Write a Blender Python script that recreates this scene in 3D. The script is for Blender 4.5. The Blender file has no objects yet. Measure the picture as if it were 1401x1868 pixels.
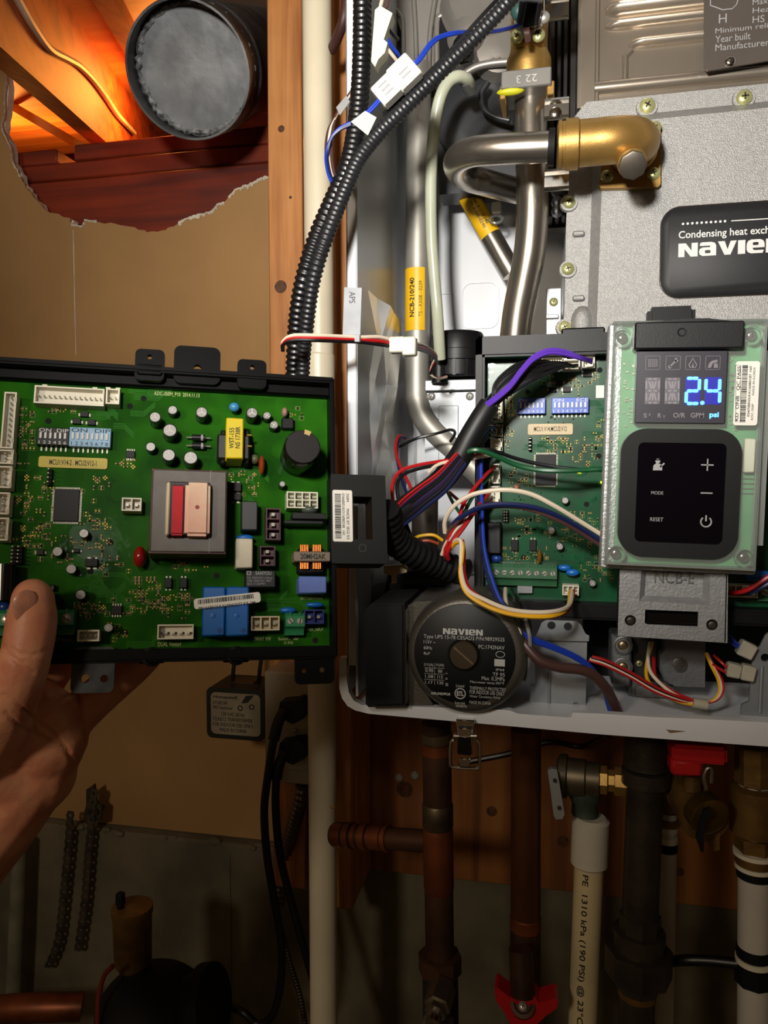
import bpy, bmesh, math, random
from mathutils import Vector, Matrix

random.seed(7)
SC = bpy.context.scene
COL = SC.collection
R = math.radians

# ------------------------------------------------------------------ camera
FPX = 1400.0                      # focal length in pixels of the 1401 x 1868 frame
CAM = Vector((0.0, 0.0, 1.40))
CAM_ROT = Matrix.Rotation(R(12.0), 3, 'Z') @ Matrix.Rotation(R(87.0), 3, 'X')
cam_data = bpy.data.cameras.new('camera')
cam_data.sensor_fit = 'HORIZONTAL'
cam_data.sensor_width = 36.0
cam_data.lens = 36.0 * FPX / 1401.0
cam_data.clip_start = 0.01
cam = bpy.data.objects.new('camera', cam_data)
COL.objects.link(cam)
cam.matrix_world = Matrix.Translation(CAM) @ CAM_ROT.to_4x4()
SC.camera = cam

# ------------------------------------------------------------------ world and lights
world = bpy.data.worlds.new('world')
SC.world = world
world.use_nodes = True
bg = world.node_tree.nodes['Background']
bg.inputs[0].default_value = (1.0, 0.80, 0.58, 1)
bg.inputs[1].default_value = 0.01

def spot(name, loc, aim, energy, col, radius, angle, blend):
    l = bpy.data.lights.new(name, 'SPOT')
    l.energy = energy; l.color = col; l.shadow_soft_size = radius
    l.spot_size = R(angle); l.spot_blend = blend
    o = bpy.data.objects.new(name, l); COL.objects.link(o)
    o.location = loc
    o.rotation_euler = (Vector(aim) - Vector(loc)).to_track_quat('-Z', 'Y').to_euler()
    return o
def point(name, loc, energy, col, radius):
    l = bpy.data.lights.new(name, 'POINT')
    l.energy = energy; l.color = col; l.shadow_soft_size = radius
    o = bpy.data.objects.new(name, l); COL.objects.link(o); o.location = loc
    return o
spot('head_lamp', (-0.09, -0.09, 1.58), (0.0, 0.60, 1.74), 26.0, (1.0, 0.96, 0.90), 0.03, 97, 1.0)
point('room_fill', (-0.40, -0.56, 1.68), 10.5, (1.0, 0.84, 0.64), 0.06)  # unseen warm fill added to lift the hand and the lower half
BAY_BULB = point('joist_bay_bulb', (0, 0, 0), 3.6, (1.0, 0.33, 0.055), 0.03)
BAY_BULB2 = point('far_bay_bulb', (0, 0, 0), 3.0, (1.0, 0.36, 0.07), 0.03)

vs = SC.view_settings
vs.view_transform = 'Standard'
vs.look = 'None'
vs.exposure = 0.0
vs.gamma = 1.0
vs.use_curve_mapping = False

# ------------------------------------------------------------------ projection helpers
def ray(px, py):
    return CAM_ROT @ Vector(((px - 700.5) / FPX, (934.0 - py) / FPX, -1.0))
def P(px, py, Y):
    """the place in the room that a pixel shows at distance Y from the camera's wall-parallel plane"""
    d = ray(px, py)
    return CAM + d * (Y / d.y)
BAY_BULB.location = P(330, 185, .97)
BAY_BULB2.location = P(30, 330, 1.15)
def Cd(px, py, depth):
    return CAM + ray(px, py) * depth
def pix(w):
    c = CAM_ROT.transposed() @ (w - CAM)
    return (700.5 - c.x / c.z * FPX, 934.0 + c.y / c.z * FPX)

class Fr:
    """local frame of one thing"""
    def __init__(s, m):
        s.M = m.copy(); s.I = m.inverted(); s.o = s.I @ CAM; s.I3 = s.I.to_3x3()
    def L(s, px, py, h=0.0):
        d = s.I3 @ ray(px, py)
        t = (-h - s.o.y) / d.y
        return s.o + d * t
    def A(s, px, py, Y):
        return s.I @ P(px, py, Y)
    def rect(s, a, b, c, d, h=0.0):
        l = s.L(a, (b + d) / 2, h).x; r = s.L(c, (b + d) / 2, h).x
        t = s.L((a + c) / 2, b, h).z; m = s.L((a + c) / 2, d, h).z
        return l, r, m, t           # x0 x1 z0 z1

# ------------------------------------------------------------------ materials
def lin(c):
    return tuple(((v / 255) / 12.92 if v / 255 <= 0.04045 else ((v / 255 + 0.055) / 1.055) ** 2.4) for v in c) + (1.0,)
MATS = {}
def mat(name, col, rough=0.5, metal=0.0, var=0.12, vs_=30.0, bump=0.0, bs=200.0, col2=None, coat=0.0, emit=0.0, sss=0.0, stretch=(1, 1, 1), spec=0.5, vrough=0.0):
    if name in MATS: return MATS[name]
    m = bpy.data.materials.new(name); m.use_nodes = True
    nt = m.node_tree; n = nt.nodes; b = n['Principled BSDF']
    b.inputs['Roughness'].default_value = rough
    b.inputs['Metallic'].default_value = metal
    b.inputs['Specular IOR Level'].default_value = spec
    b.inputs['Coat Weight'].default_value = coat
    b.inputs['Coat Roughness'].default_value = 0.08
    c1 = lin(col)
    c2 = lin(col2) if col2 else tuple(v * (1 - var * 2.2) for v in c1[:3]) + (1,)
    tc = n.new('ShaderNodeTexCoord'); mp = n.new('ShaderNodeMapping')
    mp.inputs['Scale'].default_value = stretch
    nt.links.new(tc.outputs['Object'], mp.inputs['Vector'])
    nz = n.new('ShaderNodeTexNoise'); nz.inputs['Scale'].default_value = vs_; nz.inputs['Detail'].default_value = 5
    nt.links.new(mp.outputs['Vector'], nz.inputs['Vector'])
    rp = n.new('ShaderNodeValToRGB')
    rp.color_ramp.elements[0].position = 0.36; rp.color_ramp.elements[0].color = c2
    rp.color_ramp.elements[1].position = 0.62; rp.color_ramp.elements[1].color = c1
    nt.links.new(nz.outputs['Fac'], rp.inputs['Fac'])
    nt.links.new(rp.outputs['Color'], b.inputs['Base Color'])
    if vrough:
        mr = n.new('ShaderNodeMapRange'); mr.inputs['To Min'].default_value = rough - vrough; mr.inputs['To Max'].default_value = rough + vrough
        nt.links.new(nz.outputs['Fac'], mr.inputs['Value']); nt.links.new(mr.outputs['Result'], b.inputs['Roughness'])
    if bump:
        n2 = n.new('ShaderNodeTexNoise'); n2.inputs['Scale'].default_value = bs; n2.inputs['Detail'].default_value = 4
        nt.links.new(mp.outputs['Vector'], n2.inputs['Vector'])
        bp = n.new('ShaderNodeBump'); bp.inputs['Strength'].default_value = bump; bp.inputs['Distance'].default_value = 0.001
        nt.links.new(n2.outputs['Fac'], bp.inputs['Height']); nt.links.new(bp.outputs['Normal'], b.inputs['Normal'])
    if emit:
        b.inputs['Emission Color'].default_value = c1
        b.inputs['Emission Strength'].default_value = emit
    if sss:
        b.inputs['Subsurface Weight'].default_value = sss
        b.inputs['Subsurface Radius'].default_value = (0.006, 0.002, 0.001)
    MATS[name] = m
    return m
def wood(name, c1, c2, c3, axis='z', scale=1.0):
    if name in MATS: return MATS[name]
    m = bpy.data.materials.new(name); m.use_nodes = True
    nt = m.node_tree; n = nt.nodes; b = n['Principled BSDF']; b.inputs['Roughness'].default_value = 0.62
    tc = n.new('ShaderNodeTexCoord'); mp = n.new('ShaderNodeMapping')
    st = {'z': (28, 28, 1.6), 'x': (1.6, 28, 28), 'y': (28, 1.6, 28)}[axis]
    mp.inputs['Scale'].default_value = [v * scale for v in st]
    nt.links.new(tc.outputs['Object'], mp.inputs['Vector'])
    nz = n.new('ShaderNodeTexNoise'); nz.inputs['Scale'].default_value = 3.0; nz.inputs['Detail'].default_value = 8; nz.inputs['Distortion'].default_value = 0.6
    nt.links.new(mp.outputs['Vector'], nz.inputs['Vector'])
    rp = n.new('ShaderNodeValToRGB')
    e = rp.color_ramp.elements
    e[0].position = 0.34; e[0].color = lin(c3); e[1].position = 0.72; e[1].color = lin(c1)
    k = e.new(0.52); k.color = lin(c2)
    nt.links.new(nz.outputs['Fac'], rp.inputs['Fac'])
    n2 = n.new('ShaderNodeTexNoise'); n2.inputs['Scale'].default_value = 9.0; n2.inputs['Detail'].default_value = 3
    nt.links.new(tc.outputs['Object'], n2.inputs['Vector'])
    mx = n.new('ShaderNodeMix'); mx.data_type = 'RGBA'; mx.blend_type = 'MULTIPLY'; mx.inputs['Factor'].default_value = 0.35
    r2 = n.new('ShaderNodeValToRGB'); r2.color_ramp.elements[0].position = .35; r2.color_ramp.elements[0].color = (.35, .25, .2, 1); r2.color_ramp.elements[1].position = .55; r2.color_ramp.elements[1].color = (1, 1, 1, 1)
    nt.links.new(n2.outputs['Fac'], r2.inputs['Fac'])
    nt.links.new(rp.outputs['Color'], mx.inputs['A']); nt.links.new(r2.outputs['Color'], mx.inputs['B'])
    nt.links.new(mx.outputs['Result'], b.inputs['Base Color'])
    bp = n.new('ShaderNodeBump'); bp.inputs['Strength'].default_value = 0.25; bp.inputs['Distance'].default_value = 0.001
    nt.links.new(nz.outputs['Fac'], bp.inputs['Height']); nt.links.new(bp.outputs['Normal'], b.inputs['Normal'])
    MATS[name] = m
    return m
def clear(name, tint, rough=0.06, refl=0.12, haze=0.0):
    """clear plastic: lets light through and mirrors a little"""
    if name in MATS: return MATS[name]
    m = bpy.data.materials.new(name); m.use_nodes = True
    nt = m.node_tree; n = nt.nodes
    for x in list(n): n.remove(x)
    out = n.new('ShaderNodeOutputMaterial'); t = n.new('ShaderNodeBsdfTransparent'); g = n.new('ShaderNodeBsdfGlossy')
    t.inputs[0].default_value = tint
    g.inputs['Roughness'].default_value = rough
    fr = n.new('ShaderNodeFresnel'); fr.inputs['IOR'].default_value = 1.0 + refl * 4
    mx = n.new('ShaderNodeMixShader')
    nt.links.new(fr.outputs[0], mx.inputs[0]); nt.links.new(t.outputs[0], mx.inputs[1]); nt.links.new(g.outputs[0], mx.inputs[2])
    last = mx
    if haze:
        d = n.new('ShaderNodeBsdfDiffuse'); d.inputs[0].default_value = (0.8, 0.82, 0.78, 1)
        m2 = n.new('ShaderNodeMixShader'); m2.inputs[0].default_value = haze
        nt.links.new(mx.outputs[0], m2.inputs[1]); nt.links.new(d.outputs[0], m2.inputs[2]); last = m2
    nt.links.new(last.outputs[0], out.inputs[0])
    MATS[name] = m
    return m

# ------------------------------------------------------------------ mesh building
def catmull(pts, n=8):
    pts = [Vector(p) for p in pts]
    if len(pts) < 3: return pts
    q = [pts[0] * 2 - pts[1]] + pts + [pts[-1] * 2 - pts[-2]]
    out = []
    for i in range(1, len(q) - 2):
        a, b, c, d = q[i - 1], q[i], q[i + 1], q[i + 2]
        for k in range(n):
            t = k / n
            out.append(0.5 * ((2 * b) + (c - a) * t + (2 * a - 5 * b + 4 * c - d) * t * t + (3 * b - a - 3 * c + d) * t ** 3))
    out.append(pts[-1])
    return out
def resample(pts, step):
    out = [pts[0].copy()]; acc = 0.0
    for a, b in zip(pts, pts[1:]):
        l = (b - a).length
        while acc + l >= step:
            t = (step - acc) / l
            a = a.lerp(b, t); l = (b - a).length; acc = 0
            out.append(a.copy())
            if l < 1e-9: break
        acc += l
    return out
def rrect(x0, x1, z0, z1, r, n=5):
    r = min(r, (x1 - x0) / 2.01, (z1 - z0) / 2.01)
    if r <= 0: return [(x0, z0), (x1, z0), (x1, z1), (x0, z1)]
    o = []
    for cx, cz, a0 in ((x1 - r, z0 + r, -90), (x1 - r, z1 - r, 0), (x0 + r, z1 - r, 90), (x0 + r, z0 + r, 180)):
        for k in range(n + 1):
            a = R(a0 + 90 * k / n); o.append((cx + r * math.cos(a), cz + r * math.sin(a)))
    return o
def circ(cx, cz, r, n=20, rz=None):
    return [(cx + r * math.cos(2 * math.pi * k / n), cz + (rz or r) * math.sin(2 * math.pi * k / n)) for k in range(n)]

class MB:
    def __init__(s): s.bm = bmesh.new()
    def box(s, x0, x1, y0, y1, z0, z1, bev=0.0, seg=1):
        if x0 > x1: x0, x1 = x1, x0
        if y0 > y1: y0, y1 = y1, y0
        if z0 > z1: z0, z1 = z1, z0
        r = bmesh.ops.create_cube(s.bm, size=1.0)
        for v in r['verts']:
            v.co = Vector(((x0 + x1) / 2 + v.co.x * (x1 - x0), (y0 + y1) / 2 + v.co.y * (y1 - y0), (z0 + z1) / 2 + v.co.z * (z1 - z0)))
        if bev > 0:
            bev = min(bev, (x1 - x0) * .45, (y1 - y0) * .45, (z1 - z0) * .45)
            es = list({e for v in r['verts'] for e in v.link_edges})
            bmesh.ops.bevel(s.bm, geom=es, offset=bev, segments=seg, affect='EDGES', clamp_overlap=True)
        return s
    def rings(s, rings, cap0=True, cap1=True, closed=False):
        vs = [[s.bm.verts.new(p) for p in r] for r in rings]
        n = len(vs[0])
        pairs = list(zip(vs, vs[1:]))
        if closed: pairs.append((vs[-1], vs[0]))
        for a, b in pairs:
            for k in range(n):
                s.bm.faces.new((a[k], a[(k + 1) % n], b[(k + 1) % n], b[k]))
        if not closed:
            if cap0: s.bm.faces.new(vs[0][::-1])
            if cap1: s.bm.faces.new(vs[-1])
        return s
    def lathe(s, p0, axis, prof, seg=20, cap0=True, cap1=True):
        p0 = Vector(p0); ax = Vector(axis).normalized()
        u = ax.orthogonal().normalized(); w = ax.cross(u)
        s.rings([[p0 + ax * d + (u * math.cos(2 * math.pi * k / seg) + w * math.sin(2 * math.pi * k / seg)) * max(r, 1e-5) for k in range(seg)] for d, r in prof], cap0, cap1)
        return s
    def cyl(s, p0, p1, r0, r1=None, seg=16):
        p0 = Vector(p0); p1 = Vector(p1)
        return s.lathe(p0, p1 - p0, [(0, r0), ((p1 - p0).length, r0 if r1 is None else r1)], seg)
    def tube(s, pts, r, seg=10, rf=None, flat=None):
        pts = [Vector(p) for p in pts]
        n = len(pts)
        tan = [(pts[min(i + 1, n - 1)] - pts[max(i - 1, 0)]).normalized() for i in range(n)]
        u = tan[0].orthogonal().normalized(); rr = []
        for i in range(n):
            u = (u - tan[i] * u.dot(tan[i])).normalized(); w = tan[i].cross(u)
            q = r if rf is None else rf(i, n)
            rr.append([pts[i] + (u * math.cos(2 * math.pi * k / seg) + w * math.sin(2 * math.pi * k / seg)) * q for k in range(seg)])
        return s.rings(rr)
    def plate(s, outer, holes, y0, y1, bev=0.0):
        """flat outline in x and z, with holes, between depths y0 (front) and y1"""
        loops = [outer] + list(holes)
        tmp = bmesh.new(); es = []
        for lp in loops:
            v = [tmp.verts.new((p[0], 0, p[1])) for p in lp]
            es += [tmp.edges.new((v[i], v[(i + 1) % len(v)])) for i in range(len(v))]
        bmesh.ops.triangle_fill(tmp, use_beauty=True, use_dissolve=False, edges=es, normal=(0, -1, 0))
        tmp.verts.index_update()
        co = [v.co.copy() for v in tmp.verts]; fs = [[v.index for v in f.verts] for f in tmp.faces]
        tmp.free()
        a = [s.bm.verts.new((c.x, y0, c.z)) for c in co]; b = [s.bm.verts.new((c.x, y1, c.z)) for c in co]
        for f in fs:
            s.bm.faces.new([a[i] for i in f]); s.bm.faces.new([b[i] for i in reversed(f)])
        k = 0
        for lp in loops:
            m = len(lp)
            for i in range(m):
                i0, i1 = k + i, k + (i + 1) % m
                s.bm.faces.new((a[i1], a[i0], b[i0], b[i1]))
            k += m
        return s
    def ball(s, c, rx, ry=None, rz=None, seg=16, rot=None):
        r = bmesh.ops.create_uvsphere(s.bm, u_segments=seg, v_segments=max(6, seg // 2 + 2), radius=1.0)
        for v in r['verts']:
            p = Vector((v.co.x * rx, v.co.y * (ry or rx), v.co.z * (rz or rx)))
            if rot: p = rot @ p
            v.co = Vector(c) + p
        return s
    def xform(s, m):
        bmesh.ops.transform(s.bm, matrix=m, verts=s.bm.verts[:]); return s
    def build(s, name, material, parent=None, loc=None, sharp=38, smooth=True):
        bm = s.bm
        bmesh.ops.recalc_face_normals(bm, faces=bm.faces[:])
        for f in bm.faces: f.smooth = smooth
        c = math.cos(R(sharp))
        for e in bm.edges:
            if len(e.link_faces) == 2 and e.link_faces[0].normal.dot(e.link_faces[1].normal) < c: e.smooth = False
        me = bpy.data.meshes.new(name); bm.to_mesh(me); bm.free()
        if not isinstance(material, (list, tuple)): material = [material]
        for m in material: me.materials.append(m)
        o = bpy.data.objects.new(name, me); COL.objects.link(o)
        if parent is not None: o.parent = parent
        elif loc is not None: o.matrix_world = loc
        return o
def tag(o, label, cat, group=None, kind=None):
    o['label'] = label
    if cat: o['category'] = cat
    if group: o['group'] = group
    if kind: o['kind'] = kind
    return o
def thing(name, label, cat, base, group=None):
    """Empty at the thing's base; returns it and its frame"""
    m = base if isinstance(base, Matrix) else Matrix.Translation(base)
    o = bpy.data.objects.new(name, None); o.empty_display_size = 0.02
    COL.objects.link(o); o.matrix_world = m
    if label: tag(o, label, cat, group)
    return o, Fr(m)

def text_mesh(s, bold=0.0, align='LEFT', space=1.0):
    cu = bpy.data.curves.new('lettering', 'FONT'); cu.body = s; cu.resolution_u = 3; cu.offset = bold; cu.align_x = align; cu.space_line = space
    o = bpy.data.objects.new('lettering', cu); COL.objects.link(o)
    dg = bpy.context.evaluated_depsgraph_get(); dg.update()
    me = bpy.data.meshes.new_from_object(o.evaluated_get(dg))
    bpy.data.objects.remove(o); bpy.data.curves.remove(cu)
    return me
def text(s, rect, y, material, parent, rot=0, bold=0.0, name='lettering', align='LEFT', space=1.0, label=None, tilt=0.0, func=None):
    """lettering fitted into rect (x0 x1 z0 z1) on the plane at local depth y; rot 90 reads upward, -90 downward"""
    me = text_mesh(s, bold, align, space)
    xs = [v.co.x for v in me.vertices]; ys = [v.co.y for v in me.vertices]
    a0, a1, b0, b1 = min(xs), max(xs), min(ys), max(ys)
    x0, x1, z0, z1 = rect
    cx, cz, w, h = (x0 + x1) / 2, (z0 + z1) / 2, x1 - x0, z1 - z0
    for v in me.vertices:
        s_ = (v.co.x - a0) / max(a1 - a0, 1e-6) - 0.5; t = (v.co.y - b0) / max(b1 - b0, 1e-6) - 0.5
        if rot == 90: X, Z = -t * w, s_ * h
        elif rot == -90: X, Z = t * w, -s_ * h
        elif rot == 180: X, Z = -s_ * w, -t * h
        else: X, Z = s_ * w, t * h
        if tilt: X, Z = X * math.cos(tilt) - Z * math.sin(tilt), X * math.sin(tilt) + Z * math.cos(tilt)
        v.co = Vector((cx + X, y, cz + Z))
        if func: v.co = func(v.co)
    me.materials.clear(); me.materials.append(material); me.name = name
    o = bpy.data.objects.new(name, me); COL.objects.link(o); o.parent = parent
    if label: o['label'] = label
    return o

# ------------------------------------------------------------------ palette
black = mat('black_plastic', (12, 12, 14), 0.45, bump=0.05, bs=900, spec=.35)
blackg = mat('black_gloss', (8, 8, 10), 0.12, var=0.02)
blackm = mat('black_matte', (9, 9, 10), 0.7, spec=.3)
white = mat('white_paint', (212, 214, 218), 0.38, var=0.04, vs_=8)
nylon = mat('white_nylon', (226, 220, 200), 0.45, var=0.05)
nylont = mat('natural_nylon', (215, 214, 190), 0.35, var=0.06)
steel = mat('stainless_steel', (182, 174, 162), 0.27, 0.95, var=0.08, vs_=14, bump=0.03, bs=60, vrough=0.06)
steelb = mat('bright_steel', (205, 200, 192), 0.16, 1.0, var=0.06, vs_=20)
alu = mat('cast_aluminium', (168, 168, 170), 0.48, 0.7, var=0.06, vs_=40, bump=0.2, bs=900)
alup = mat('aluminium_tube', (178, 174, 164), 0.5, 0.6, var=0.10, vs_=22, bump=0.06, bs=200)
galv = mat('galvanised_sheet', (156, 160, 164), 0.45, 0.6, var=0.12, vs_=35, bump=0.1, bs=120)
brass = mat('cast_brass', (180, 142, 78), 0.42, 0.75, var=0.08, vs_=60, bump=0.08, bs=900)
brassd = mat('dull_brass', (136, 102, 52), 0.48, 0.6, var=0.2, vs_=40, bump=0.2, bs=300)
zinc = mat('yellow_zinc', (200, 200, 140), 0.35, 0.6, var=0.1)
screwm = mat('screw_steel', (196, 194, 186), 0.35, 0.6, var=0.1)
slotm = mat('recess_shade', (60, 56, 44), 0.6, 0.4)  # dark tone that paints the shade inside screw slots
pcbm = None
gold = mat('gold_pad', (176, 146, 66), 0.45, 0.6, var=0.1)
solder = mat('solder', (200, 200, 196), 0.15, 1.0, var=0.1)
ink = mat('black_ink', (20, 20, 22), 0.6)
inkw = mat('white_ink', (215, 215, 212), 0.6, var=0.02)
inkg = mat('grey_ink', (150, 150, 150), 0.55, var=0.02)
silk = mat('silkscreen', (196, 200, 140), 0.6, var=0.05)
paper = mat('label_paper', (226, 222, 212), 0.55, var=0.03)
copper = mat('copper_pipe', (142, 78, 46), 0.42, 0.65, var=0.3, vs_=18, bump=0.1, bs=90, vrough=0.1)
iron = mat('black_iron', (66, 57, 48), 0.42, 0.45, var=0.25, vs_=30, bump=0.4, bs=200)
pvc = mat('cream_pvc', (222, 212, 186), 0.36, var=0.07, vs_=9)
redp = mat('red_plastic', (176, 22, 26), 0.35, var=0.08)
bluep = mat('blue_plastic', (24, 104, 190), 0.36, var=0.05)
W = {}
for k_, c_ in dict(black=(14, 14, 16), red=(176, 22, 26), white=(222, 206, 184), purple=(92, 52, 176), blue=(26, 58, 170), navy=(20, 30, 74), green=(22, 82, 46), yellow=(228, 172, 24), brown=(78, 52, 48), orange=(150, 60, 24), grey=(120, 118, 116)).items():
    W[k_] = mat('wire_' + k_, c_, 0.38, var=0.06)

def wire(parent, fr, pts, col, r=0.0008, seg=7, n=7, name='wire', jit=0.0):
    """pts are (px, py, Y) along the wire"""
    q = [fr.A(*p) for p in pts]
    return MB().tube(catmull(q, n), r, seg).build(name, W[col] if isinstance(col, str) else col, parent)
def screw(parent, c, r, material=None, cross=True, ang=0.4, ax=(0, -1, 0), name='screw', dome=0.5):
    c = Vector(c); ax = Vector(ax).normalized()
    o = MB().lathe(c - ax * 0.0004, ax, [(0, r), (r * .25, r), (r * .25 + r * dome * .5, r * .8), (r * .25 + r * dome * .75, r * .35)], 18).build(name, material or screwm, parent)
    top = c + ax * (r * .25 + r * dome * .62)
    m = MB(); t = r * 0.10
    for k in range(2 if cross else 1):
        a = ang + k * math.pi / 2
        m2 = MB().box(-r * .42, r * .42, -t * 1.4, t * .9, -t * .8, t * .8)
        rot = Vector((0, -1, 0)).rotation_difference(ax).to_matrix().to_4x4()
        m2.xform(Matrix.Translation(top) @ rot @ Matrix.Rotation(a, 4, 'Y'))
        tmp = bpy.data.meshes.new('t'); m2.bm.to_mesh(tmp); m2.bm.free(); m.bm.from_mesh(tmp); bpy.data.meshes.remove(tmp)
    m.build('painted_slot', slotm, o if parent is not None and parent.parent is None else parent)  # raised bars, the shade of the slots is in their colour
    return o
def pbox(fr, r, h0, h1, material, parent, name, bev=0.0003, seg=1):
    """box whose front face (at height h1 towards the viewer) fills the pixel rectangle r"""
    x0, x1, z0, z1 = fr.rect(*r, h1)
    return MB().box(x0, x1, -h1, -h0, z0, z1, bev, seg).build(name, material, parent)

# ================================================================== THE ROOM
YW = 0.80                                # face of the foundation
zc = P(1150, 1618, YW).z                 # top of the concrete
def struct(o): o['kind'] = 'structure'; return o
drym = mat('drywall_paper', (168, 130, 82), 0.85, var=0.10, vs_=6, bump=0.08, bs=60)
gyp = mat('torn_gypsum', (205, 196, 176), 0.9, var=0.12, vs_=60, bump=0.8, bs=120)
conc = mat('concrete', (112, 104, 84), 0.9, var=0.22, vs_=11, bump=0.9, bs=70)
pine = wood('pine_stud', (206, 150, 92), (190, 128, 70), (158, 98, 50), 'z')
ply = wood('plywood', (158, 104, 50), (142, 86, 36), (108, 62, 24), 'z', 0.5)
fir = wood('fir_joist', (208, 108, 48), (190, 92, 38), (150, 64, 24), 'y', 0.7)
firx = wood('dim_lit_fir', (132, 44, 8), (116, 34, 5), (88, 24, 4), 'x', 0.7)  # dark red tone carries the dim warm light on the plates
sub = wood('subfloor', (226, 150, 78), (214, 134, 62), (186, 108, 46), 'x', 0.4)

# drywall with the ragged torn opening at the top
Yd = 0.815
tear = [(-14, 60), (15, 95), (12, 150), (9, 200), (4, 236), (16, 262), (22, 290), (33, 312), (40, 330), (52, 348), (66, 364), (78, 378), (92, 388), (112, 394), (128, 398), (131, 412), (150, 414), (154, 402), (180, 405), (210, 408), (240, 414), (262, 420), (272, 423), (296, 420), (312, 414), (330, 406), (352, 396), (372, 392), (388, 384), (398, 374), (410, 368), (424, 354), (440, 344), (452, 340), (468, 331), (480, 326), (494, 322)]
tw = []
for i, (a, b) in enumerate(tear):
    p = P(a, b, Yd); tw.append((p.x, p.z))
    if i + 1 < len(tear):
        for k in (0.33, 0.66):
            q = P(a + (tear[i + 1][0] - a) * k + random.uniform(-2.2, 2.2), b + (tear[i + 1][1] - b) * k + random.uniform(-2.2, 2.2), Yd); tw.append((q.x, q.z))
xr = P(560, 400, Yd).x
outer = [(-1.49, zc + .001), (xr, zc + .001), (xr, tw[-1][1])] + tw[::-1] + [(tw[0][0], 2.49), (-1.49, 2.49)]
wall_back = struct(MB().plate([(p[0], p[1]) for p in outer], [], Yd, Yd + 0.004).build('wall_back', drym, None))
core = [(x + random.uniform(-.002, .002), z - abs(random.gauss(0.0, .0016))) for x, z in tw]
outer2 = [(-1.49, zc + .001), (xr, zc + .001), (xr, core[-1][1])] + core[::-1] + [(core[0][0], 2.49), (-1.49, 2.49)]
MB().plate(outer2, [], Yd + 0.004, Yd + 0.0135).build('gypsum_core', gyp, wall_back)
def ragged(i0, i1, wmin, wmax, seed):                                  # pale torn paper left along the edge
    rnd = random.Random(seed); pts = []
    for i in range(i0, i1):
        for k in range(3):
            t = k / 3; x = tw[i][0] + (tw[i + 1][0] - tw[i][0]) * t; z = tw[i][1] + (tw[i + 1][1] - tw[i][1]) * t
            w = rnd.uniform(wmin, wmax) * (1 if rnd.random() < .75 else .15)
            pts.append([(x, Yd - .0006, z + .0012 + rnd.uniform(0, .001)), (x + rnd.uniform(-.001, .001), Yd - .0004 - rnd.uniform(0, .0008), z - w), (x, Yd + .002, z - .0004)])
    MB().rings(pts).build('torn_paper', gyp, wall_back)
ragged(74, 90, .001, .0042, 1); ragged(92, 108, .001, .004, 2); ragged(4, 24, .0006, .002, 3); ragged(44, 54, .0006, .002, 4)
# a seam in the drywall with an old nail mark
seam = MB(); pa, pb = P(134, 420, Yd), P(128, 648, Yd)
seam.box(pa.x - .0006, pa.x + .0004, Yd - .0004, Yd + .001, pb.z, pa.z).build('seam', gyp, wall_back)

# foundation
m = MB(); m.box(-1.49, 1.59, YW, 1.4, 0.0, zc, 0.003)
wall_base = struct(m.build('wall_base', conc, None))
m = MB(); x = P(420, 1700, YW).x
z = zc - .012
while z > 0.3:                                                        # the form joint cast into the concrete
    m.box(x - .0014 + random.uniform(-.0006, .0006), x + .0014, YW - .0012, YW + .002, z - .05, z, .0005); z -= .05
m.build('form_joint', conc, wall_base)
m = MB()
for i in range(60):                                                   # crumbled mortar along the top edge
    xx = random.uniform(-.9, .45); s_ = random.uniform(.002, .006)
    m.ball((xx, YW + random.uniform(-.001, .006), zc + random.uniform(-.002, .002)), s_ * 1.6, s_, s_ * .8, 6)
o = m.build('mortar_crumbs', conc, wall_base); o['kind'] = 'stuff'

# studs and plywood
def stud(pa, pb, Y, z0, z1, label, dep=.08):
    x0, x1 = P(pa, 500, Y).x, P(pb, 500, Y).x
    o = MB().box(x0, x1, Y, Y + dep, z0, z1, .0015).build('wood_stud', pine, None)
    return tag(o, label, 'wood stud')
s1 = stud(490, 552, .725, zc, 2.49, 'knotty pine stud left of the white pipe beside the torn drywall')
s2 = stud(598, 640, .70, zc, 2.49, 'narrow strip of pine stud between white pipe and boiler case')
knot = mat('wood_knot', (92, 52, 24), .6, var=.3, vs_=200)
for s_, lst, Y in ((s1, ((513, 235, 7), (512, 523, 13), (530, 360, 3)), .725),):
    for a, b, r in lst:
        p = P(a, b, Y); q = r * Y / FPX
        MB().lathe((p.x, Y + .0006, p.z), (0, -1, 0), [(0, q), (.0009, q * .9), (.001, q * .3)], 14).build('wood_knot', knot, s_)
o = MB().box(P(600, 1400, .79).x, 1.55, .785, .798, zc - .004, 2.49, .0008).build('plywood_sheet', ply, None)
tag(o, 'stained plywood backing sheet behind the pipes under the boiler', 'plywood')
m = MB()
for a, b, s_ in ((897, 1480, 1.0), (640, 1376, .55), (650, 1492, .8), (1027, 1535, 1.1), (1240, 1590, .8), (738, 1440, 1.6)):
    p = P(a, b, .785); q = .006 * s_
    MB().lathe((p.x, .7856, p.z), (0, -1, 0), [(0, q), (.0009, q * .9), (.001, q * .3)], 14).build('wood_knot', knot, o)
for a, b in ((757, 1414), (728, 1418)):
    p = P(a, b, .785)
    tag(o2 := MB().lathe((p.x, .7845, p.z), (0, -1, 0), [(0, .0045), (.001, .0045), (.0025, .003), (.0026, .001)], 16).build('pan_head_screw', screwm, o), 'pale pan head screw', None)

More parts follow.
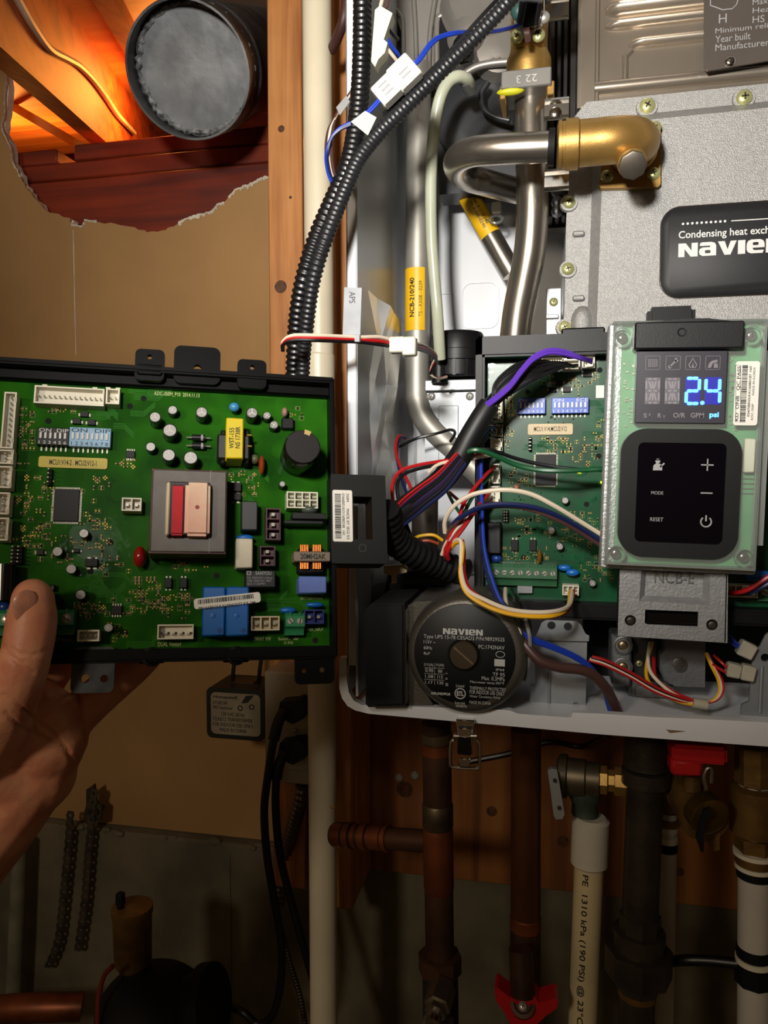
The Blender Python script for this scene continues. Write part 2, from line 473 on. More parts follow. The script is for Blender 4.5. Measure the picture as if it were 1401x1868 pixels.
# ---- joist bay behind the torn opening
bay = Yd + .02
def plate_board(a, b, Y, t, label, c=-80, d=560):
    p, q = P(300, a, Y).z, P(300, b, Y).z
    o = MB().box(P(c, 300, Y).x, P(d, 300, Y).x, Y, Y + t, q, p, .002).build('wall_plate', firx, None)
    return tag(o, label, 'lumber')
plate_board(312, 470, bay + .000, .038, 'lowest reddish board across the torn drywall opening')
plate_board(279, 311, bay + .004, .09, 'middle reddish plate board across the torn drywall opening')
zt = P(300, 241, bay + .006).z
plate_board(247, 278.5, bay + .006, .09, 'top reddish plate board under the joists', c=134)
plate_board(251, 278.5, bay + .006, .09, 'short notched end of plate board at left of the opening', c=-80, d=104)
ztop = P(300, 247, bay + .006).z
# sloping joist and sheathing above the opening
DJ = ray(484, 521); DJ = DJ / DJ.y                        # run of the joist, per metre of y
jb, jt, ja = P(180, 247, .86), P(180, 92, .86), P(148, 247, .86)
def run(p, Y): return p + DJ * (Y - .86)
def sloped(poly, Y0, Y1, name, material, label, cat):
    o = MB().rings([[run(p, Y0) for p in poly], [run(p, Y1) for p in poly]]).build(name, material, None)
    return tag(o, label, cat)
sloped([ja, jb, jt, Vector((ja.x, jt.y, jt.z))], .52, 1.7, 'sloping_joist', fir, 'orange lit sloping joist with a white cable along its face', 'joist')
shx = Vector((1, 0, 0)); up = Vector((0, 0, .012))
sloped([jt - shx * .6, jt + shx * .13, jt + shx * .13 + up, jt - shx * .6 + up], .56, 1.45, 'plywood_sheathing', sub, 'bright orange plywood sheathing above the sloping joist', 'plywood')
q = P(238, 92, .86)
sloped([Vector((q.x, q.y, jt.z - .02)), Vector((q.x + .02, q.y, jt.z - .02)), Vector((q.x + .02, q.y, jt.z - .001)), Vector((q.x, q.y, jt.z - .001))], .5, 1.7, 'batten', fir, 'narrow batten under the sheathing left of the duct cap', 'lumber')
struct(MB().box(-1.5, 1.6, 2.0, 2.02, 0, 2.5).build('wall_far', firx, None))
# pale strips seen through the gap at left
q0, q1 = P(20, 192, 1.05), P(140, 262, 1.0)
d_ = (q1 - q0).normalized()
o = MB().tube([q0 - d_ * .2, q1 + d_ * .05], .008, 4).build('wood_brace', mat('pale_lath', (226, 170, 96), .6), None)
tag(o, 'pale thin brace seen through the gap left of the joist', 'lumber')
# the rest of the utility room
paint = mat('room_paint', (176, 160, 136), .8, var=.06, vs_=4)
struct(MB().box(-1.55, -1.5, -1.7, 2.0, 0, 2.5).build('wall_left', paint, None))
struct(MB().box(1.6, 1.65, -1.7, 2.0, 0, 2.5).build('wall_right', paint, None))
struct(MB().box(-1.5, 1.6, -1.75, -1.7, 0, 2.5).build('wall_front', paint, None))
struct(MB().box(-1.5, 1.6, -1.7, 2.0, -.05, 0).build('floor', conc, None))
struct(MB().box(-1.5, 1.6, -1.7, 2.0, 2.5, 2.55).build('ceiling', paint, None))
# cable stapled along the joist
romex = mat('white_cable', (206, 186, 160), .5)
q = []
nrm = DJ.cross(jt - jb).normalized()
if nrm.x < 0: nrm = -nrm
for a, b in ((22, -20), (40, 12), (62, 50), (90, 88), (118, 104), (145, 120), (172, 148), (195, 180), (215, 210), (245, 243)):
    d = ray(a, b); t = (jb + nrm * .004 - CAM).dot(nrm) / d.dot(nrm)
    q.append(CAM + d * t)
tag(MB().tube(catmull(q, 5), .0035, 8).build('cable', romex, None), 'white cable sagging along the orange floor joist', 'cable')

# ---- galvanised duct with its end cap
duct_m = mat('grey_galvanised_duct', (104, 104, 106), .42, .7, var=.28, vs_=26, bump=.15, bs=60, vrough=.1)
capm = mat('sealed_duct_cap', (124, 126, 128), .55, .4, var=.18, vs_=34, bump=.3, bs=140)
c0 = P(342, 130, .68); c1 = P(470, 108, .98)
dt, df = thing('duct', 'grey galvanised duct with a sealed round end cap in the torn opening', 'duct', c0)
ax = (c1 - c0).normalized(); rd = 113 * .72 / FPX
m = MB().lathe((0, 0, 0), ax, [(0, rd * .965), (0, rd * 1.0), (.004, rd * 1.015), (.012, rd), (.05, rd), (.052, rd * 1.03), (.058, rd * 1.03), (.06, rd), (.45, rd)], 48, cap0=False)
m.build('duct_body', duct_m, dt)
MB().lathe(ax * .030, ax, [(0, rd * .97), (.002, rd * .97)], 48).build('end_cap', capm, dt)
m = MB()
u = ax.orthogonal().normalized(); w_ = ax.cross(u)
n = 110; rr = []
for k in range(n):
    a = 2 * math.pi * k / n; q = rd * (.955 + random.uniform(-.025, .012)); cen = ax * .0285 + (u * math.cos(a) + w_ * math.sin(a)) * q
    dirr = (u * math.cos(a) + w_ * math.sin(a)); s_ = .0016 + random.uniform(0, .0016)
    rr.append([cen + dirr * s_, cen - ax * s_ * .8, cen - dirr * s_ * 1.2, cen + ax * s_])
m.rings(rr, closed=True).build('sealant_bead', mat('sealant', (138, 139, 140), .45, .2, var=.4, vs_=150, bump=.8, bs=300), dt)

# ================================================================== LEFT OF THE BOILER
def vpipe(name, pts, r, material, label, cat, seg=24, extra=None):
    t, fr = thing(name, label, cat, P(*pts[-1]))
    MB().tube([fr.A(*p) for p in pts], r, seg).build('pipe_body', material, t)
    return t, fr
rp_ = 26 * .64 / FPX / .96
wt, wf = vpipe('white_pipe', [(573, -700, .64), (577, -120, .64), (584, 760, .64), (591, 1868, .64), (602, 3600, .64)], rp_, pvc, 'long cream white plastic pipe running down left of the boiler', 'pipe')
a = wf.A(582, 646, .64)
MB().lathe(a, (0, 0, -1), [(0, rp_ * 1.002), (.0015, rp_ * 1.1), (.045, rp_ * 1.1), (.046, rp_)], 24, False, False).build('pipe_coupling', pvc, wt)
rust = mat('rust_spot', (160, 110, 50), .6)
p = wf.A(606, 1473, .62)
MB().ball(p, .0022, .0008, .0014, 8).build('stain', rust, wt)

# wall transformer
tm = mat('adapter_black', (16, 15, 14), .5)
t, fr = thing('wall_adapter', 'black square transformer with a printed label hanging left of the outlet box', 'adapter', P(428, 1350, .74))
x0, x1, z0, z1 = fr.rect(377, 1256, 482, 1349, .03)
MB().plate(rrect(x0, x1, z0, z1, .006), [], -.03, .02).build('adapter_body', tm, t)
x0, x1, z0, z1 = fr.rect(385, 1265, 475, 1341, .0305)
MB().plate(rrect(x0, x1, z0, z1, .005), [], -.0306, -.0298).build('rating_label', mat('adapter_label', (150, 140, 118), .6), t)
text('Honeywell', fr.rect(389, 1269, 432, 1276, .031), -.0309, ink, t, bold=.02)
text('AT150B1260\nMFD Transformer', fr.rect(388, 1279, 424, 1294, .031), -.0309, ink, t)
text('120 VAC 60 Hz\nCLASS 2 TRANSFORMER\nFOR INDOOR USE ONLY\nMADE IN CHINA', fr.rect(388, 1300, 462, 1336, .031), -.0309, ink, t, align='CENTER')
m = MB()
lf = fr.rect(440, 1268, 463, 1284, .031)
m.plate([(lf[0], lf[2]), ((lf[0] + lf[1]) / 2, lf[2] + .001), (lf[1], lf[3]), ((lf[0] + lf[1]) / 2 - .002, lf[3] - .001)], [], -.031, -.0304).build('leaf_mark', ink, t)
for a, b in ((438, 1292), (459, 1290)):
    c = fr.L(a, b, .031); MB().plate(circ(c.x, c.z, .0028), [circ(c.x, c.z, .0018)], -.031, -.0304).build('approval_mark', ink, t)
MB().plate([(fr.L(398, 1258).x, fr.L(398, 1258).z), (fr.L(476, 1258).x, fr.L(476, 1258).z), (fr.L(470, 1240).x, fr.L(470, 1240).z), (fr.L(406, 1240).x, fr.L(406, 1240).z)], [], -.012, .012).build('mount_plate', mat('adapter_brown', (70, 48, 26), .5), t)
for a in (424, 472):
    MB().tube(catmull([fr.A(a, 1248, .735), fr.A(a + 2, 1220, .735), fr.A(a + 8, 1180, .74)], 5), .0022, 8).build('lead_wire', W['black'], t)

# outlet box with two plugs
obm = mat('outlet_box_paint', (176, 168, 150), .45, .1, var=.06)
t, fr = thing('outlet_box', 'pale metal outlet box on the stud with two black plugs in it', 'outlet', P(523, 1432, .72))
x0, x1, z0, z1 = fr.rect(483, 1228, 600, 1431, .035)
MB().box(x0, x1, -.035, .005, z0, z1, .0015).build('box_body', obm, t)
c0 = fr.L(532, 1328, .036)
for b in (1296, 1370):
    a0 = fr.rect(512, b - 28, 566, b + 32, .037)
    MB().plate(rrect(a0[0], a0[1], a0[2], a0[3], .008), [], -.038, -.034).build('receptacle', mat('ivory', (190, 182, 160), .4), t)
screw(t, fr.L(538, 1333, .036), .0022, cross=False)
cordm = mat('black_cord', (10, 10, 10), .42)
def plug(b, label, cpts):
    t2, f2 = thing('power_plug', label, 'plug', P(530, b, .68))
    c = [f2.L(*q, .012) for q in ((512, b - 16), (548, b - 20), (557, b - 8), (555, b + 14), (536, b + 24), (526, b + 20), (508, b + 4))]
    MB().plate([(v.x, v.z) for v in c], [], -.014, .008).build('plug_body', tm, t2)
    q = [f2.A(*p) for p in cpts]
    MB().tube(catmull(q, 7), .0038, 10).build('cord', cordm, t2)
    MB().tube(catmull(q[:3], 4), .0052, 10).build('strain_relief', tm, t2)
plug(1296, 'upper black plug in the pale outlet box with its hanging cord', [(520, 1296, .668), (508, 1316, .662), (499, 1350, .658), (488, 1420, .655), (482, 1480, .655), (487, 1560, .655), (500, 1640, .655), (513, 1720, .655), (512, 1790, .655), (498, 1850, .655), (470, 1868, .655), (445, 1848, .655), (420, 1838, .66), (395, 1842, .66)])
plug(1370, 'lower black plug in the pale outlet box with its hanging cord', [(520, 1372, .668), (510, 1392, .662), (504, 1420, .66), (503, 1480, .66), (511, 1560, .66), (530, 1640, .66), (552, 1720, .66), (572, 1790, .662), (590, 1850, .664)])
# flexible metal conduit under the outlet box
def ribbed(name, pts, r, material, label, cat, pitch, amp=.12, seg=14, parent=None, fr=None, sub_=4, split=False):
    if parent is None:
        t, fr = thing(name, label, cat, P(*pts[0]))
    q = resample(catmull([fr.A(*p) for p in pts], 14), pitch / sub_)
    pat = {4: (1.0, 1.0, 1 - amp, 1 - amp), 3: (1, 1 - amp * .4, 1 - amp)}[sub_]
    o = MB().tube(q, r, seg, rf=lambda i, n: r * pat[i % sub_]).build('conduit', material, parent or None, None if parent else Matrix.Translation(P(*pts[0])), sharp=60)
    if parent is None:
        bpy.data.objects.remove(t); o.name = name; tag(o, label, cat)
    return o
flexm = mat('flex_metal', (120, 112, 98), .32, .95, var=.2)
ribbed('flexible_metal_conduit', [(552, 1432, .705), (548, 1462, .705), (540, 1490, .71), (530, 1525, .72), (522, 1560, .73), (512, 1610, .735), (506, 1650, .735)], .0072, flexm, 'silvery flexible metal conduit leaving the bottom of the outlet box', 'conduit', .0058, .2)
ribbed('armoured_cable', [(504, 1650, .74), (514, 1700, .74), (530, 1760, .74), (548, 1820, .74), (562, 1900, .74)], .0032, flexm, 'thin shiny armoured cable running down behind the white pipe', 'cable', .0034, .25)
t = tag(MB().lathe(P(534, 1545, .76), (0, 0, 1), [(-.004, .009), (.004, .011), (.006, .012), (.016, .012), (.018, .008), (.022, .008)], 6).build('brass_nut', brassd, None), 'small brass nut by the metal conduit above the concrete', 'fitting')

# perforated straps
strapm = mat('rusty_strap', (74, 66, 54), .6, .3, var=.3, vs_=60)
def strap(pts, label):
    Y = .785
    w = .0085
    m = MB(); fr = Fr(Matrix.Identity(4))
    L_ = [P(a, b, Y) for a, b in pts]
    q = resample(catmull(L_, 12), .0105)
    outl, out2, holes = [], [], []
    for i, p in enumerate(q):
        k = 1.0
        outl += [(p.x - w * .42, p.z), ] ; out2 += [(p.x + w * .42, p.z)]
        if i + 1 < len(q):
            mid = p.lerp(q[i + 1], .5)
            outl.append((mid.x - w * .62, mid.z)); out2.append((mid.x + w * .62, mid.z))
            holes.append(circ(mid.x, mid.z, w * .2, 8))
    o = m.plate(outl + out2[::-1], holes, Y, Y + .0012).build('perforated_strap', strapm, None)
    tag(o, label, 'strap')
strap([(128, 1480), (124, 1540), (118, 1600), (112, 1660), (104, 1720), (82, 1775)], 'left one of two rusty perforated metal straps hanging on concrete')
strap([(172, 1440), (166, 1500), (160, 1560), (154, 1640), (146, 1700), (140, 1745)], 'right one of two rusty perforated metal straps hanging on concrete')
boltm = mat('dark_bolt', (70, 64, 56), .5, .7)
t, fr = thing('bolt_bracket', 'pair of small bolts on a rusty bracket at top of the concrete', 'bracket', P(170, 1480, .80))
m = MB(); c = [fr.L(*q, .012) for q in ((158, 1440), (172, 1430), (176, 1462), (186, 1470), (184, 1496), (160, 1504), (152, 1490), (158, 1468))]
m.plate([(v.x, v.z) for v in c], [], -.013, -.009).build('bracket_plate', strapm, t)
for a in (163, 177):
    c = fr.L(a, 1480, .013); MB().lathe(c, (0, -1, 0), [(-.012, .0035), (.002, .0035), (.004, .0025)], 10).build('bolt', boltm, t)
# grey slat of lumber / conduit at the far left of the concrete
o = MB().tube([P(36, 1530, .77), P(30, 1700, .77), P(22, 1868, .77), P(14, 2050, .77)], .009, 14).build('grey_pipe', mat('grey_pvc', (120, 118, 100), .55, var=.15), None)
tag(o, 'dusty grey pipe on the concrete at the lower left edge', 'pipe')
# air vent on a dark circulator at the bottom left
t, fr = thing('air_vent', 'brass canister air vent with a small black cap in the lower left', 'air vent', P(244, 1768, .62))
c = fr.L(243, 1765); r = 37 * .66 / FPX
MB().lathe(c, (0, 0, 1), [(-.012, r * .45), (0, r * .45), (.001, r * .78), (.006, r * .95), (.05, r), (.052, r * 1.06), (.058, r * 1.06), (.059, r * .95)], 28).build('canister', brassd, t)
MB().lathe(c + Vector((-.008, -.006, .058)), (0, 0, 1), [(0, .0035), (.004, .0035), (.005, .0045), (.014, .0042), (.015, .003)], 14).build('vent_cap', blackm, t)
t, fr = thing('circulator', 'dark rounded circulator body under the brass air vent', 'circulator', P(270, 1980, .60))
c = fr.A(280, 1850, .62)
MB().ball(c, .052, .05, .042, 28).build('volute', blackm, t)
MB().lathe(c + Vector((.035, 0, .012)), (1, 0, .25), [(0, .026), (.012, .03), (.014, .034), (.026, .034), (.027, .02)], 22).build('motor_flange', blackm, t)
MB().cyl(c + Vector((-.015, 0, .03)), c + Vector((-.017, 0, .056)), .014, .012, 18).build('vent_neck', blackm, t)
screw(t, c + Vector((.05, -.036, .0)), .006, screwm, False)
o = MB().tube(catmull([P(206, 1762, .58), P(190, 1780, .58), P(180, 1820, .58), P(178, 1880, .58)], 6), .0022, 8).build('red_wire', mat('dull_red', (110, 34, 20), .6), None)
tag(o, 'dull red wire hanging beside the brass air vent', 'wire')
o = MB().tube([P(-60, 1845, .68), P(60, 1838, .68), P(150, 1836, .70)], .014, 18).build('copper_pipe', copper, None)
tag(o, 'horizontal copper pipe stub in the bottom left corner', 'pipe')

# ================================================================== THE BOILER CASE
YF, YB = 0.47, 0.66
xl = P(650, 600, YF).x; xl0 = P(632, 600, YF).x
zb = P(900, 1312, YF).z
bt, bf = thing('boiler_case', 'white sheet metal boiler case with its front cover off', 'boiler', (xl0, YF, zb))
bx = Vector((xl0, YF, zb))
XR = xl0 + .445; ZT = 1.93
def bb(x0, x1, y0, y1, z0, z1, name, material=white, bev=.001, parent=bt):
    return MB().box(x0 - bx.x, x1 - bx.x, y0 - bx.y, y1 - bx.y, z0 - bx.z, z1 - bx.z, bev).build(name, material, parent)
innerm = mat('grey_coated_panel', (178, 182, 186), .3, .1, var=.05, vs_=7)
zbot = P(660, 1300, YF).z
bb(xl - .001, xl + .0005, YF + .001, YB, zbot + .01, ZT, 'side_panel', innerm, 0)
bb(xl0, xl, YF, YF + .0012, zbot + .03, ZT, 'side_flange', white, .0003)
bb(xl0, xl0 + .001, YF, YB + .01, zbot + .012, ZT, 'outer_side', white, .0003)
bb(XR - .002, XR, YF, YB + .01, zbot, ZT, 'outer_side', white, .0003)
bb(xl, XR, YB, YB + .002, zbot, ZT, 'back_panel', white, 0)
bb(xl0, XR, YF, YB + .01, ZT, ZT + .002, 'top_panel', white, 0)
# bottom tray: front flange with rounded corner and a step near its left end
zt_ = P(900, 1292, YF).z; z2 = P(900, 1322, YF).z
pl = [(660, 1286), (900, 1294), (930, 1296), (945, 1302), (985, 1305), (1042, 1309), (1044, 1300), (1100, 1302), (1190, 1308), (1290, 1312), (1401, 1318), (1700, 1336), (1700, 1388), (1401, 1362), (1100, 1340), (900, 1322), (672, 1302), (648, 1296), (634, 1288), (624, 1274), (619, 1256), (619, 1200), (632, 1200), (633, 1240), (636, 1262), (645, 1278)]
q = [P(a, b, YF - .002) - bx for a, b in pl]
MB().plate([(v.x, v.z) for v in q], [], -.002, .004).build('bottom_flange', white, bt)
bb(xl0 + .004, XR, YF + .002, YB + .01, zbot + .003, zbot + .005, 'bottom_pan', white, 0)
# pressed panels in the back sheet
for r_ in ((842, 515, 910, 600), (775, 535, 836, 612)):
    x0, x1, z0, z1 = bf.rect(*r_, -(YB - YF))
    o_ = rrect(x0, x1, z0, z1, .008); i_ = rrect(x0 + .001, x1 - .001, z0 + .001, z1 - .001, .0075)
    MB().plate(o_, [i_], YB - bx.y - .0012, YB - bx.y).build('pressed_bead', white, bt)
# paint chips on the bottom flange
chip = mat('bare_chip', (120, 96, 66), .7)
q = [P(a, b, YF - .0022) - bx for a, b in ((1215, 1331), (1250, 1334), (1222, 1337))]
MB().plate([(v.x, v.z) for v in q], [], -.0024, -.0019).build('paint_chip', chip, bt)
# crumpled protective film inside the left side panel
film = clear('clear_film', (.96, .97, .95, 1), .3, .035, .04)
m = MB(); rr = []
xs = xl + .004
pts = []
for i in range(9):
    t_ = i / 8
    pts.append([Vector((xs + random.uniform(-.002, .006), YF + .02 + (.15) * j / 6, bx.z + .05 + t_ * .22)) - bx for j in range(7)])
vv = [[m.bm.verts.new(p) for p in row] for row in pts]
for i in range(8):
    for j in range(6): m.bm.faces.new((vv[i][j], vv[i][j + 1], vv[i + 1][j + 1], vv[i + 1][j]))
m.build('protective_film', film, bt, smooth=False)

# toggle latch under the flange
chrome = mat('chrome', (206, 204, 200), .12, 1.0, var=.05)
t, fr = thing('toggle_latch', 'chrome toggle latch with wire bail hanging below the boiler edge', 'latch', P(848, 1328, YF - .004))
x0, x1, z0, z1 = fr.rect(834, 1326, 862, 1398, .004)
MB().box(x0, x1, -.0055, -.003, z0 + .007, z1, .0012).build('latch_lever', chrome, t)
MB().box(x0 + .001, x1 - .001, -.0065, -.0045, z0, z0 + .006, .001).build('lever_tip', chrome, t)
MB().box(x0 + .0008, x1 - .0008, -.006, -.0052, z0 + .008, z1 - .006, .0004).build('lever_inlay', blackg, t)
q = [fr.L(*p, .004) for p in ((829, 1350), (823, 1356), (822, 1390), (827, 1399), (868, 1402), (874, 1396), (874, 1358), (868, 1350))]
MB().tube(catmull(q, 5), .0011, 8).build('wire_bail', chrome, t)
MB().cyl(fr.L(828, 1343, .004), fr.L(870, 1343, .004), .0016).build('hinge_pin', chrome, t)
MB().box(x0 - .001, x1 + .001, -.003, .004, z1 - .003, z1 + .004, .0006).build('latch_base', chrome, t)

# ================================================================== TUBES AND FITTINGS IN THE CASE
# aluminium tube with a yellow label
Ya = .60
ra = 22 * .60 / FPX / .98
t, fr = thing('aluminium_tube', 'dull aluminium tube with an upright yellow label inside the boiler', 'tube', P(762, 720, Ya))
q = [fr.A(*p) for p in ((764, 120, Ya), (763, 300, Ya), (762, 500, Ya), (761, 700, Ya), (763, 730, Ya), (772, 758, Ya), (792, 786, Ya), (830, 822, Ya), (880, 868, Ya), (900, 890, Ya))]
MB().tube(catmull(q, 8), ra, 22).build('tube_body', alup, t)
yel = mat('yellow_label', (236, 184, 22), .42, var=.04)
cx = fr.A(762, 550, Ya)
za, zb_ = fr.A(758, 493, Ya).z, fr.A(758, 606, Ya).z
def cylmap(cx, cy, r, a0=0.0):
    def f(v):
        a = (v.x - cx) / r + a0
        return Vector((cx + r * math.sin(a), cy - r * math.cos(a), v.z))
    return f
def wrap(r, cx, cy, a0, a1, z0, z1, name, material, parent, n=12, th=.0002):
    m = MB()
    for k in range(n):
        b0, b1 = a0 + (a1 - a0) * k / n, a0 + (a1 - a0) * (k + 1) / n
        vv = [m.bm.verts.new((cx + r * math.sin(b), cy - r * math.cos(b), z)) for b, z in ((b0, z0), (b1, z0), (b1, z1), (b0, z1))]
        m.bm.faces.new(vv)
    bmesh.ops.remove_doubles(m.bm, verts=m.bm.verts[:], dist=1e-6)
    return m.build(name, material, parent)
rl = ra + .0003
wrap(rl, cx.x, cx.y, -1.3, .75, zb_, za, 'yellow_label', yel, t)
f_ = cylmap(cx.x - .0016, cx.y, rl + .0002)
f2 = lambda v: Vector((f_(v).x + .0016, f_(v).y, v.z))
text('NCB-210/240', (cx.x - .0062, cx.x - .0022, fr.A(758, 582, Ya).z, fr.A(758, 512, Ya).z), 0, ink, t, rot=90, bold=.02, func=lambda v: f_(v) + Vector((.0012, 0, 0)))
text('TS - AX08 - 0239', (cx.x + .0012, cx.x + .004, fr.A(758, 582, Ya).z, fr.A(758, 518, Ya).z), 0, ink, t, rot=90, func=lambda v: f_(v) + Vector((.0012, 0, 0)))

# clear silicone hose
hose = mat('silicone_hose', (186, 190, 168), .28, var=.06, sss=.3, coat=.3)
t, fr = thing('silicone_hose', 'milky silicone hose arching down from the black dome', 'hose', P(803, 655, .56))
q = [fr.A(*p) for p in ((858, 160, .565), (852, 146, .555), (836, 140, .548), (818, 150, .545), (804, 176, .545), (795, 215, .548), (789, 270, .55), (786, 340, .552), (787, 430, .554), (792, 500, .556), (798, 570, .558), (803, 655, .57))]
MB().tube(catmull(q, 8), 10.5 * .56 / FPX, 14).build('hose_body', hose, t)
c, d = fr.A(858, 164, .567), fr.A(848, 142, .553)
MB().cyl(c, c.lerp(d, .9), .0049, .0049, 14).build('hose_end', mat('hose_spigot', (128, 130, 126), .3, var=.1), t)

# black air inlet cap below the hose
t, fr = thing('air_inlet_cap', 'round black plastic cap that the milky hose plugs into', 'cap', P(830, 700, .60))
c = fr.A(834, 690, .60); r = 50 * .60 / FPX
MB().lathe(c, (0, 0, 1), [(.0, r * .9), (.001, r * .96), (.012, r * .96), (.0125, r * 1.02), (.02, r * 1.02), (.0205, r), (.03, r), (.034, r * .9), (.036, r * .2)], 36).build('cap_body', black, t)
for k in range(5):
    a = -2.4 + k * .42
    MB().box(-.0012, .0012, -.001, .001, 0, .012).xform(Matrix.Translation(c + Vector((math.cos(a) * r * 1.0, math.sin(a) * r * 1.0, 0))) @ Matrix.Rotation(a + math.pi / 2, 4, 'Z')).build('rib', black, t)
MB().lathe(c + Vector((-.012, -.014, -.005)), (0, 0, 1), [(0, .0062), (.02, .0062)], 14).build('hose_socket', black, t)
# sheet bracket below the cap
t, fr = thing('sheet_bracket', 'grey sheet metal bracket with two round screws below the black cap', 'bracket', P(822, 860, .60))
x0, x1, z0, z1 = fr.rect(775, 692, 900, 712, .01)
MB().box(x0, x1, -.01, .03, z0, z1, .0006).build('bracket_lip', galv, t)
q = [fr.L(*p, .004) for p in ((775, 712), (815, 712), (822, 719), (829, 712), (900, 712), (900, 860), (775, 860))]
MB().plate([(v.x, v.z) for v in q], [], -.004, -.002).build('bracket_face', galv, t)
for a in (787, 857): screw(t, fr.L(a, 723, .004), .0032, screwm)
x0, x1, z0, z1 = fr.rect(800, 740, 836, 850, .0045)
MB().box(x0, x1, -.0048, -.003, z0, z1, .0004).build('pressed_panel', galv, t)

# blower: cast housing at the top and black dome
t, fr = thing('blower', 'blower with cast metal housing above a dark grey dome', 'blower', P(860, 350, .62))
domem = mat('dark_grey_dome', (44, 45, 48), .38, var=.05, vs_=10)
c = fr.A(880, 235, .635); r = 98 * .62 / FPX
m = MB().lathe(c, (0, -1, 0), [(-.03, r), (.0, r), (.016, r * .97), (.024, r * .9), (.028, r * .78), (.030, r * .4), (.0302, .002)], 40)
m.build('dome', domem, t)
q = [fr.A(*p, .605) for p in ((806, 120), (940, 110), (945, 200), (940, 340), (800, 352), (797, 250))]
MB().plate([(v.x, v.z) for v in q], [], q[0].y + .004, q[0].y + .03).build('dome_skirt', domem, t)
MB().tube(catmull([fr.A(*p, .588) for p in ((890, 150), (878, 172), (884, 200), (905, 214), (930, 220))], 6), .0024, 10).build('moulded_rib', domem, t)
alg = mat('blower_casting', (160, 155, 148), .42, .65, var=.06, vs_=25, bump=.06, bs=900)
# cast shell: stack of rounded plates
q = [fr.A(*p, .60) for p in ((718, -60), (960, -60), (960, 60), (925, 62), (905, 100), (893, 140), (872, 110), (800, 128), (757, 160), (735, 165), (733, 60), (722, 30))]
MB().plate([(v.x, v.z) for v in q], [], q[0].y, q[0].y + .03).build('housing', alg, t)
for pts_, rr_ in ((((735, 170), (735, 45), (728, 25), (716, 5), (712, -40)), .0016), (((760, 160), (758, 60), (752, -40)), .0018), (((782, 150), (784, 70), (790, 20), (800, -40)), .002), (((797, 125), (797, 45), (803, 30), (822, 26)), .0024)):
    MB().tube(catmull([fr.A(a, b, .598) for a, b in pts_], 5), rr_, 10).build('casting_rib', alg, t)
x0, x1, z0, z1 = Fr(Matrix.Translation((fr.M.translation.x, .598, fr.M.translation.z))).rect(803, 33, 828, 118, 0)
MB().plate([(x0, z0), (x1 + .006, z0), (x1, z1 - .004), (x1 - .003, z1), (x0, z1)], [], -.0235, -.0195).build('opening_shade', blackm, t)  # solid black plate standing in for the shade inside an opening
MB().lathe(fr.A(880, 30, .612), (.25, -1, .2), [(0, .034), (.012, .033), (.018, .028), (.02, .01)], 28).build('casting_boss', alg, t)
MB().lathe(fr.A(858, 78, .60), (-.3, -1, -.1), [(0, .014), (.014, .013), (.016, .009), (.017, .002)], 24).build('casting_boss', alg, t)
MB().lathe(fr.A(905, 108, .606), (.2, -1, 0), [(0, .018), (.012, .016), (.014, .004)], 24).build('casting_boss', alg, t)
MB().tube(catmull([fr.A(a, b, .588) for a, b in ((838, 142), (865, 124), (895, 116), (935, 112))], 6), .0028, 10).build('casting_flange', alg, t)
MB().ball(fr.A(845, 85, .585), .008, .006, .009, 14).build('rubber_grommet', blackm, t)
text('26', (fr.A(893, 105, .588).x, fr.A(912, 105, .588).x, fr.A(900, 112, .588).z, fr.A(900, 103, .588).z), fr.A(900, 108, .5845).y, alg, t, rot=180)

# diagonal stainless tube with the small yellow label
t, fr = thing('diagonal_tube', 'stainless tube slanting behind with a small yellow sticker', 'tube', P(930, 480, .63))
p0, p1 = fr.A(838, 330, .63), fr.A(935, 500, .63)
MB().tube([p0, p1], .0085, 20).build('tube_body', steel, t)
dv = (p1 - p0).normalized(); side = dv.cross(Vector((0, 1, 0))).normalized()
if side.x < 0: side = -side
m = MB(); n = 10
for k in range(n):
    for a0, a1 in ((-1.2 + 2.3 * k / n, -1.2 + 2.3 * (k + 1) / n),):
        vv = []
        for a, s_ in ((a0, .012), (a1, .012), (a1, .052), (a0, .052)):
            vv.append(m.bm.verts.new(p0 + dv * s_ + (side * math.sin(a) - Vector((0, 1, 0)) * math.cos(a)) * .0088))
        m.bm.faces.new(vv)
bmesh.ops.remove_doubles(m.bm, verts=m.bm.verts[:], dist=1e-6)
m.build('yellow_label', yel, t)
me = text('NCB-210/240\nTS-AX06-0240', (0, .024, 0, .006), 0, ink, t)
for v in me.data.vertices:
    v.co = p0 + dv * (.022 + v.co.x) - Vector((0, .0091, 0)) + side * (.0005 + v.co.z - .003)

# main vertical stainless pipe (gentle bend)
t, fr = thing('stainless_pipe', 'tall upright stainless pipe below the brass outlet fitting', 'pipe', P(940, 640, .545))
q = [fr.A(*p) for p in ((968, 150, .545), (969, 250, .545), (971, 340, .545), (971, 400, .546), (966, 460, .548), (955, 520, .552), (944, 580, .556), (936, 660, .56))]
MB().tube(catmull(q, 8), 29 * .53 / FPX, 28).build('pipe_body', steel, t)

# looped stainless pipe
t, fr = thing('looped_pipe', 'stainless pipe bent in a hairpin that joins the brass elbow', 'pipe', P(1000, 272, .50))
q = [fr.A(*p) for p in ((1008, 268, .495), (960, 270, .495), (905, 273, .497), (862, 277, .503), (838, 288, .515), (834, 305, .535), (850, 322, .552), (885, 333, .565), (930, 345, .585), (960, 352, .60))]
MB().tube(catmull(q, 10), 26.5 * .485 / FPX, 28).build('pipe_body', steel, t)
MB().tube([fr.A(1000, 268.5, .495), fr.A(1012, 268, .495)], 31 * .485 / FPX, 28).build('rubber_ring', blackm, t)

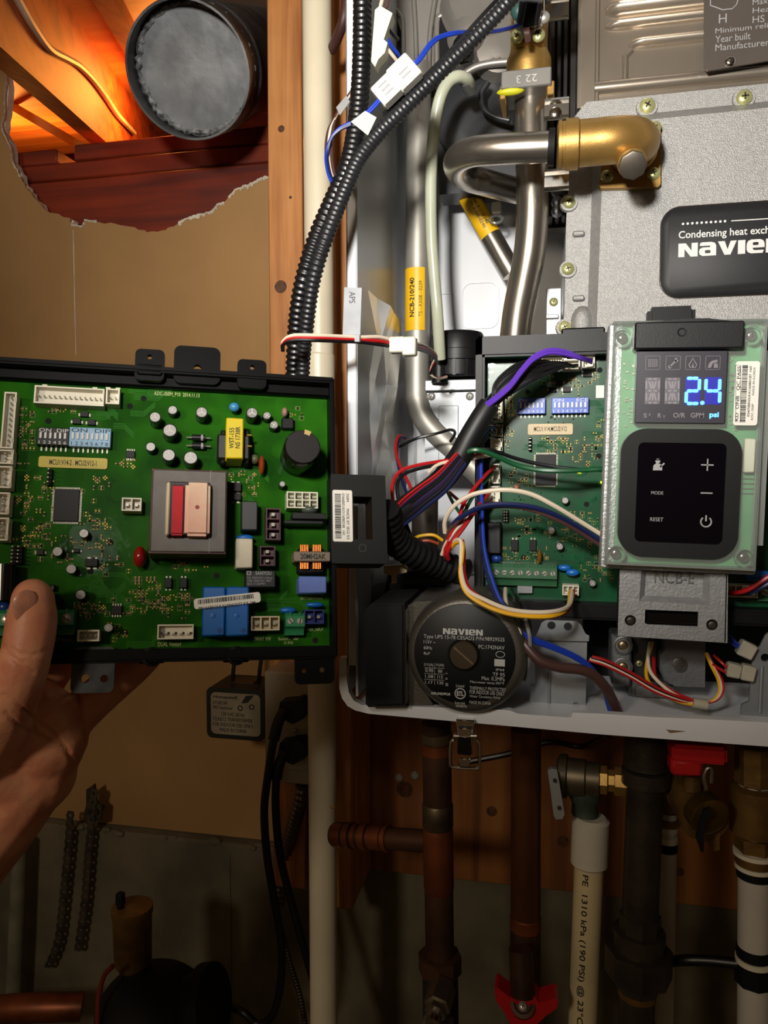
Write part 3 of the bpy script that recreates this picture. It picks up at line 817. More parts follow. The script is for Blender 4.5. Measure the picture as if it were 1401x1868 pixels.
# brass elbow with its flange plate
t, fr = thing('brass_elbow', 'brass elbow bolted by a square flange to the silver heat exchanger', 'fitting', P(1150, 330, .548))
q = [fr.L(*p, .0115) for p in ((1098, 296), (1120, 290), (1180, 222), (1205, 224), (1205, 336), (1200, 341), (1096, 343), (1093, 338))]
MB().plate([(v.x, v.z) for v in q], [], -.0115, -.004).build('flange_plate', brass, t)
rb = 40 * .47 / FPX
q = [fr.A(*p) for p in ((1022, 265, .495), (1080, 260, .495), (1120, 256, .495), (1148, 255, .500), (1162, 258, .512), (1164, 262, .53), (1162, 266, .55))]
MB().tube(catmull(q, 8), rb, 28).build('elbow_body', brass, t)
a, b = fr.A(1016, 266, .495), fr.A(1050, 263, .495)
MB().lathe(a, b - a, [(0, rb * .8), (.001, rb * 1.06), (.003, rb * 1.06), (.0032, rb * .9), (.005, rb * .9), (.0052, rb * 1.1), (.0125, rb * 1.1), (.0135, rb)], 28).build('collar', brass, t)
a = fr.A(1148, 285, .50)
MB().lathe(a, (.03, -.75, -.55), [(-.01, .0088), (.004, .0088), (.006, .0078), (.0062, .0085), (.016, .0085), (.017, .0075)], 24).build('port_boss', brass, t)
MB().lathe(a + Vector((.03, -.75, -.55)).normalized() * .0165, (.03, -.75, -.55), [(0, .0082), (.004, .0082), (.0044, .0072)], 8).build('port_plug', mat('plug_steel', (150, 140, 128), .4, .9), t)
q = [fr.A(a, b, .5345) for a, b in ((1120, 292), (1130, 304), (1150, 312), (1172, 304), (1188, 286), (1192, 268))]
MB().tube(catmull(q, 6), .003, 10).build('seat_ring', brass, t)
for a, b in ((1107, 322), (1192, 317), (1194, 233)): screw(t, fr.L(a, b, .0115), .0042, zinc, ang=.3 + a * .01)
# brass outlet fitting at the top
t, fr = thing('outlet_fitting', 'brass outlet fitting with a stamped steel clip at the top', 'fitting', P(966, 180, .545))
c = fr.A(964, 180, .545); s_ = .525 / FPX
MB().lathe(c, (0, 0, 1), [(0, 30 * s_), (14 * s_, 33 * s_), (50 * s_, 40 * s_), (66 * s_, 40 * s_), (78 * s_, 35 * s_), (88 * s_, 33 * s_), (140 * s_, 33 * s_), (142 * s_, 26 * s_), (215 * s_, 26 * s_)], 32).build('fitting_body', brass, t)
x0, x1, z0, z1 = fr.rect(914, 126, 1006, 160, .022)
MB().box(x0, x1, -.023, .008, z0, z1, .0008).build('steel_clip', mat('clip_steel', (136, 133, 128), .4, .5, var=.05), t)
MB().box(x0 - .001, x0 + .003, -.02, .008, z0 - .005, z0 + .004, .0006).build('clip_leg', brass, t)
MB().box(x1 - .003, x1 + .002, -.02, .008, z0 - .005, z0 + .004, .0006).build('clip_leg', brass, t)
text('22 3', fr.rect(942, 136, 980, 150, .0235), -.0234, mat('stamped', (205, 202, 196), .4, .5), t, rot=180)
MB().ball(fr.A(931, 167, .525), .009, .003, .0026, 12).build('paint_mark', mat('yellow_paint', (200, 196, 30), .5), t)
for a, b in ((943, 67), (982, 65)): screw(t, fr.A(a, b, .525), .0043, zinc, ang=a)
MB().box(fr.A(936, 74, .526).x, fr.A(994, 74, .526).x, fr.A(950, 70, .529).y, fr.A(950, 70, .545).y, fr.A(950, 78, .526).z, fr.A(950, 50, .526).z, .002).build('sensor_plate', brass, t)
MB().lathe(fr.A(962, 60, .53), (.15, -.8, .6), [(0, .008), (.004, .008), (.0045, .0095), (.006, .0095), (.007, .008), (.016, .008), (.018, .006)], 24).build('sensor_collar', steelb, t)
MB().lathe(fr.A(963, 42, .512), (.2, -.7, .8), [(0, .0075), (.012, .0075), (.013, .006)], 20).build('sensor_body', blackg, t)
MB().ball(fr.A(948, 18, .51), .006, .005, .007, 12).build('green_connector', mat('teal_plastic', (50, 84, 80), .4), t)
for k in range(4):
    wire(t, fr, ((954 + k * 3, 44, .512), (957 + k * 2.5, 58, .508), (960 + k * 2, 76, .512)), 'brown', .0008)
MB().ball(fr.A(931, 17, .515), .0026, None, None, 12).build('rivet', screwm, t)
MB().ball(fr.A(992, 32, .515), .004, .003, .004, 12).build('rivet', screwm, t)
# spring clips beside the pipe
clipm = steelb
def clip(b0, b1, label, bump=True):
    t, fr = thing('spring_clip', label, 'clip', P(1015, b1, .53))
    x0, x1, z0, z1 = fr.rect(993, b0, 1038, b1, .01)
    n = 10; rr_ = []
    prof = [(-.006, z1), (-.010, z1 - .001), (-.0115, z1 - .003), (-.009, z1 - .0045), (-.0085, z0 + .003), (-.0105, z0 + .001), (-.009, z0)]
    m = MB(); rr_ = [[(x, y, z) for y, z in prof] + [(x, y + .0008, z) for y, z in reversed(prof)] for x in (x0, x1)]
    m.rings(rr_).build('clip_body', clipm, t)
    if bump: MB().lathe(fr.L(1013, b1 - 10, .0085), (0, -1, 0), [(0, .0042), (.0012, .0038), (.0022, .002), (.0023, .0005)], 16).build('clip_dimple', clipm, t)
clip(175, 217, 'shiny spring clip right of the pipe above the brass elbow')
clip(305, 347, 'shiny spring clip right of the pipe below the brass elbow', False)
clip(-10, 36, 'shiny spring clip at the top right of the brass outlet fitting', False)
# tall dark channel behind the clips, small connector and bracket
t, fr = thing('upright_channel', 'dark metal channel standing behind the spring clips', 'channel', P(1030, 400, .60))
chm = mat('dark_channel', (74, 72, 70), .35, .8, var=.15)
for a, b in ((1003, 1012), (1016, 1024), (1028, 1036), (1040, 1052)):
    x0, x1 = fr.A(a, 100, .59).x, fr.A(b, 100, .59).x
    MB().box(x0, x1, -.012, .02, fr.A(1020, 395, .59).z, fr.A(1020, -80, .59).z, .0006).build('channel_rib', chm, t)
MB().box(fr.A(1000, 1, .6).x, fr.A(1060, 1, .6).x, .01, .025, fr.A(1020, 400, .59).z, fr.A(1020, -80, .59).z).build('channel_web', chm, t)
for b in (352, 372, 388):
    MB().lathe(fr.A(1016, b, .58), (0, -1, 0), [(0, .004), (.006, .004), (.007, .0025)], 8).build('nut', galv, t)
t, fr = thing('side_bracket', 'narrow silver bracket with one screw left of the heat exchanger', 'bracket', P(1008, 610, .59))
x0, x1, z0, z1 = fr.rect(996, 525, 1024, 612, .004)
MB().box(x0, x1, -.004, 0, z0, z1, .0006).build('bracket_plate', alu, t); screw(t, fr.L(1010, 551, .004), .0032, zinc)
MB().box(x0, x1 - .002, -.007, -.004, z0 + .012, z0 + .015, .0004).build('bracket_step', alu, t)
t, fr = thing('tube_clip', 'small white plastic clip beside the slanting tube', 'clip', P(910, 385, .62))
MB().box(*fr.rect(897, 370, 914, 388, .004)[:2], -.008, 0, *fr.rect(897, 370, 914, 388, .004)[2:], .001).build('clip_block', nylon, t)
MB().tube([fr.L(905, 400, .004) + Vector((math.cos(a / 8 * math.pi * 2) * .005, 0, math.sin(a / 8 * math.pi * 2) * .003)) for a in range(9)], .0012, 8).build('clip_ring', clear('clear_ring', (.85, .87, .88, 1), .05, .2, .1), t)

# ================================================================== HEAT EXCHANGERS
hxm = mat('silver_cast_panel', (166, 165, 163), .46, .66, var=.06, vs_=400, bump=.55, bs=1700)
Yh = .55
t, fr = thing('heat_exchanger', 'silver textured condensing heat exchanger casing with a black name plate', 'heat exchanger', P(1250, 610, Yh))
x0, x1, z0, z1 = fr.rect(1085, 195, 1900, 700, .006)
zz0 = fr.A(1250, 640, Yh).z
fl = [(1022, 720), (1030, 560), (1033, 400), (1040, 300), (1046, 215), (1070, 186), (1120, 181), (1401, 152), (1750, 116), (1750, 760)]
q = [fr.L(a, b, 0) for a, b in fl]
MB().plate([(v.x, v.z) for v in q], [], 0, .06).build('casing_flange', hxm, t)
# raised front panel with sloping border
def loft(polys, name, material, parent, bevel=0):
    m = MB(); m.rings([[Vector((p[0], y, p[1])) for p in poly] for poly, y in polys]); return m.build(name, material, parent)
o1 = [fr.L(a, b, 0) for a, b in ((1068, 720), (1072, 560), (1078, 400), (1082, 262), (1100, 222), (1128, 214), (1401, 186), (1750, 150), (1750, 760))]
ins = []
for v in o1:
    ins.append((v.x + (.006 if v.x < o1[6].x - .03 else 0), v.z - (.007 if v.z > o1[3].z - .002 else 0)))
loft([([(v.x, v.z) for v in o1], .0), ([(v.x, v.z) for v in o1], -.001), (ins, -.008)], 'front_panel', hxm, t)
for a, b, r in ((1038, 371, .0042), (1036, 492, .0042), (1030, 598, .0042), (1180, 196, .005), (1356, 181, .005)):
    c = fr.L(a, b, 0); MB().lathe(c, (0, -1, 0), [(-.001, r * 1.5), (.002, r * 1.35), (.0022, r * .8)], 18).build('screw_boss', hxm, t)
    screw(t, c + Vector((0, -.002, 0)), r, zinc, ang=a * .3)
for b in (428, 545): MB().box(fr.L(1044, b, 0).x, fr.L(1066, b, 0).x, -.003, .0, fr.L(1050, b + 5, 0).z, fr.L(1050, b - 5, 0).z, .001).build('casting_lug', hxm, t)
MB().ball(fr.L(1062, 590, 0), .008, .008, .012, 14).build('casting_lug', hxm, t)
# name plate
x0, x1, z0, z1 = fr.rect(1206, 362, 1700, 533, .010)
MB().plate(rrect(x0 - .0006, x1, z0 - .0006, z1 + .0006, .0125, 8), [], -.0086, -.0078).build('plate_rim', steelb, t)
npm = mat('name_plate_black', (30, 30, 32), .5, var=.05, vs_=400, spec=.3)
oo = rrect(x0, x1, z0, z1, .012, 8); ii = rrect(x0 + .0035, x1 - .0035, z0 + .0035, z1 - .0035, .009, 8)
loft([(oo, -.0078), (oo, -.0088), (ii, -.0112)], 'name_plate', npm, t)
hh = .0114
for k in range(10):
    c = fr.L(1246 + k * 8.5, 408.5 - k * .55, hh); MB().lathe((c.x, -hh, c.z), (0, -1, 0), [(0, .0008), (.0001, .0008)], 10).build('printed_dot', inkw, t)
c, d = fr.L(1334, 403, hh), fr.L(1500, 391, hh)
MB().box(c.x, d.x, -hh, -hh + .0002, c.z - .0003, c.z + .0003).build('printed_line', inkw, t)
x_0 = fr.L(1238, 430, hh).x
text('Condensing heat exchanger', (x_0, x_0 + .0690, fr.L(1300, 436, hh).z, fr.L(1300, 418, hh).z), -hh, inkw, t, bold=.012)
def logo(parent, x0, x1, z0, z1, y, material, shear=0):
    """the heavy rounded maker's lettering, letter by letter"""
    N_ = [(0, 0), (0, 1), (.38, 1), (.68, .44), (.68, 1), (1, 1), (1, 0), (.64, 0), (.32, .58), (.32, 0)]
    A_ = [(.22, 0), (.98, 0), (.98, .72), (.9, .92), (.7, 1), (.2, 1), (.06, .95), (.04, .74), (.6, .74), (.65, .68), (.6, .62), (.2, .62), (.05, .53), (0, .32), (.05, .1)]
    V_ = [(0, 1), (.36, 1), (.52, .4), (.68, 1), (1, 1), (.68, 0), (.36, 0)]
    I_ = [(0, 0), (1, 0), (1, 1), (0, 1)]
    E_ = [(.25, 0), (.9, 0), (.97, .22), (.45, .22), (.36, .28), (.34, .4), (1, .4), (1, .68), (.93, .9), (.75, 1), (.25, 1), (.07, .9), (0, .68), (0, .3), (.07, .1)]
    hA, hE = rrect(.34, .66, .18, .42, .08), rrect(.34, .67, .58, .8, .08)
    x = x0; k = (x1 - x0) / 206.0
    for lt, hl_, w_ in ((N_, [], 38), (A_, [hA], 34), (V_, [], 36), (I_, [], 14), (E_, [hE], 34), (N_, [], 36)):
        f = lambda pts: [(x + p[0] * w_ * k, z0 + p[1] * (z1 - z0)) for p in pts]
        MB().plate(f(lt), [f(h) for h in hl_], y, y + .0002).build('logo_letter', material, parent, smooth=False)
        x += (w_ + 2.6) * k
logo(t, x_0, x_0 + .0645, fr.L(1300, 466, hh).z, fr.L(1300, 441, hh).z, -hh, inkw)

# upper stainless heat exchanger with the rating plate
t, fr = thing('upper_exchanger', 'polished stainless upper heat exchanger box with pressed ridges', 'heat exchanger', P(1200, 165, .57))
mir = mat('polished_stainless', (206, 194, 178), .26, .85, var=.1, vs_=10, bump=.03, bs=25)
x0, x1, z0, z1 = fr.rect(1072, -260, 1900, 168, 0)
MB().box(x0, x1, 0, .07, z0, z1, .002).build('exchanger_body', mir, t)
MB().box(x0 - .006, x0 + .008, -.006, .03, z0, z1, .0025, 2).build('corner_fold', mir, t)
x0b = x0 + .012
for b0, b1, pr, ind in ((-2, 26, .007, 0), (32, 50, .005, 0), (68, 88, .005, .016), (-40, -8, .008, 0), (-74, -50, .006, 0)):
    za, zb2 = fr.L(1180, b1, 0).z, fr.L(1180, b0, 0).z; rz_ = (zb2 - za) / 2; zc_ = (za + zb2) / 2
    prof = [(pr * .0 + .001, -1.25), (-pr * .25, -1.0), (-pr * .8, -.6), (-pr, 0), (-pr * .8, .6), (-pr * .25, 1.0), (.001, 1.25)]
    MB().rings([[Vector((x, y * q_, zc_ + s_ * rz_ * (.4 + .6 * q_))) for y, s_ in prof] for x, q_ in ((x0b + ind, .02), (x0b + ind + .004, .7), (x0b + ind + .010, 1), (x1, 1))]).build('pressed_ridge', mir, t)
x_0_ = x0b + .014
MB().tube([Vector((x_0_ + .004, -.0005, fr.L(1180, 88, 0).z)), Vector((x_0_, -.0005, fr.L(1180, 100, 0).z)), Vector((x_0_, -.0005, fr.L(1180, 148, 0).z))], .0022, 10).build('pressed_ridge', mir, t)
MB().tube([Vector((x0, -.001, fr.L(1180, 154, 0).z)), Vector((x1, -.001, fr.L(1180, 154, 0).z))], .0045, 14).build('lower_fold', mir, t)
rpm = mat('rating_plate', (92, 84, 78), .42, .35, var=.04)
pt, pf = thing('rating_plate', 'brownish grey rating plate screwed on the polished exchanger', 'plate', P(1290, 130, .556))
q = [pf.L(*p, 0) for p in ((1284, -200), (1284, 122), (1290, 131), (1401, 112), (1700, 66), (1700, -240))]
MB().plate([(v.x, v.z) for v in q], [], -.001, .0005).build('plate_sheet', rpm, pt)
screw(pt, pf.L(1332, 112, .001), .0036, steelb)
c = pf.L(1318, 34, .0013)
text('H', (c.x - .0022, c.x + .0026, c.z - .0028, c.z + .003), -.0013, inkg, pt)
for i, (s_, a, b, w) in enumerate((("Maximum working pressure", 1373, 6, .062), ("Heating input", 1373, 21, .036), ("HS Grade", 1373, 36, .026), ("Minimum relief valve capacity", 1305, 58, .072), ("Year built", 1305, 72, .0215), ("Manufacturer's serial no.", 1305, 87, .060))):
    c = pf.L(a, b, .0013)
    text(s_, (c.x, c.x + w, c.z - .0022, c.z + .0022), -.0013, inkg, pt)
q = [pf.L(*p, .0013) for p in ((1296, -8), (1296, 10), (1308, 14), (1318, 18), (1336, 16), (1344, 8), (1348, -8))]
MB().tube(q, .0004, 6).build('printed_outline', inkg, pt)

# ================================================================== CIRCUIT BOARD PARTS
def board_mat(name, c1, c2, trace, gloss=.6):
    m = bpy.data.materials.new(name); m.use_nodes = True
    nt = m.node_tree; n = nt.nodes; b = n['Principled BSDF']
    b.inputs['Roughness'].default_value = 0.32
    b.inputs['Coat Weight'].default_value = gloss * .5; b.inputs['Specular IOR Level'].default_value = gloss * .6; b.inputs['Coat Roughness'].default_value = 0.05
    tc = n.new('ShaderNodeTexCoord')
    nz = n.new('ShaderNodeTexNoise'); nz.inputs['Scale'].default_value = 45; nz.inputs['Detail'].default_value = 1
    vo = n.new('ShaderNodeTexVoronoi'); vo.distance = 'CHEBYCHEV'; vo.inputs['Scale'].default_value = 70
    nt.links.new(tc.outputs['Object'], nz.inputs['Vector']); nt.links.new(tc.outputs['Object'], vo.inputs['Vector'])
    rp = n.new('ShaderNodeValToRGB'); rp.color_ramp.interpolation = 'LINEAR'
    rp.color_ramp.elements[0].position = .4; rp.color_ramp.elements[0].color = lin(c2)
    rp.color_ramp.elements[1].position = .6; rp.color_ramp.elements[1].color = lin(c1)
    nt.links.new(nz.outputs['Fac'], rp.inputs['Fac'])
    mx = n.new('ShaderNodeMix'); mx.data_type = 'RGBA'; mx.inputs['B'].default_value = lin(trace)
    mr = n.new('ShaderNodeMapRange'); mr.inputs['From Min'].default_value = 0; mr.inputs['From Max'].default_value = 1; mr.inputs['To Min'].default_value = 0; mr.inputs['To Max'].default_value = .35
    nt.links.new(vo.outputs['Color'], mr.inputs['Value'])
    nt.links.new(mr.outputs['Result'], mx.inputs['Factor']); nt.links.new(rp.outputs['Color'], mx.inputs['A'])
    nt.links.new(mx.outputs['Result'], b.inputs['Base Color'])
    wv = n.new('ShaderNodeTexNoise'); wv.inputs['Scale'].default_value = 120
    nt.links.new(tc.outputs['Object'], wv.inputs['Vector'])
    bp = n.new('ShaderNodeBump'); bp.inputs['Strength'].default_value = .12; bp.inputs['Distance'].default_value = .001
    nt.links.new(wv.outputs['Fac'], bp.inputs['Height']); nt.links.new(bp.outputs['Normal'], b.inputs['Coat Normal'])
    return m
pcb_held = board_mat('green_board', (34, 88, 15), (20, 62, 12), (46, 104, 24), .03)
pcb_fix = board_mat('green_board_darker', (12, 74, 44), (8, 54, 32), (20, 86, 52))
tracem = mat('board_trace', (48, 116, 34), .5, spec=.1)
hole = mat('drilled_hole', (6, 8, 5), .9)
chipm = mat('chip_epoxy', (11, 11, 11), .5, var=.05, spec=.3)
capside = mat('capacitor_sleeve', (30, 28, 34), .28, var=.1)
captop = mat('capacitor_can', (150, 146, 142), .4, .5, var=.08)
cavity = mat('connector_cavity', (150, 140, 116), .6)
tinm = mat('tinned_pin', (170, 166, 150), .4, .6)

def conn(fr, par, r, h, cols=1, rows=1, material=None, name='connector', pin=True, floor=None, wall=.0007):
    material = material or nylon
    x0, x1, z0, z1 = fr.rect(*r, h)
    holes = []
    cw, rh = (x1 - x0 - wall) / cols, (z1 - z0 - wall) / rows
    for i in range(cols):
        for j in range(rows):
            holes.append([(x0 + wall + i * cw, z0 + wall + j * rh), (x0 + i * cw + cw, z0 + wall + j * rh), (x0 + i * cw + cw, z0 + j * rh + rh), (x0 + wall + i * cw, z0 + j * rh + rh)])
    m = MB().plate([(x0, z0), (x1, z0), (x1, z1), (x0, z1)], holes, -h, -h * .45)
    m.box(x0, x1, -h * .45, 0, z0, z1)
    o = m.build(name, material, par)
    if pin:
        m = MB()
        for q in holes:
            cx, cz = (q[0][0] + q[2][0]) / 2, (q[0][1] + q[2][1]) / 2; s_ = min(cw, rh) * .16
            m.box(cx - s_, cx + s_, -h * .85, -h * .45, cz - s_, cz + s_)
        m.build('contact_pins', tinm, o if par.parent is None else par)['kind'] = 'stuff'
    return o
def header(fr, par, r, h, n, vert=True, material=None, teeth=True, name='pin_header'):
    """long single-cavity wafer connector with a row of pins"""
    material = material or nylon
    x0, x1, z0, z1 = fr.rect(*r, h); w = .0008
    m = MB().plate([(x0, z0), (x1, z0), (x1, z1), (x0, z1)], [[(x0 + w, z0 + w), (x1 - w, z0 + w), (x1 - w, z1 - w), (x0 + w, z1 - w)]], -h, -h * .3)
    m.box(x0, x1, -h * .3, 0, z0, z1)
    if teeth:
        for k in (.14, .86):
            if vert: zz = z0 + (z1 - z0) * k; m.box(x1 - w * 1.4, x1 + w * .2, -h * 1.0, -h * .3, zz - .0012, zz + .0012)
            else: xx = x0 + (x1 - x0) * k; m.box(xx - .0012, xx + .0012, -h, -h * .3, z1 - w * .2, z1 + w * .9)
    o = m.build(name, material, par)
    m = MB()
    for k in range(n):
        t_ = (k + .5) / n
        cx, cz = ((x0 + x1) / 2, z0 + w + (z1 - z0 - 2 * w) * t_) if vert else (x0 + w + (x1 - x0 - 2 * w) * t_, (z0 + z1) / 2)
        m.box(cx - .0003, cx + .0003, -h * .9, -h * .3, cz - .0003, cz + .0003)
    m.build('contact_pins', tinm, o if par.parent is None else par)['kind'] = 'stuff'
    return o
def can(fr, par, px, py, rp, h, dark=True, name='capacitor', base=0.0):
    c = fr.L(px, py, h); r = rp * fr.scale
    s_ = fr.L(px, py, h)
    b = Vector((c.x, -base, c.z)); ax = (0, -1, 0)
    o = MB().lathe(b, ax, [(0, r * .96), (h * .1, r), (h * .14, r * .94), (h * .18, r), (h * .97, r), (h, r * .86)], 20, True, True).build(name, capside if dark else captop, par)
    tp = MB().lathe((c.x, -h, c.z), ax, [(0, r * .86), (.0002, r * .84)], 20).build('can_top', captop, o)
    m = MB(); k = 3 if rp > 10 else 2
    for i in range(3 if k == 3 else 2):
        m2 = MB(); a = .5 + i * (2 * math.pi / 3 if k == 3 else math.pi / 2)
        m2.box((-0 if k == 3 else -r * .7), r * .7, -.00015, .0001, -r * .05, r * .05)
        m2.xform(Matrix.Translation((c.x, -h - .0002, c.z)) @ Matrix.Rotation(a, 4, 'Y'))
        tmp = bpy.data.meshes.new('t'); m2.bm.to_mesh(tmp); m2.bm.free(); m.bm.from_mesh(tmp); bpy.data.meshes.remove(tmp)
    m.build('vent_groove', inkw, o)
    return o
def disc(fr, par, px, py, rx, ry, h, material, name='disc_capacitor', th=.0016):
    c = fr.L(px, py, h)
    o = MB().ball((c.x, -h * .55, c.z), rx * fr.scale, th * 1.4, ry * fr.scale, 18).build(name, material, par)
    m = MB()
    for s_ in (-1, 1): m.cyl((c.x + s_ * rx * .5 * fr.scale, -h * .5, c.z), (c.x + s_ * rx * .5 * fr.scale, 0, c.z), .0003, None, 6)
    m.build('lead_pair', tinm, o)
    return o
def dip(fr, par, r, n, body, slide, on=True, nums=True, h=.0045, brand='ON      ECE'):
    x0, x1, z0, z1 = fr.rect(*r, h)
    o = MB().box(x0, x1, -h, 0, z0, z1, .0003).build('dip_switch', body, par)
    w = (x1 - x0) / (n + .6)
    for k in range(n):
        cx = x0 + w * (k + .8); cz = (z0 + z1) / 2
        MB().box(cx - w * .24, cx + w * .24, -h - .0007, -h + .0003, cz - (z1 - z0) * .14, cz + (z1 - z0) * .2, .0001).build('slider', slide, o)
    if nums:
        text(' '.join(str(k + 1) for k in range(n)), (x0 + w * .5, x0 + w * (n + .1), z0 + (z1 - z0) * .06, z0 + (z1 - z0) * .24), -h - .0001, inkw if nums == 'w' else ink, o)
        text(brand, (x0 + w * .4, x1 - w * .2, z1 - (z1 - z0) * .26, z1 - (z1 - z0) * .06), -h - .0001, inkw if nums == 'w' else ink, o)
    m = MB()
    for k in range(n):
        cx = x0 + w * (k + .8); m.box(cx - .0004, cx + .0004, -.0006, 0, z0 - .0022, z0)
    m.build('switch_pins', tinm, o)['kind'] = 'stuff'
    return o
def chip(fr, par, r, h=.0016, pins=(0, 0), pitch=None, label='chip', gull=.0012):
    x0, x1, z0, z1 = fr.rect(*r, h)
    o = MB().box(x0, x1, -h, -.0002, z0, z1, .0002).build('chip', chipm, par)
    m = MB(); nx, nz = pins
    for k in range(nx):
        cx = x0 + (x1 - x0) * (k + .5) / nx; w = (x1 - x0) / nx * .26
        m.box(cx - w, cx + w, -.0005, 0, z0 - gull, z0); m.box(cx - w, cx + w, -.0005, 0, z1, z1 + gull)
    for k in range(nz):
        cz = z0 + (z1 - z0) * (k + .5) / nz; w = (z1 - z0) / nz * .26
        m.box(x0 - gull, x0, -.0005, 0, cz - w, cz + w); m.box(x1, x1 + gull, -.0005, 0, cz - w, cz + w)
    if nx + nz: m.build('chip_pins', tinm, o)['kind'] = 'stuff'
    return o
def smd(fr, par, rects, seed, dens=1.0):
    """tiny surface-mount parts with their pads, too small to pick apart"""
    rnd = random.Random(seed); a = MB(); b = MB(); c = MB(); s = MB()
    for (x_0, y_0, x_1, y_1, n) in rects:
        for k in range(int(n * dens)):
            px, py = rnd.uniform(x_0, x_1), rnd.uniform(y_0, y_1)
            px = x_0 + round((px - x_0) / 7) * 7; py = y_0 + round((py - y_0) / 6) * 6
            p = fr.L(px, py, 0); vert = rnd.random() < .5
            l, w = (.0007, .00045)
            if vert: l, w = w, l
            for d in (-1, 1):
                ox, oz = (0, d * .0008) if vert else (d * .0008, 0)
                b.box(p.x + ox - .00035, p.x + ox + .00035, -.0004, .0001, p.z + oz - .00035, p.z + oz + .00035)
            if rnd.random() < .6: (a if rnd.random() < .6 else c).box(p.x - l, p.x + l, -.0007, 0, p.z - w, p.z + w)
            if rnd.random() < .45:
                e = .0016
                for q in ((-e, e, -e * 1.05, -e), (-e, e, e, e * 1.05), (-e * 1.05, -e, -e, e), (e, e * 1.05, -e, e)):
                    s.box(p.x + q[0] * .8, p.x + q[1] * .8, -.00012, .0001, p.z + q[2] * .7, p.z + q[3] * .7)
    for m, nm, mt in ((a, 'chip_resistors', chipm), (b, 'solder_pads', gold), (c, 'chip_capacitors', mat('ceramic', (130, 104, 70), .5)), (s, 'silkscreen_outlines', silk)):
        m.build(nm, mt, par, smooth=False)['kind'] = 'stuff'
def traces(fr, par, rects, seed, material):
    rnd = random.Random(seed); m = MB(); sc = fr.scale
    for (x_0, y_0, x_1, y_1, n) in rects:
        for k in range(n):
            px, py = rnd.uniform(x_0, x_1), rnd.uniform(y_0, y_1); run = rnd.randint(2, 5)
            for j in range(run):
                p = fr.L(px, py, 0); pts = []
                L1, L2, d = rnd.uniform(15, 45), rnd.uniform(8, 22), rnd.choice((-1, 1))
                if j == 0: L1_, L2_, d_ = L1, L2, d
                q = [Vector((p.x, 0, p.z - j * .0009)), Vector((p.x + L1_ * sc, 0, p.z - j * .0009)), Vector((p.x + (L1_ + L2_) * sc, 0, p.z - j * .0009 + d_ * L2_ * sc))]
                for u_, v_ in zip(q, q[1:]):
                    dr = (v_ - u_).normalized(); nn = Vector((-dr.z, 0, dr.x)) * .00016
                    vv = [m.bm.verts.new(w) for w in (u_ - nn, v_ - nn, v_ + nn, u_ + nn)]
                    for w in vv: w.co.y = -.00008
                    m.bm.faces.new(vv)
    m.build('copper_traces', material, par)['kind'] = 'stuff'
def barcode(fr, par, rect, y, n, vert, seed, material=None, tilt=0, cen=None):
    rnd = random.Random(seed); x0, x1, z0, z1 = rect; m = MB(); t_ = 0
    tot = z1 - z0 if vert else x1 - x0
    while t_ < .985:
        w = rnd.choice((.006, .006, .012, .018)); g = rnd.choice((.006, .01, .014))
        if vert: m.box(x0, x1, y - .00008, y + .0001, z0 + tot * t_, z0 + tot * min(t_ + w, 1))
        else: m.box(x0 + tot * t_, x0 + tot * min(t_ + w, 1), y - .00008, y + .0001, z0, z1)
        t_ += w + g
    if tilt:
        m.xform(Matrix.Translation(cen) @ Matrix.Rotation(tilt, 4, 'Y') @ Matrix.Translation(-Vector(cen)))
    return m.build('barcode', material or ink, par, smooth=False)
def holes_(fr, par, pts, r, h=0):
    for a, b in pts:
        c = fr.L(a, b, h); MB().lathe((c.x, .0004, c.z), (0, -1, 0), [(0, r), (.0006, r), (.00062, r * .8)], 14).build('mounting_hole', hole, par)
def termblock(fr, par, r, n, h, material, name='terminal_block'):
    x0, x1, z0, z1 = fr.rect(*r, h)
    prof = [(0, z0), (-h * .55, z0), (-h * .6, z0 + (z1 - z0) * .2), (-h * .7, z0 + (z1 - z0) * .3), (-h, z0 + (z1 - z0) * .38), (-h, z0 + (z1 - z0) * .86), (-h * .8, z1), (0, z1)]
    o = MB().rings([[(x, y, z) for y, z in prof] for x in (x0, x1)]).build(name, material, par)
    w = (x1 - x0) / n
    for k in range(n):
        cx = x0 + w * (k + .5); cz = z0 + (z1 - z0) * .62
        s_ = MB().lathe((cx, -h, cz), (0, -1, 0), [(-.0005, w * .34), (.0001, w * .34), (.0004, w * .28)], 14).build('clamp_screw', screwm, o)
        a = random.uniform(0, 3); m2 = MB().box(-w * .27, w * .27, -.00025, .0001, -.00025, .00025)
        m2.xform(Matrix.Translation((cx, -h - .00045, cz)) @ Matrix.Rotation(a, 4, 'Y')); m2.build('painted_slot', slotm, o)
        MB().box(cx - w * .06, cx + w * .06, -h * 1.0, -h * .9, z1 - (z1 - z0) * .12, z1 + .0004).build('divider', material, o)
    return o

# ================================================================== THE LOOSE BOARD IN THE HAND
by = R(13.0); br = R(-1.3); bt_ = R(12.0)
bx_ax = Vector((math.cos(by), 0, -math.sin(by)))          # camera axes: right, up, backward
brot = CAM_ROT @ Matrix.Rotation(-by, 3, 'Y').transposed() @ Matrix.Rotation(br, 3, 'Z') @ Matrix.Rotation(-bt_, 3, 'X')
o_ = Cd(300, 945, .415)
ex, ez = brot @ Vector((1, 0, 0)), brot @ Vector((0, 1, 0)); ey = ez.cross(ex)
HM = Matrix(((ex.x, ey.x, ez.x, o_.x), (ex.y, ey.y, ez.y, o_.y), (ex.z, ey.z, ez.z, o_.z), (0, 0, 0, 1)))
ht, hf = thing('control_board', 'loose green control board in a black plastic tray held in the hand', 'circuit board', HM)
hf.scale = .415 / FPX * 1.0
tray = mat('tray_black', (5, 5, 6), .42, bump=.03, bs=900, spec=.14)
WH = .012
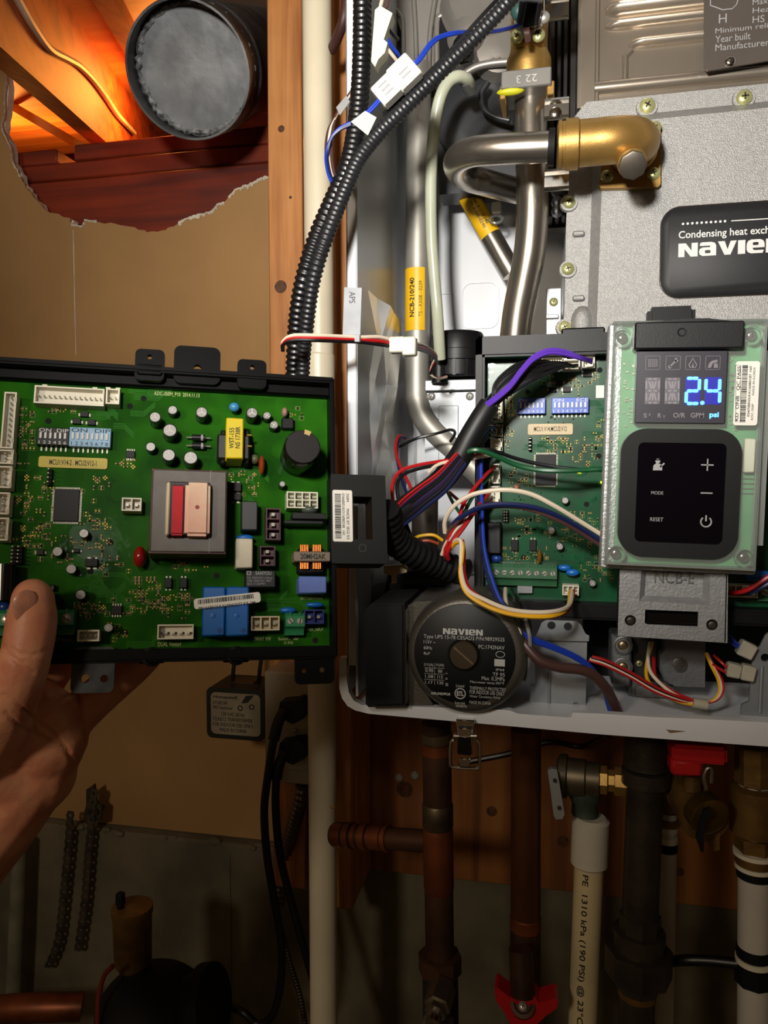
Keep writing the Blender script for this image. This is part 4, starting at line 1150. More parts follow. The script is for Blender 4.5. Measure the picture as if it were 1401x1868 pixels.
x0, x1, z0, z1 = hf.rect(-60, 700, 600, 1184, 0)
hz0, hz1, hx0, hx1 = z0, hf.L(300, 712, 0).z, x0, x1
MB().box(hx0 - .003, hx1 + .003, .0016, .006, hz0 - .003, hz1 + .003, .001).build('tray_base', tray, ht)
MB().box(hx0, hx1, .0, .0016, hz0, hz1, .0002).build('board', pcb_held, ht)
tr = []
zt_ = hf.L(300, 668, WH).z; zb_ = hf.L(300, 1207, WH * .6).z; xr_ = hf.L(614, 950, WH).x
MB().box(hx0 - .004, xr_, -WH, .006, zt_ - .0035, zt_, .001, 2).build('tray_wall', tray, ht)
MB().box(hx0 - .004, xr_, -WH * .35, .006, hz1, zt_ - .003, .001).build('tray_shelf', tray, ht)
MB().box(hx0 - .004, xr_, -WH * .7, .006, zb_, hz0, .0012, 2).build('tray_wall', tray, ht)
MB().box(hx1 - .0005, xr_, -WH, .006, zb_, zt_, .001, 2).build('tray_wall', tray, ht)
MB().box(hx0 - .004, hx0, -WH, .006, zb_, zt_, .001, 2).build('tray_wall', tray, ht)
def tab(r, hs, h, name, rr=.003, thick=.003, dn=False):
    a0, a1, b0, b1 = hf.rect(*r, h)
    hl = [circ(hf.L(px, py, h).x, hf.L(px, py, h).z, q, 14) for px, py, q in hs]
    o = MB().plate(rrect(a0, a1, b0, b1, rr), hl, -h, -h + thick).build(name, tray, ht)
    return o
tab((246, 637, 300, 694), ((273, 651, .0014),), WH - .002, 'mounting_tab')
pbox(hf, (250, 664, 296, 684), .004, WH - .001, tray, ht, 'tab_step', .0008)
tab((317, 632, 402, 700), ((360, 672, .0023),), WH - .004, 'mounting_tab', .004)
tab((433, 656, 486, 708), ((460, 670, .0014),), WH - .002, 'mounting_tab')
o = tab((130, 1180, 209, 1264), ((155, 1238, .0022), (190, 1238, .0019)), .006, 'mounting_tab', .003); o.data.materials[0] = mat('tray_light_grey', (62, 65, 74), .42, var=.3, vs_=120)  # lighter, mottled grey than the rest of the tray
tab((538, 1185, 610, 1248), ((555, 1224, .0012), (588, 1222, .0014)), .006, 'mounting_tab', .003)
for a, b in ((277, 1198), (432, 1196)):
    c = hf.L(a, b, .008); MB().lathe((c.x, -.002, c.z), (0, -1, 0), [(0, .005), (.006, .005), (.0062, .0035), (.004, .003)], 20).build('screw_boss', tray, ht)
    pbox(hf, (a - 26, b - 10, a + 24, b + 12), .0, .006, tray, ht, 'boss_block', .001)
# connectors
header(hf, ht, (62, 706, 190, 738), .0075, 13, False)
header(hf, ht, (193, 709, 218, 737), .0075, 2, False)
header(hf, ht, (4, 715, 27, 818), .0085, 10, True)
for a in ((-8, 820, 24, 846), (-8, 850, 21, 890), (-10, 898, 17, 938), (-10, 944, 15, 986)): header(hf, ht, a, .008, 3, True)
conn(hf, ht, (222, 908, 258, 932), .008, 2, 1)
conn(hf, ht, (523, 897, 580, 927), .0085, 4, 2, nylont)
conn(hf, ht, (458, 1124, 510, 1150), .0095, 3, 1, mat('ivory_nylon', (206, 192, 160), .45))
conn(hf, ht, (287, 1139, 353, 1166), .0075, 1, 1, pin=False)
for k in range(5):
    c = hf.L(294 + k * 13.5, 1155, .0077); MB().lathe((c.x, -.0075, c.z), (0, -1, 0), [(-.001, .0007), (.0006, .0007)], 8).build('contact', slotm, ht)
header(hf, ht, (141, 1149, 181, 1170), .0075, 4, False, teeth=False)
maroon = mat('maroon_plastic', (70, 26, 40), .4)
conn(hf, ht, (485, 927, 512, 985), .0095, 1, 3, maroon)
conn(hf, ht, (474, 996, 502, 1032), .0095, 1, 2, maroon)
conn(hf, ht, (555, 1112, 591, 1138), .0085, 2, 1, mat('dark_blue_plastic', (20, 40, 120), .4))
# switches, chips, labels
dip(hf, ht, (67, 780, 126, 812), 6, black, inkw, nums='w', brand='ON  DIP')
dip(hf, ht, (126, 780, 202, 815), 8, mat('pale_blue_plastic', (132, 174, 206), .4), inkw, nums='k', brand='ON  DIP')
x0, x1, z0, z1 = hf.rect(70, 834, 196, 854, .0009)
MB().plate(rrect(x0, x1, z0, z1, .0012), [], -.0009, -.0007).build('version_label', mat('yellow_sticker', (206, 186, 64), .5), ht)
text('MCU1:V14-2 . MCU2:V12-1', hf.rect(90, 839, 176, 849, .001), -.001, ink, ht, bold=.01)
chip(hf, ht, (98, 892, 144, 951), .0016, (18, 24))
chip(hf, ht, (230, 822, 246, 835), .0016, (5, 0)); chip(hf, ht, (203, 1105, 222, 1121), .0016, (4, 0))
for r_ in ((146, 750, 161, 760), (132, 763, 147, 773), (159, 765, 174, 775), (66, 1002, 80, 1012), (134, 1001, 145, 1008)): chip(hf, ht, r_, .0022, (0, 1), gull=.001)
for r_ in ((155, 1019, 178, 1033), (300, 1054, 313, 1072), (328, 1054, 341, 1072), (420, 880, 440, 896), (420, 900, 440, 912)): chip(hf, ht, r_, .0032, (2, 0))
for r_, n_ in (((86, 855, 95, 886), 4), ((20, 996, 41, 1030), 5)):
    o = pbox(hf, r_, 0, .0025, blackm, ht, 'pin_strip'); m = MB(); x0, x1, z0, z1 = hf.rect(*r_, .0025)
    for j in range(n_):
        for q in ((.5,) if n_ == 4 else (.25, .75)):
            cx, cz = x0 + (x1 - x0) * q, z0 + (z1 - z0) * (j + .5) / n_; m.box(cx - .0003, cx + .0003, -.007, -.002, cz - .0003, cz + .0003)
    m.build('contact_pins', tinm, o)['kind'] = 'stuff'
# capacitors
for a, b, r in ((283, 761, 10.5), (315, 748, 9), (368, 752, 11), (310, 785, 13), (275, 815, 9), (308, 830, 12), (348, 835, 13), (460, 753, 11), (487, 758, 8), (500, 775, 8.5), (153, 973, 8.5), (105, 1006, 9), (130, 1038, 9), (147, 1085, 9), (198, 1145, 8), (515, 883, 6)):
    can(hf, ht, a, b, r, .011 if r > 9.5 else .0065)
# large capacitor
c = hf.L(552, 815, .026); r = 36 * .385 / FPX; b0 = Vector((c.x, 0, c.z))
bigm = mat('large_capacitor', (22, 16, 16), .2, var=.05)
o = MB().lathe(b0, (0, -1, 0), [(0, r * .97), (.002, r), (.004, r * .95), (.006, r), (.0245, r), (.026, r * .93)], 40).build('large_capacitor', bigm, ht)
MB().lathe((c.x, -.026, c.z), (0, -1, 0), [(0, r * .92), (.0003, r * .91)], 40).build('can_top', mat('capacitor_lid', (24, 19, 19), .5, spec=.3), o)
m = MB(); rr_ = []
for k in range(6):
    a = math.pi / 2 - .22 + .4 * k / 5 - .3
    rr_.append([(c.x + math.cos(a) * r * q_, -.0264, c.z + math.sin(a) * r * q_) for q_ in (.72, .98)])
vv = [[m.bm.verts.new(p) for p in row] for row in rr_]
for u_, v_ in zip(vv, vv[1:]): m.bm.faces.new((u_[0], v_[0], v_[1], u_[1]))
m.build('polarity_mark', mat('tan_mark', (190, 160, 96), .5), o)
# discs, diodes, film capacitors
disc(hf, ht, 428, 738, 10, 9, .010, mat('sky_blue_disc', (66, 140, 190), .35), th=.002)
disc(hf, ht, 448, 978, 16, 6, .011, bluep); disc(hf, ht, 527, 1112, 15, 6, .010, bluep); disc(hf, ht, 576, 1102, 17, 5, .010, bluep)
disc(hf, ht, 4, 1106, 10, 9, .009, mat('deep_blue_disc', (30, 62, 140), .25))
for b in (797, 812):
    p, q = hf.L(350, b, .004), hf.L(374, b + 1, .004)
    o = MB().cyl((p.x, -.003, p.z), (q.x, -.003, q.z), .0018, None, 14).build('diode', capside, ht)
    MB().cyl((p.x - .003, -.003, p.z), (q.x + .003, -.003, q.z), .0004, None, 8).build('diode_lead', tinm, o)
    MB().cyl((q.x - .0022, -.003, q.z), (q.x - .001, -.003, q.z), .00185, None, 14).build('cathode_band', inkg, o)
rf = mat('red_film_capacitor', (150, 24, 22), .18, coat=.4)
c = hf.L(254, 1014, .010); MB().ball((c.x, -.006, c.z), .0034, .0055, .0058, 20).build('film_capacitor', rf, ht)
c = hf.L(478, 846, .008); MB().ball((c.x, -.005, c.z), .0018, .0045, .0055, 16).build('film_capacitor', mat('orange_film', (150, 62, 24), .25, coat=.4), ht)
c = hf.L(465, 836, .006); MB().ball((c.x, -.004, c.z), .0024, .003, .0028, 14).build('varistor', mat('olive_disc', (96, 100, 66), .4), ht)
c = hf.L(520, 750, .006); MB().ball((c.x, -.004, c.z), .0018, .003, .0028, 14).build('varistor', mat('pinkish_disc', (150, 116, 106), .4), ht)
o = pbox(hf, (514, 762, 536, 782), 0, .004, chipm, ht, 'bridge_rectifier', .0006)
# small switching transformer with yellow tape
o = pbox(hf, (396, 792, 456, 838), 0, .012, mat('transformer_core', (26, 22, 18), .45), ht, 'switching_transformer', .001)
pbox(hf, (402, 784, 412, 846), .001, .010, blackm, o, 'bobbin', .0008); pbox(hf, (444, 784, 455, 846), .001, .010, blackm, o, 'bobbin', .0008)
ytape = mat('yellow_tape', (214, 190, 20), .35, var=.05)
pbox(hf, (412, 762, 444, 836), .0, .017, ytape, o, 'yellow_tape', .0006)
text('WST-155\nNS 1738R', hf.rect(418, 778, 438, 818, .0172), -.0172, ink, o, rot=90, bold=.01, space=.9)
for b in (792, 812):
    pbox(hf, (450, b, 460, b + 3), .010, .0125, gold, o, 'wire_loop', .0003)
# main transformer
t_ = pbox(hf, (275, 857, 413, 1008), .0, .022, mat('transformer_laminate', (92, 86, 80), .5, .2, var=.06, vs_=200), ht, 'transformer', .0008)
lam = mat('red_brown_lacquer', (86, 26, 22), .4)
x0, x1, z0, z1 = hf.rect(275, 857, 413, 1008, .022)
MB().box(x0 - .0004, x1 + .0002, -.0212, -.001, z0 - .0006, z1 + .0004, .0003).build('lacquered_side', lam, t_)
MB().box(x1 - .0085, x1 - .0083, -.0222, -.02, z0, z1).build('lamination_line', inkg, t_)
ivory = mat('bobbin_ivory', (206, 190, 160), .45, var=.05)
pbox(hf, (302, 879, 383, 976), .018, .0268, mat('coil_dark', (36, 14, 14), .5), t_, 'coil_former', .0005)
pbox(hf, (302, 878, 310, 976), .018, .0285, ivory, t_, 'bobbin_wall', .0008)
pbox(hf, (337, 879, 383, 977), .018, .0288, mat('pink_ivory', (222, 196, 166), .6, spec=.2, var=.10, vs_=60, col2=(222, 170, 148)), t_, 'bobbin_cover', .0016, 2)
pbox(hf, (310, 883, 337, 976), .018, .0278, mat('red_tape', (196, 22, 34), .5, spec=.2, var=.1, vs_=80), t_, 'red_tape', .001, 2)
c = hf.L(360, 925, .029); MB().lathe((c.x, -.0288, c.z), (0, -1, 0), [(0, .0011), (.0001, .001)], 12).build('red_dot', mat('red_dot', (150, 20, 30), .5), t_)
# relays and boxes
pbox(hf, (440, 914, 470, 967), 0, .010, mat('dark_grey_relay', (46, 46, 48), .45), ht, 'relay', .0006)
pbox(hf, (430, 982, 461, 1036), 0, .012, mat('cream_relay', (206, 196, 172), .45), ht, 'relay', .0006)
o = pbox(hf, (447, 1040, 503, 1072), 0, .011, mat('relay_black', (22, 22, 24), .4), ht, 'relay', .0006)
text('SANYOU', hf.rect(466, 1042, 495, 1049, .0111), -.0112, inkg, o, bold=.02)
text('5A 250VAC cULus\n10A 250VAC 40C\nSJ-S-112DMH', hf.rect(451, 1052, 497, 1068, .0111), -.0112, inkg, o)
c = hf.rect(450, 1042, 458, 1049, .0111)
MB().plate([(c[0], c[2]), (c[1], c[2]), (c[1], c[3]), (c[0], c[3])], [circ((c[0] + c[1]) / 2, (c[2] + c[3]) / 2, .0007, 10)], -.01125, -.0109).build('maker_mark', inkg, o)
pbox(hf, (545, 1051, 596, 1082), 0, .012, mat('periwinkle_box', (104, 128, 204), .4), ht, 'film_box_capacitor', .0006)
rl_ = mat('relay_blue', (16, 96, 176), .36, var=.04)
for a, b in ((369, 411), (412, 454)):
    o = pbox(hf, (a, 1070, b, 1160), 0, .0145, rl_, ht, 'blue_relay', .0008)
    c = hf.L(a + 20, 1123, .0146); MB().lathe((c.x, -.0145, c.z), (0, -1, 0), [(-.0005, .0013), (.0002, .0013), (.00025, .001)], 14).build('moulded_pip', rl_, o)
    c = hf.L(b - 10, 1150, .0146); MB().lathe((c.x, -.0145, c.z), (0, -1, 0), [(-.0005, .0014), (.0001, .0014)], 14).build('moulded_pip', mat('relay_blue_dark', (14, 66, 140), .4), o)
# barcode sticker across the blue relays
q = [hf.L(*p, .0149) for p in ((353, 1093), (474, 1080), (476, 1098), (355, 1112))]
cen = (q[0] + q[2]) / 2; w_ = (q[1] - q[0]).length / 2; h_ = (q[3] - q[0]).length / 2; ti = math.atan2(q[1].z - q[0].z, q[1].x - q[0].x)
o = MB().plate(rrect(-w_, w_, -h_, h_, .0014), [], -.0002, .0002).xform(Matrix.Translation((cen.x, -.0149, cen.z)) @ Matrix.Rotation(-ti, 4, 'Y')).build('barcode_sticker', paper, ht)
barcode(hf, o, (cen.x - w_ * .88, cen.x + w_ * .82, cen.z - h_ * .12, cen.z + h_ * .72), -.0152, 60, False, 3, tilt=-ti, cen=(cen.x, -.0152, cen.z))
o2 = text('09166BNXAX10060377 KE-3M', (cen.x - w_ * .88, cen.x + w_ * .82, -.0012, .0004), -.0153, ink, o, bold=.01)
for v in o2.data.vertices:
    v.co.z = v.co.z - .0022 ; X, Z = v.co.x - cen.x, v.co.z
    v.co.x = cen.x + X * math.cos(ti) - Z * math.sin(ti); v.co.z = cen.z + X * math.sin(ti) + Z * math.cos(ti)
# choke with copper windings and printed core band
ck = pbox(hf, (536, 1006, 603, 1024), .002, .0135, mat('choke_band', (134, 118, 100), .5), ht, 'choke', .0005)
text('20MH2AK', hf.rect(548, 1010, 594, 1020, .0137), -.0138, ink, ck, bold=.015)
cw_ = mat('copper_winding', (176, 92, 40), .3, .85)
for b0, b1 in ((994, 1006), (1024, 1038)):
    for k in range(5):
        for a in (549, 572):
            p, q = hf.L(a + k * 3.2, b0, .010), hf.L(a + k * 3.2, b1, .010)
            MB().cyl((p.x, -.010, p.z), (q.x, -.010, q.z), .0006, None, 8).build('winding', cw_, ck)
pbox(hf, (543, 1000, 592, 1046), .0, .008, blackm, ck, 'choke_bobbin', .001)
# heat sink, terminal blocks, big horizontal capacitor
hsk = mat('dark_heatsink', (36, 38, 38), .4, .4)
pbox(hf, (533, 935, 595, 947), 0, .012, hsk, ht, 'heat_sink', .0004); pbox(hf, (518, 949, 590, 956), 0, .010, hsk, ht, 'heat_sink', .0004)
c = hf.L(566, 929, .009); MB().ball((c.x, -.006, c.z), .0045, .004, .0022, 14).build('thermistor', mat('grey_green_disc', (80, 90, 82), .4), ht)
grn = mat('green_terminal', (46, 128, 82), .35, var=.06)
termblock(hf, ht, (521, 1118, 556, 1158), 2, .010, grn)
termblock(hf, ht, (-30, 1112, 134, 1158), 6, .010, grn)
c0_, c1_ = hf.L(8, 1030, .007), hf.L(6, 1096, .007)
MB().cyl((c0_.x, -.0055, c0_.z), (c1_.x, -.0055, c1_.z), .0052, None, 22).build('lying_capacitor', bigm, ht)
o = pbox(hf, (91, 1066, 100, 1078), 0, .003, capside, ht, 'diode', .0006); c = hf.L(97, 1090, .003)
MB().ball((c.x, -.003, c.z), .0012, .003, .003, 10).build('film_capacitor', mat('orange_film', (150, 62, 24)), ht)
# printed legends
for s_, r_ in (('KDC-350M_P10  2014.11.13', (282, 716, 364, 724)), ('3WAY V/V', (463, 1162, 494, 1169)), ('Extern Power\n(1.5A)', (508, 1163, 545, 1176)), ('DUAL Venturi', (288, 1171, 330, 1179)), ('GAS V/V', (148, 1178, 172, 1185)), ('POWER_INPUT', (553, 1146, 590, 1152)), ('AC120V/FAN', (548, 1089, 588, 1094)), ('CZ81T Burner', (91, 1164, 130, 1170))):
    text(s_, hf.rect(*r_, .0001), -.00012, silk, ht, align='CENTER')
holes_(hf, ht, ((88, 768), (237, 741), (237, 1206 - 20), (201, 990), (112, 1099), (228, 1154), (165, 1042), (395, 1050), (532, 1162), (262, 727), (575, 1168)), .0016)
smd(hf, ht, ((38, 740, 62, 822, 26), (28, 840, 60, 1000, 30), (60, 860, 95, 1000, 26), (150, 860, 200, 1000, 36), (85, 745, 135, 752, 8), (215, 840, 250, 855, 10), (240, 1050, 295, 1120, 44), (300, 1080, 350, 1132, 26), (140, 1096, 195, 1130, 28), (165, 1000, 240, 1050, 16), (60, 960, 135, 1030, 24), (200, 1095, 240, 1170, 16), (415, 860, 470, 910, 18), (515, 745, 560, 775, 10), (320, 1010, 400, 1045, 12)), 11)
traces(hf, ht, ((150, 740, 260, 790, 5), (410, 850, 440, 905, 5), (130, 1040, 230, 1090, 7), (430, 1080, 520, 1110, 5), (30, 1000, 120, 1050, 5), (200, 1160, 330, 1180, 4), (230, 700, 300, 735, 4)), 4, tracem)
# current sensor housing on the right with a window and a barcode sticker
ctm = mat('sensor_housing', (16, 16, 15), .55, bump=.03, bs=900, spec=.3)
x0, x1, z0, z1 = hf.rect(604, 866, 705, 1028, .014)
w0 = hf.rect(645, 906, 679, 984, .014)
ct = MB().plate(rrect(x0, x1, z0, z1, .001), [[(w0[0], w0[2]), (w0[1], w0[2]), (w0[1], w0[3]), (w0[0], w0[3])]], -.014, .004).build('sensor_housing', ctm, ht)
st = hf.rect(607, 894, 643, 988, .0143)
MB().plate(rrect(st[0], st[1], st[2], st[3], .001), [], -.0143, -.0139).build('barcode_sticker', paper, ct)
barcode(hf, ct, hf.rect(611, 900, 622, 982, .0144), -.01445, 60, True, 5)
text('03468001AXV16080248  142', hf.rect(624, 900, 629, 976, .0144), -.0145, ink, ct, rot=-90)
text('350M      MADE BY SEGI KS', hf.rect(632, 900, 637, 984, .0144), -.0145, ink, ct, rot=-90)
c = hf.rect(655, 993, 668, 1007, .0141)
MB().plate(rrect(c[0], c[1], c[2], c[3], .0015), [rrect(c[0] + .0004, c[1] - .0004, c[2] + .0004, c[3] - .0004, .0012)], -.01425, -.0139).build('moulded_mark', mat('moulded_grey', (52, 52, 50), .5), ct)

# ================================================================== THE FITTED CONTROL BOARD
YP = .505
ct_, cf = thing('fitted_board', 'green control board in a black tray fitted inside the boiler', 'circuit board', P(1000, 1120, YP))
cf.scale = .49 / FPX
fm = mat('frame_black', (11, 11, 13), .45, bump=.03, bs=900, spec=.25)
X0, X1, Z0, Z1 = cf.rect(886, 634, 1560, 1108, 0)
MB().box(X0, X1, 0, .0016, Z0, Z1).build('board', pcb_fix, ct_)
MB().box(X0 - .004, X1 + .004, .0016, .02, Z0 - .004, Z1 + .004, .001).build('tray_base', fm, ct_)
a0 = cf.rect(866, 613, 886, 1100, .016)
MB().box(a0[0], X0, -.016, .006, cf.L(880, 1112, .016).z, cf.L(880, 613, .016).z, .0015, 2).build('tray_wall', fm, ct_)
MB().box(a0[0], X1 + .004, -.016, .006, Z1 - .0045, cf.L(880, 613, .016).z, .0015, 2).build('tray_wall', fm, ct_)
MB().box(a0[0], X1 + .004, -.013, .01, cf.L(1000, 1128, .013).z, cf.L(1000, 1100, .013).z, .0015, 2).build('tray_wall', fm, ct_)
for a, b in ((1025, 597), (1105, 610)): pass
pbox(cf, (1024, 597, 1104, 618), -.004, .008, fm, ct_, 'tray_clip', .001)
pbox(cf, (1182, 557, 1270, 600), 0.0, .012, fm, ct_, 'tray_tab', .0025, 2)
header(cf, ct_, (988, 650, 1028, 665), .008, 8, False); header(cf, ct_, (1026, 655, 1058, 676), .008, 8, False); header(cf, ct_, (1062, 648, 1085, 671), .008, 2, False)
for r_, n_ in (((903, 712, 917, 770), 8), ((896, 775, 916, 796), 3), ((894, 800, 916, 822), 3), ((892, 846, 912, 882), 4), ((889, 887, 912, 918), 4)): header(cf, ct_, r_, .008, n_, True)
conn(cf, ct_, (1026, 1068, 1056, 1086), .008, 3, 1); conn(cf, ct_, (1328, 1068, 1383, 1090), .009, 4, 1)
bl = mat('switch_blue', (52, 92, 190), .38, var=.05)
dip(cf, ct_, (944, 726, 995, 755), 6, bl, inkw, nums='w'); dip(cf, ct_, (1006, 725, 1074, 754), 8, bl, inkw, nums='w')
x0, x1, z0, z1 = cf.rect(963, 773, 1045, 793, .0009)
MB().plate(rrect(x0, x1, z0, z1, .0012), [], -.0009, -.0007).build('version_label', mat('cream_sticker', (198, 178, 140), .5), ct_)
text('MCU1:V14,MCU2:V12', cf.rect(974, 778, 1034, 788, .001), -.001, ink, ct_, bold=.01)
chip(cf, ct_, (977, 829, 1014, 885), .0016, (16, 24))
for r_ in ((1014, 693, 1027, 703), (1001, 706, 1015, 715), (1027, 705, 1041, 715), (1064, 679, 1079, 687)): chip(cf, ct_, r_, .002, (0, 1), gull=.001)
for r_ in ((932, 985, 945, 1005), (966, 985, 978, 1005)): chip(cf, ct_, r_, .003, (2, 0))
for r_, n_ in (((964, 797, 970, 823), 4), ((917, 931, 928, 952), 4)):
    o = pbox(cf, r_, 0, .0025, blackm, ct_, 'pin_strip'); m = MB(); x0, x1, z0, z1 = cf.rect(*r_, .0025)
    for j in range(n_):
        for q in (.3, .7): cx, cz = x0 + (x1 - x0) * q, z0 + (z1 - z0) * (j + .5) / n_; m.box(cx - .0003, cx + .0003, -.006, -.002, cz - .0003, cz + .0003)
    m.build('contact_pins', tinm, o)['kind'] = 'stuff'
for a, b, r in ((1031, 913, 6.5), (1006, 968, 7), (1021, 997, 7), (1081, 1064, 6.5)): can(cf, ct_, a, b, r, .006)
c = cf.L(942, 889, .004); MB().ball((c.x, -.003, c.z), .002, .002, .002, 12).build('bead_component', mat('salmon_bead', (150, 100, 76), .4), ct_)
disc(cf, ct_, 1030, 1037, 12, 6, .008, bluep); disc(cf, ct_, 1045, 1046, 12, 6.5, .009, bluep); disc(cf, ct_, 905, 1020, 10, 7, .008, mat('deep_blue_disc', (30, 62, 140)))
c = cf.L(984, 1016, .007); MB().ball((c.x, -.0045, c.z), .0016, .003, .0045, 12).build('film_capacitor', mat('ochre_film', (128, 88, 30), .3), ct_)
pbox(cf, (888, 953, 913, 1010), 0, .010, mat('relay_black', (22, 22, 24)), ct_, 'relay', .0006)
termblock(cf, ct_, (884, 1030, 1016, 1070), 9, .009, mat('dull_green_terminal', (58, 106, 74), .4))
q = [cf.L(*p, .004) for p in ((944, 1068), (948, 1066), (952, 1064), (962, 1064), (966, 1066), (971, 1068), (971, 1082), (944, 1082))]
c = cf.L(958, 1076, .004)
MB().plate([(v.x, v.z) for v in q], [], -.004, -.003).build('grey_clip', galv, ct_)
x0, x1, z0, z1 = cf.rect(1087, 703, 1102, 726, .0008); MB().box(x0, x1, -.0008, -.0006, z0, z1).build('white_sticker', paper, ct_)
holes_(cf, ct_, ((963, 715), (1094, 675), (1092, 832), (955, 1017), (1070, 920)), .0017)
smd(cf, ct_, ((918, 715, 938, 770, 24), (920, 775, 935, 822, 12), (985, 800, 1050, 828, 30), (1045, 800, 1095, 850, 26), (925, 850, 970, 900, 16), (1085, 760, 1098, 800, 8), (940, 930, 1010, 980, 36), (1020, 930, 1095, 1000, 30), (920, 1000, 1000, 1028, 24), (1060, 1010, 1120, 1060, 24), (985, 680, 1090, 720, 20)), 21)
traces(cf, ct_, ((925, 800, 1000, 830, 8), (1000, 860, 1080, 920, 8), (1010, 1000, 1080, 1050, 8), (930, 930, 980, 990, 7), (1060, 730, 1095, 790, 6)), 9, mat('board_trace_dark', (24, 92, 54), .5, spec=.1))
ledm = mat('amber_led', (255, 170, 30), .4, emit=14)
c = cf.L(1057, 861, .001); MB().box(c.x - .0012, c.x + .0012, -.0014, 0, c.z - .0007, c.z + .0007, .0002).build('amber_led', ledm, ct_)
c = cf.L(1098, 880, .001); MB().box(c.x - .0008, c.x + .0008, -.0012, 0, c.z - .0006, c.z + .0006, .0002).build('amber_led', ledm, ct_)
# solder joints that glint along the lacquered board
m = MB(); rnd = random.Random(2)
for a0_, b0_, n_ in ((995, 690, 6), (1010, 764, 8), (920, 850, 8), (950, 905, 8), (1085, 860, 6), (900, 1085, 5), (1000, 1010, 10)):
    for k in range(n_):
        c = cf.L(a0_ + rnd.uniform(-40, 40), b0_ + rnd.uniform(-8, 8), 0); m.ball((c.x, 0, c.z), .0005, .0005, .0005, 6)
m.build('solder_joints', solder, ct_)['kind'] = 'stuff'
# blue capacitor and green terminal at the right edge
c = cf.L(1390, 1053, .008); MB().ball((c.x, -.006, c.z), .009, .004, .004, 16).build('disc_capacitor', bluep, ct_)
termblock(cf, ct_, (1386, 1070, 1480, 1100), 5, .009, mat('dull_green_terminal', (58, 106, 74)))
wire(ct_, cf, ((1330, 1082, .496), (1352, 1080, .485), (1375, 1070, .48), (1405, 1050, .478), (1440, 1030, .48)), 'red', .0014)
wire(ct_, cf, ((1345, 1082, .496), (1365, 1082, .487), (1385, 1074, .482), (1410, 1060, .48), (1440, 1048, .48)), 'navy', .0014)
pbox(cf, (1398, 690, 1450, 770), 0, .008, nylon, ct_, 'connector', .001)
pbox(cf, (1388, 600, 1500, 690), 0, .012, fm, ct_, 'tray_tab', .001)

# ================================================================== DISPLAY PANEL
dm = Matrix.Translation(P(1245, 1040, .455)) @ Matrix.Rotation(R(1.3), 4, 'Y')
dt_, df = thing('boiler_display', 'display panel with blue digits under a clear cover and a touch pad', 'display panel', dm)
df.scale = .43 / FPX
sil = mat('silver_panel_sheet', (186, 188, 186), .4, .6, var=.06, vs_=300, bump=.4, bs=700)
a0 = df.rect(1102, 588, 1390, 1043, -.003)
MB().box(*a0[:2], .003, .014, *a0[2:], .001).build('back_plate', sil, dt_)
a1 = df.rect(1112, 592, 1386, 1030, 0)
MB().box(*a1[:2], 0, .0016, *a1[2:], .0003).build('board', board_mat('display_board', (104, 166, 118), (88, 150, 102), (124, 178, 134)), dt_)
MB().box(a1[0], a1[0] + .0045, -.0006, .0, a1[2], a1[3]).build('metal_edge', sil, dt_)
cov = clear('clear_cover', (.95, .97, .96, 1), .05, .12, .07)
H = .008
a2 = df.rect(1111, 584, 1390, 1036, H)
wins = [rrect(*df.rect(1158, 588, 1358, 636, H), .001), rrect(*df.rect(1160, 640, 1326, 773, H), .001), rrect(*df.rect(1131, 783, 1350, 1017, H), .0125)]
MB().plate(rrect(*a2, .003), wins, -H, -H + .0012).build('clear_cover', cov, dt_)
rim = MB()
rim.box(a2[0], a2[0] + .001, -H, .003, a2[2], a2[3]); rim.box(a2[1] - .001, a2[1], -H, .003, a2[2], a2[3]); rim.box(a2[0], a2[1], -H, .003, a2[2], a2[2] + .001); rim.box(a2[0], a2[1], -H, .003, a2[3] - .001, a2[3])
o = df.rect(1378, 640, 1400, 995, .002)
rim.box(o[0], o[1], -.003, -.002, o[2], o[3])
rim.build('cover_rim', clear('clear_rim', (.86, .9, .88, 1), .06, .2, .16), dt_)
pbox(df, (1158, 586, 1358, 636), -.002, .0125, black, dt_, 'visor', .0008)
c = df.L(1244, 606, .0126); MB().lathe((c.x, -.0125, c.z), (0, -1, 0), [(-.001, .0024), (.0003, .0024), (.0002, .0018), (-.0003, .0012)], 20).build('visor_dimple', blackm, dt_)
m = MB(); v0, v1, v2 = df.L(1180, 587, .0125), df.L(1270, 580, .0125), df.L(1358, 587, .0125)
m.plate([(v0.x, v0.z), (v2.x, v2.z), (v1.x + .006, v1.z), (v1.x - .003, v1.z)], [], -.0115, -.004).build('visor_lip', black, dt_)
lcd = mat('display_glass', (50, 48, 56), .35, var=.02)
G = .0085
l_ = pbox(df, (1160, 640, 1325, 772), 0, G, lcd, dt_, 'display_module', .0003)
seg = mat('unlit_segment', (126, 122, 128), .5, var=.03)
cell = mat('unlit_cell', (92, 88, 96), .5, var=.03)
cellb = mat('backlit_cell', (6, 8, 128), .5, emit=.9)
lit = mat('lit_segment', (84, 170, 255), .4, emit=2.4)
edge = mat('icon_line', (116, 112, 118), .5)
def bar(p, q, w, y, material, parent, name):
    p, q = df.L(*p, -y), df.L(*q, -y); d = (q - p); L_ = d.length; a = math.atan2(d.z, d.x)
    m2 = MB().plate([(-L_ / 2, 0), (-L_ / 2 + w / 2, -w / 2), (L_ / 2 - w / 2, -w / 2), (L_ / 2, 0), (L_ / 2 - w / 2, w / 2), (-L_ / 2 + w / 2, w / 2)], [], 0, .0002)
    m2.xform(Matrix.Translation(((p.x + q.x) / 2, y, (p.z + q.z) / 2)) @ Matrix.Rotation(-a, 4, 'Y'))
    return m2.build(name, material, parent)
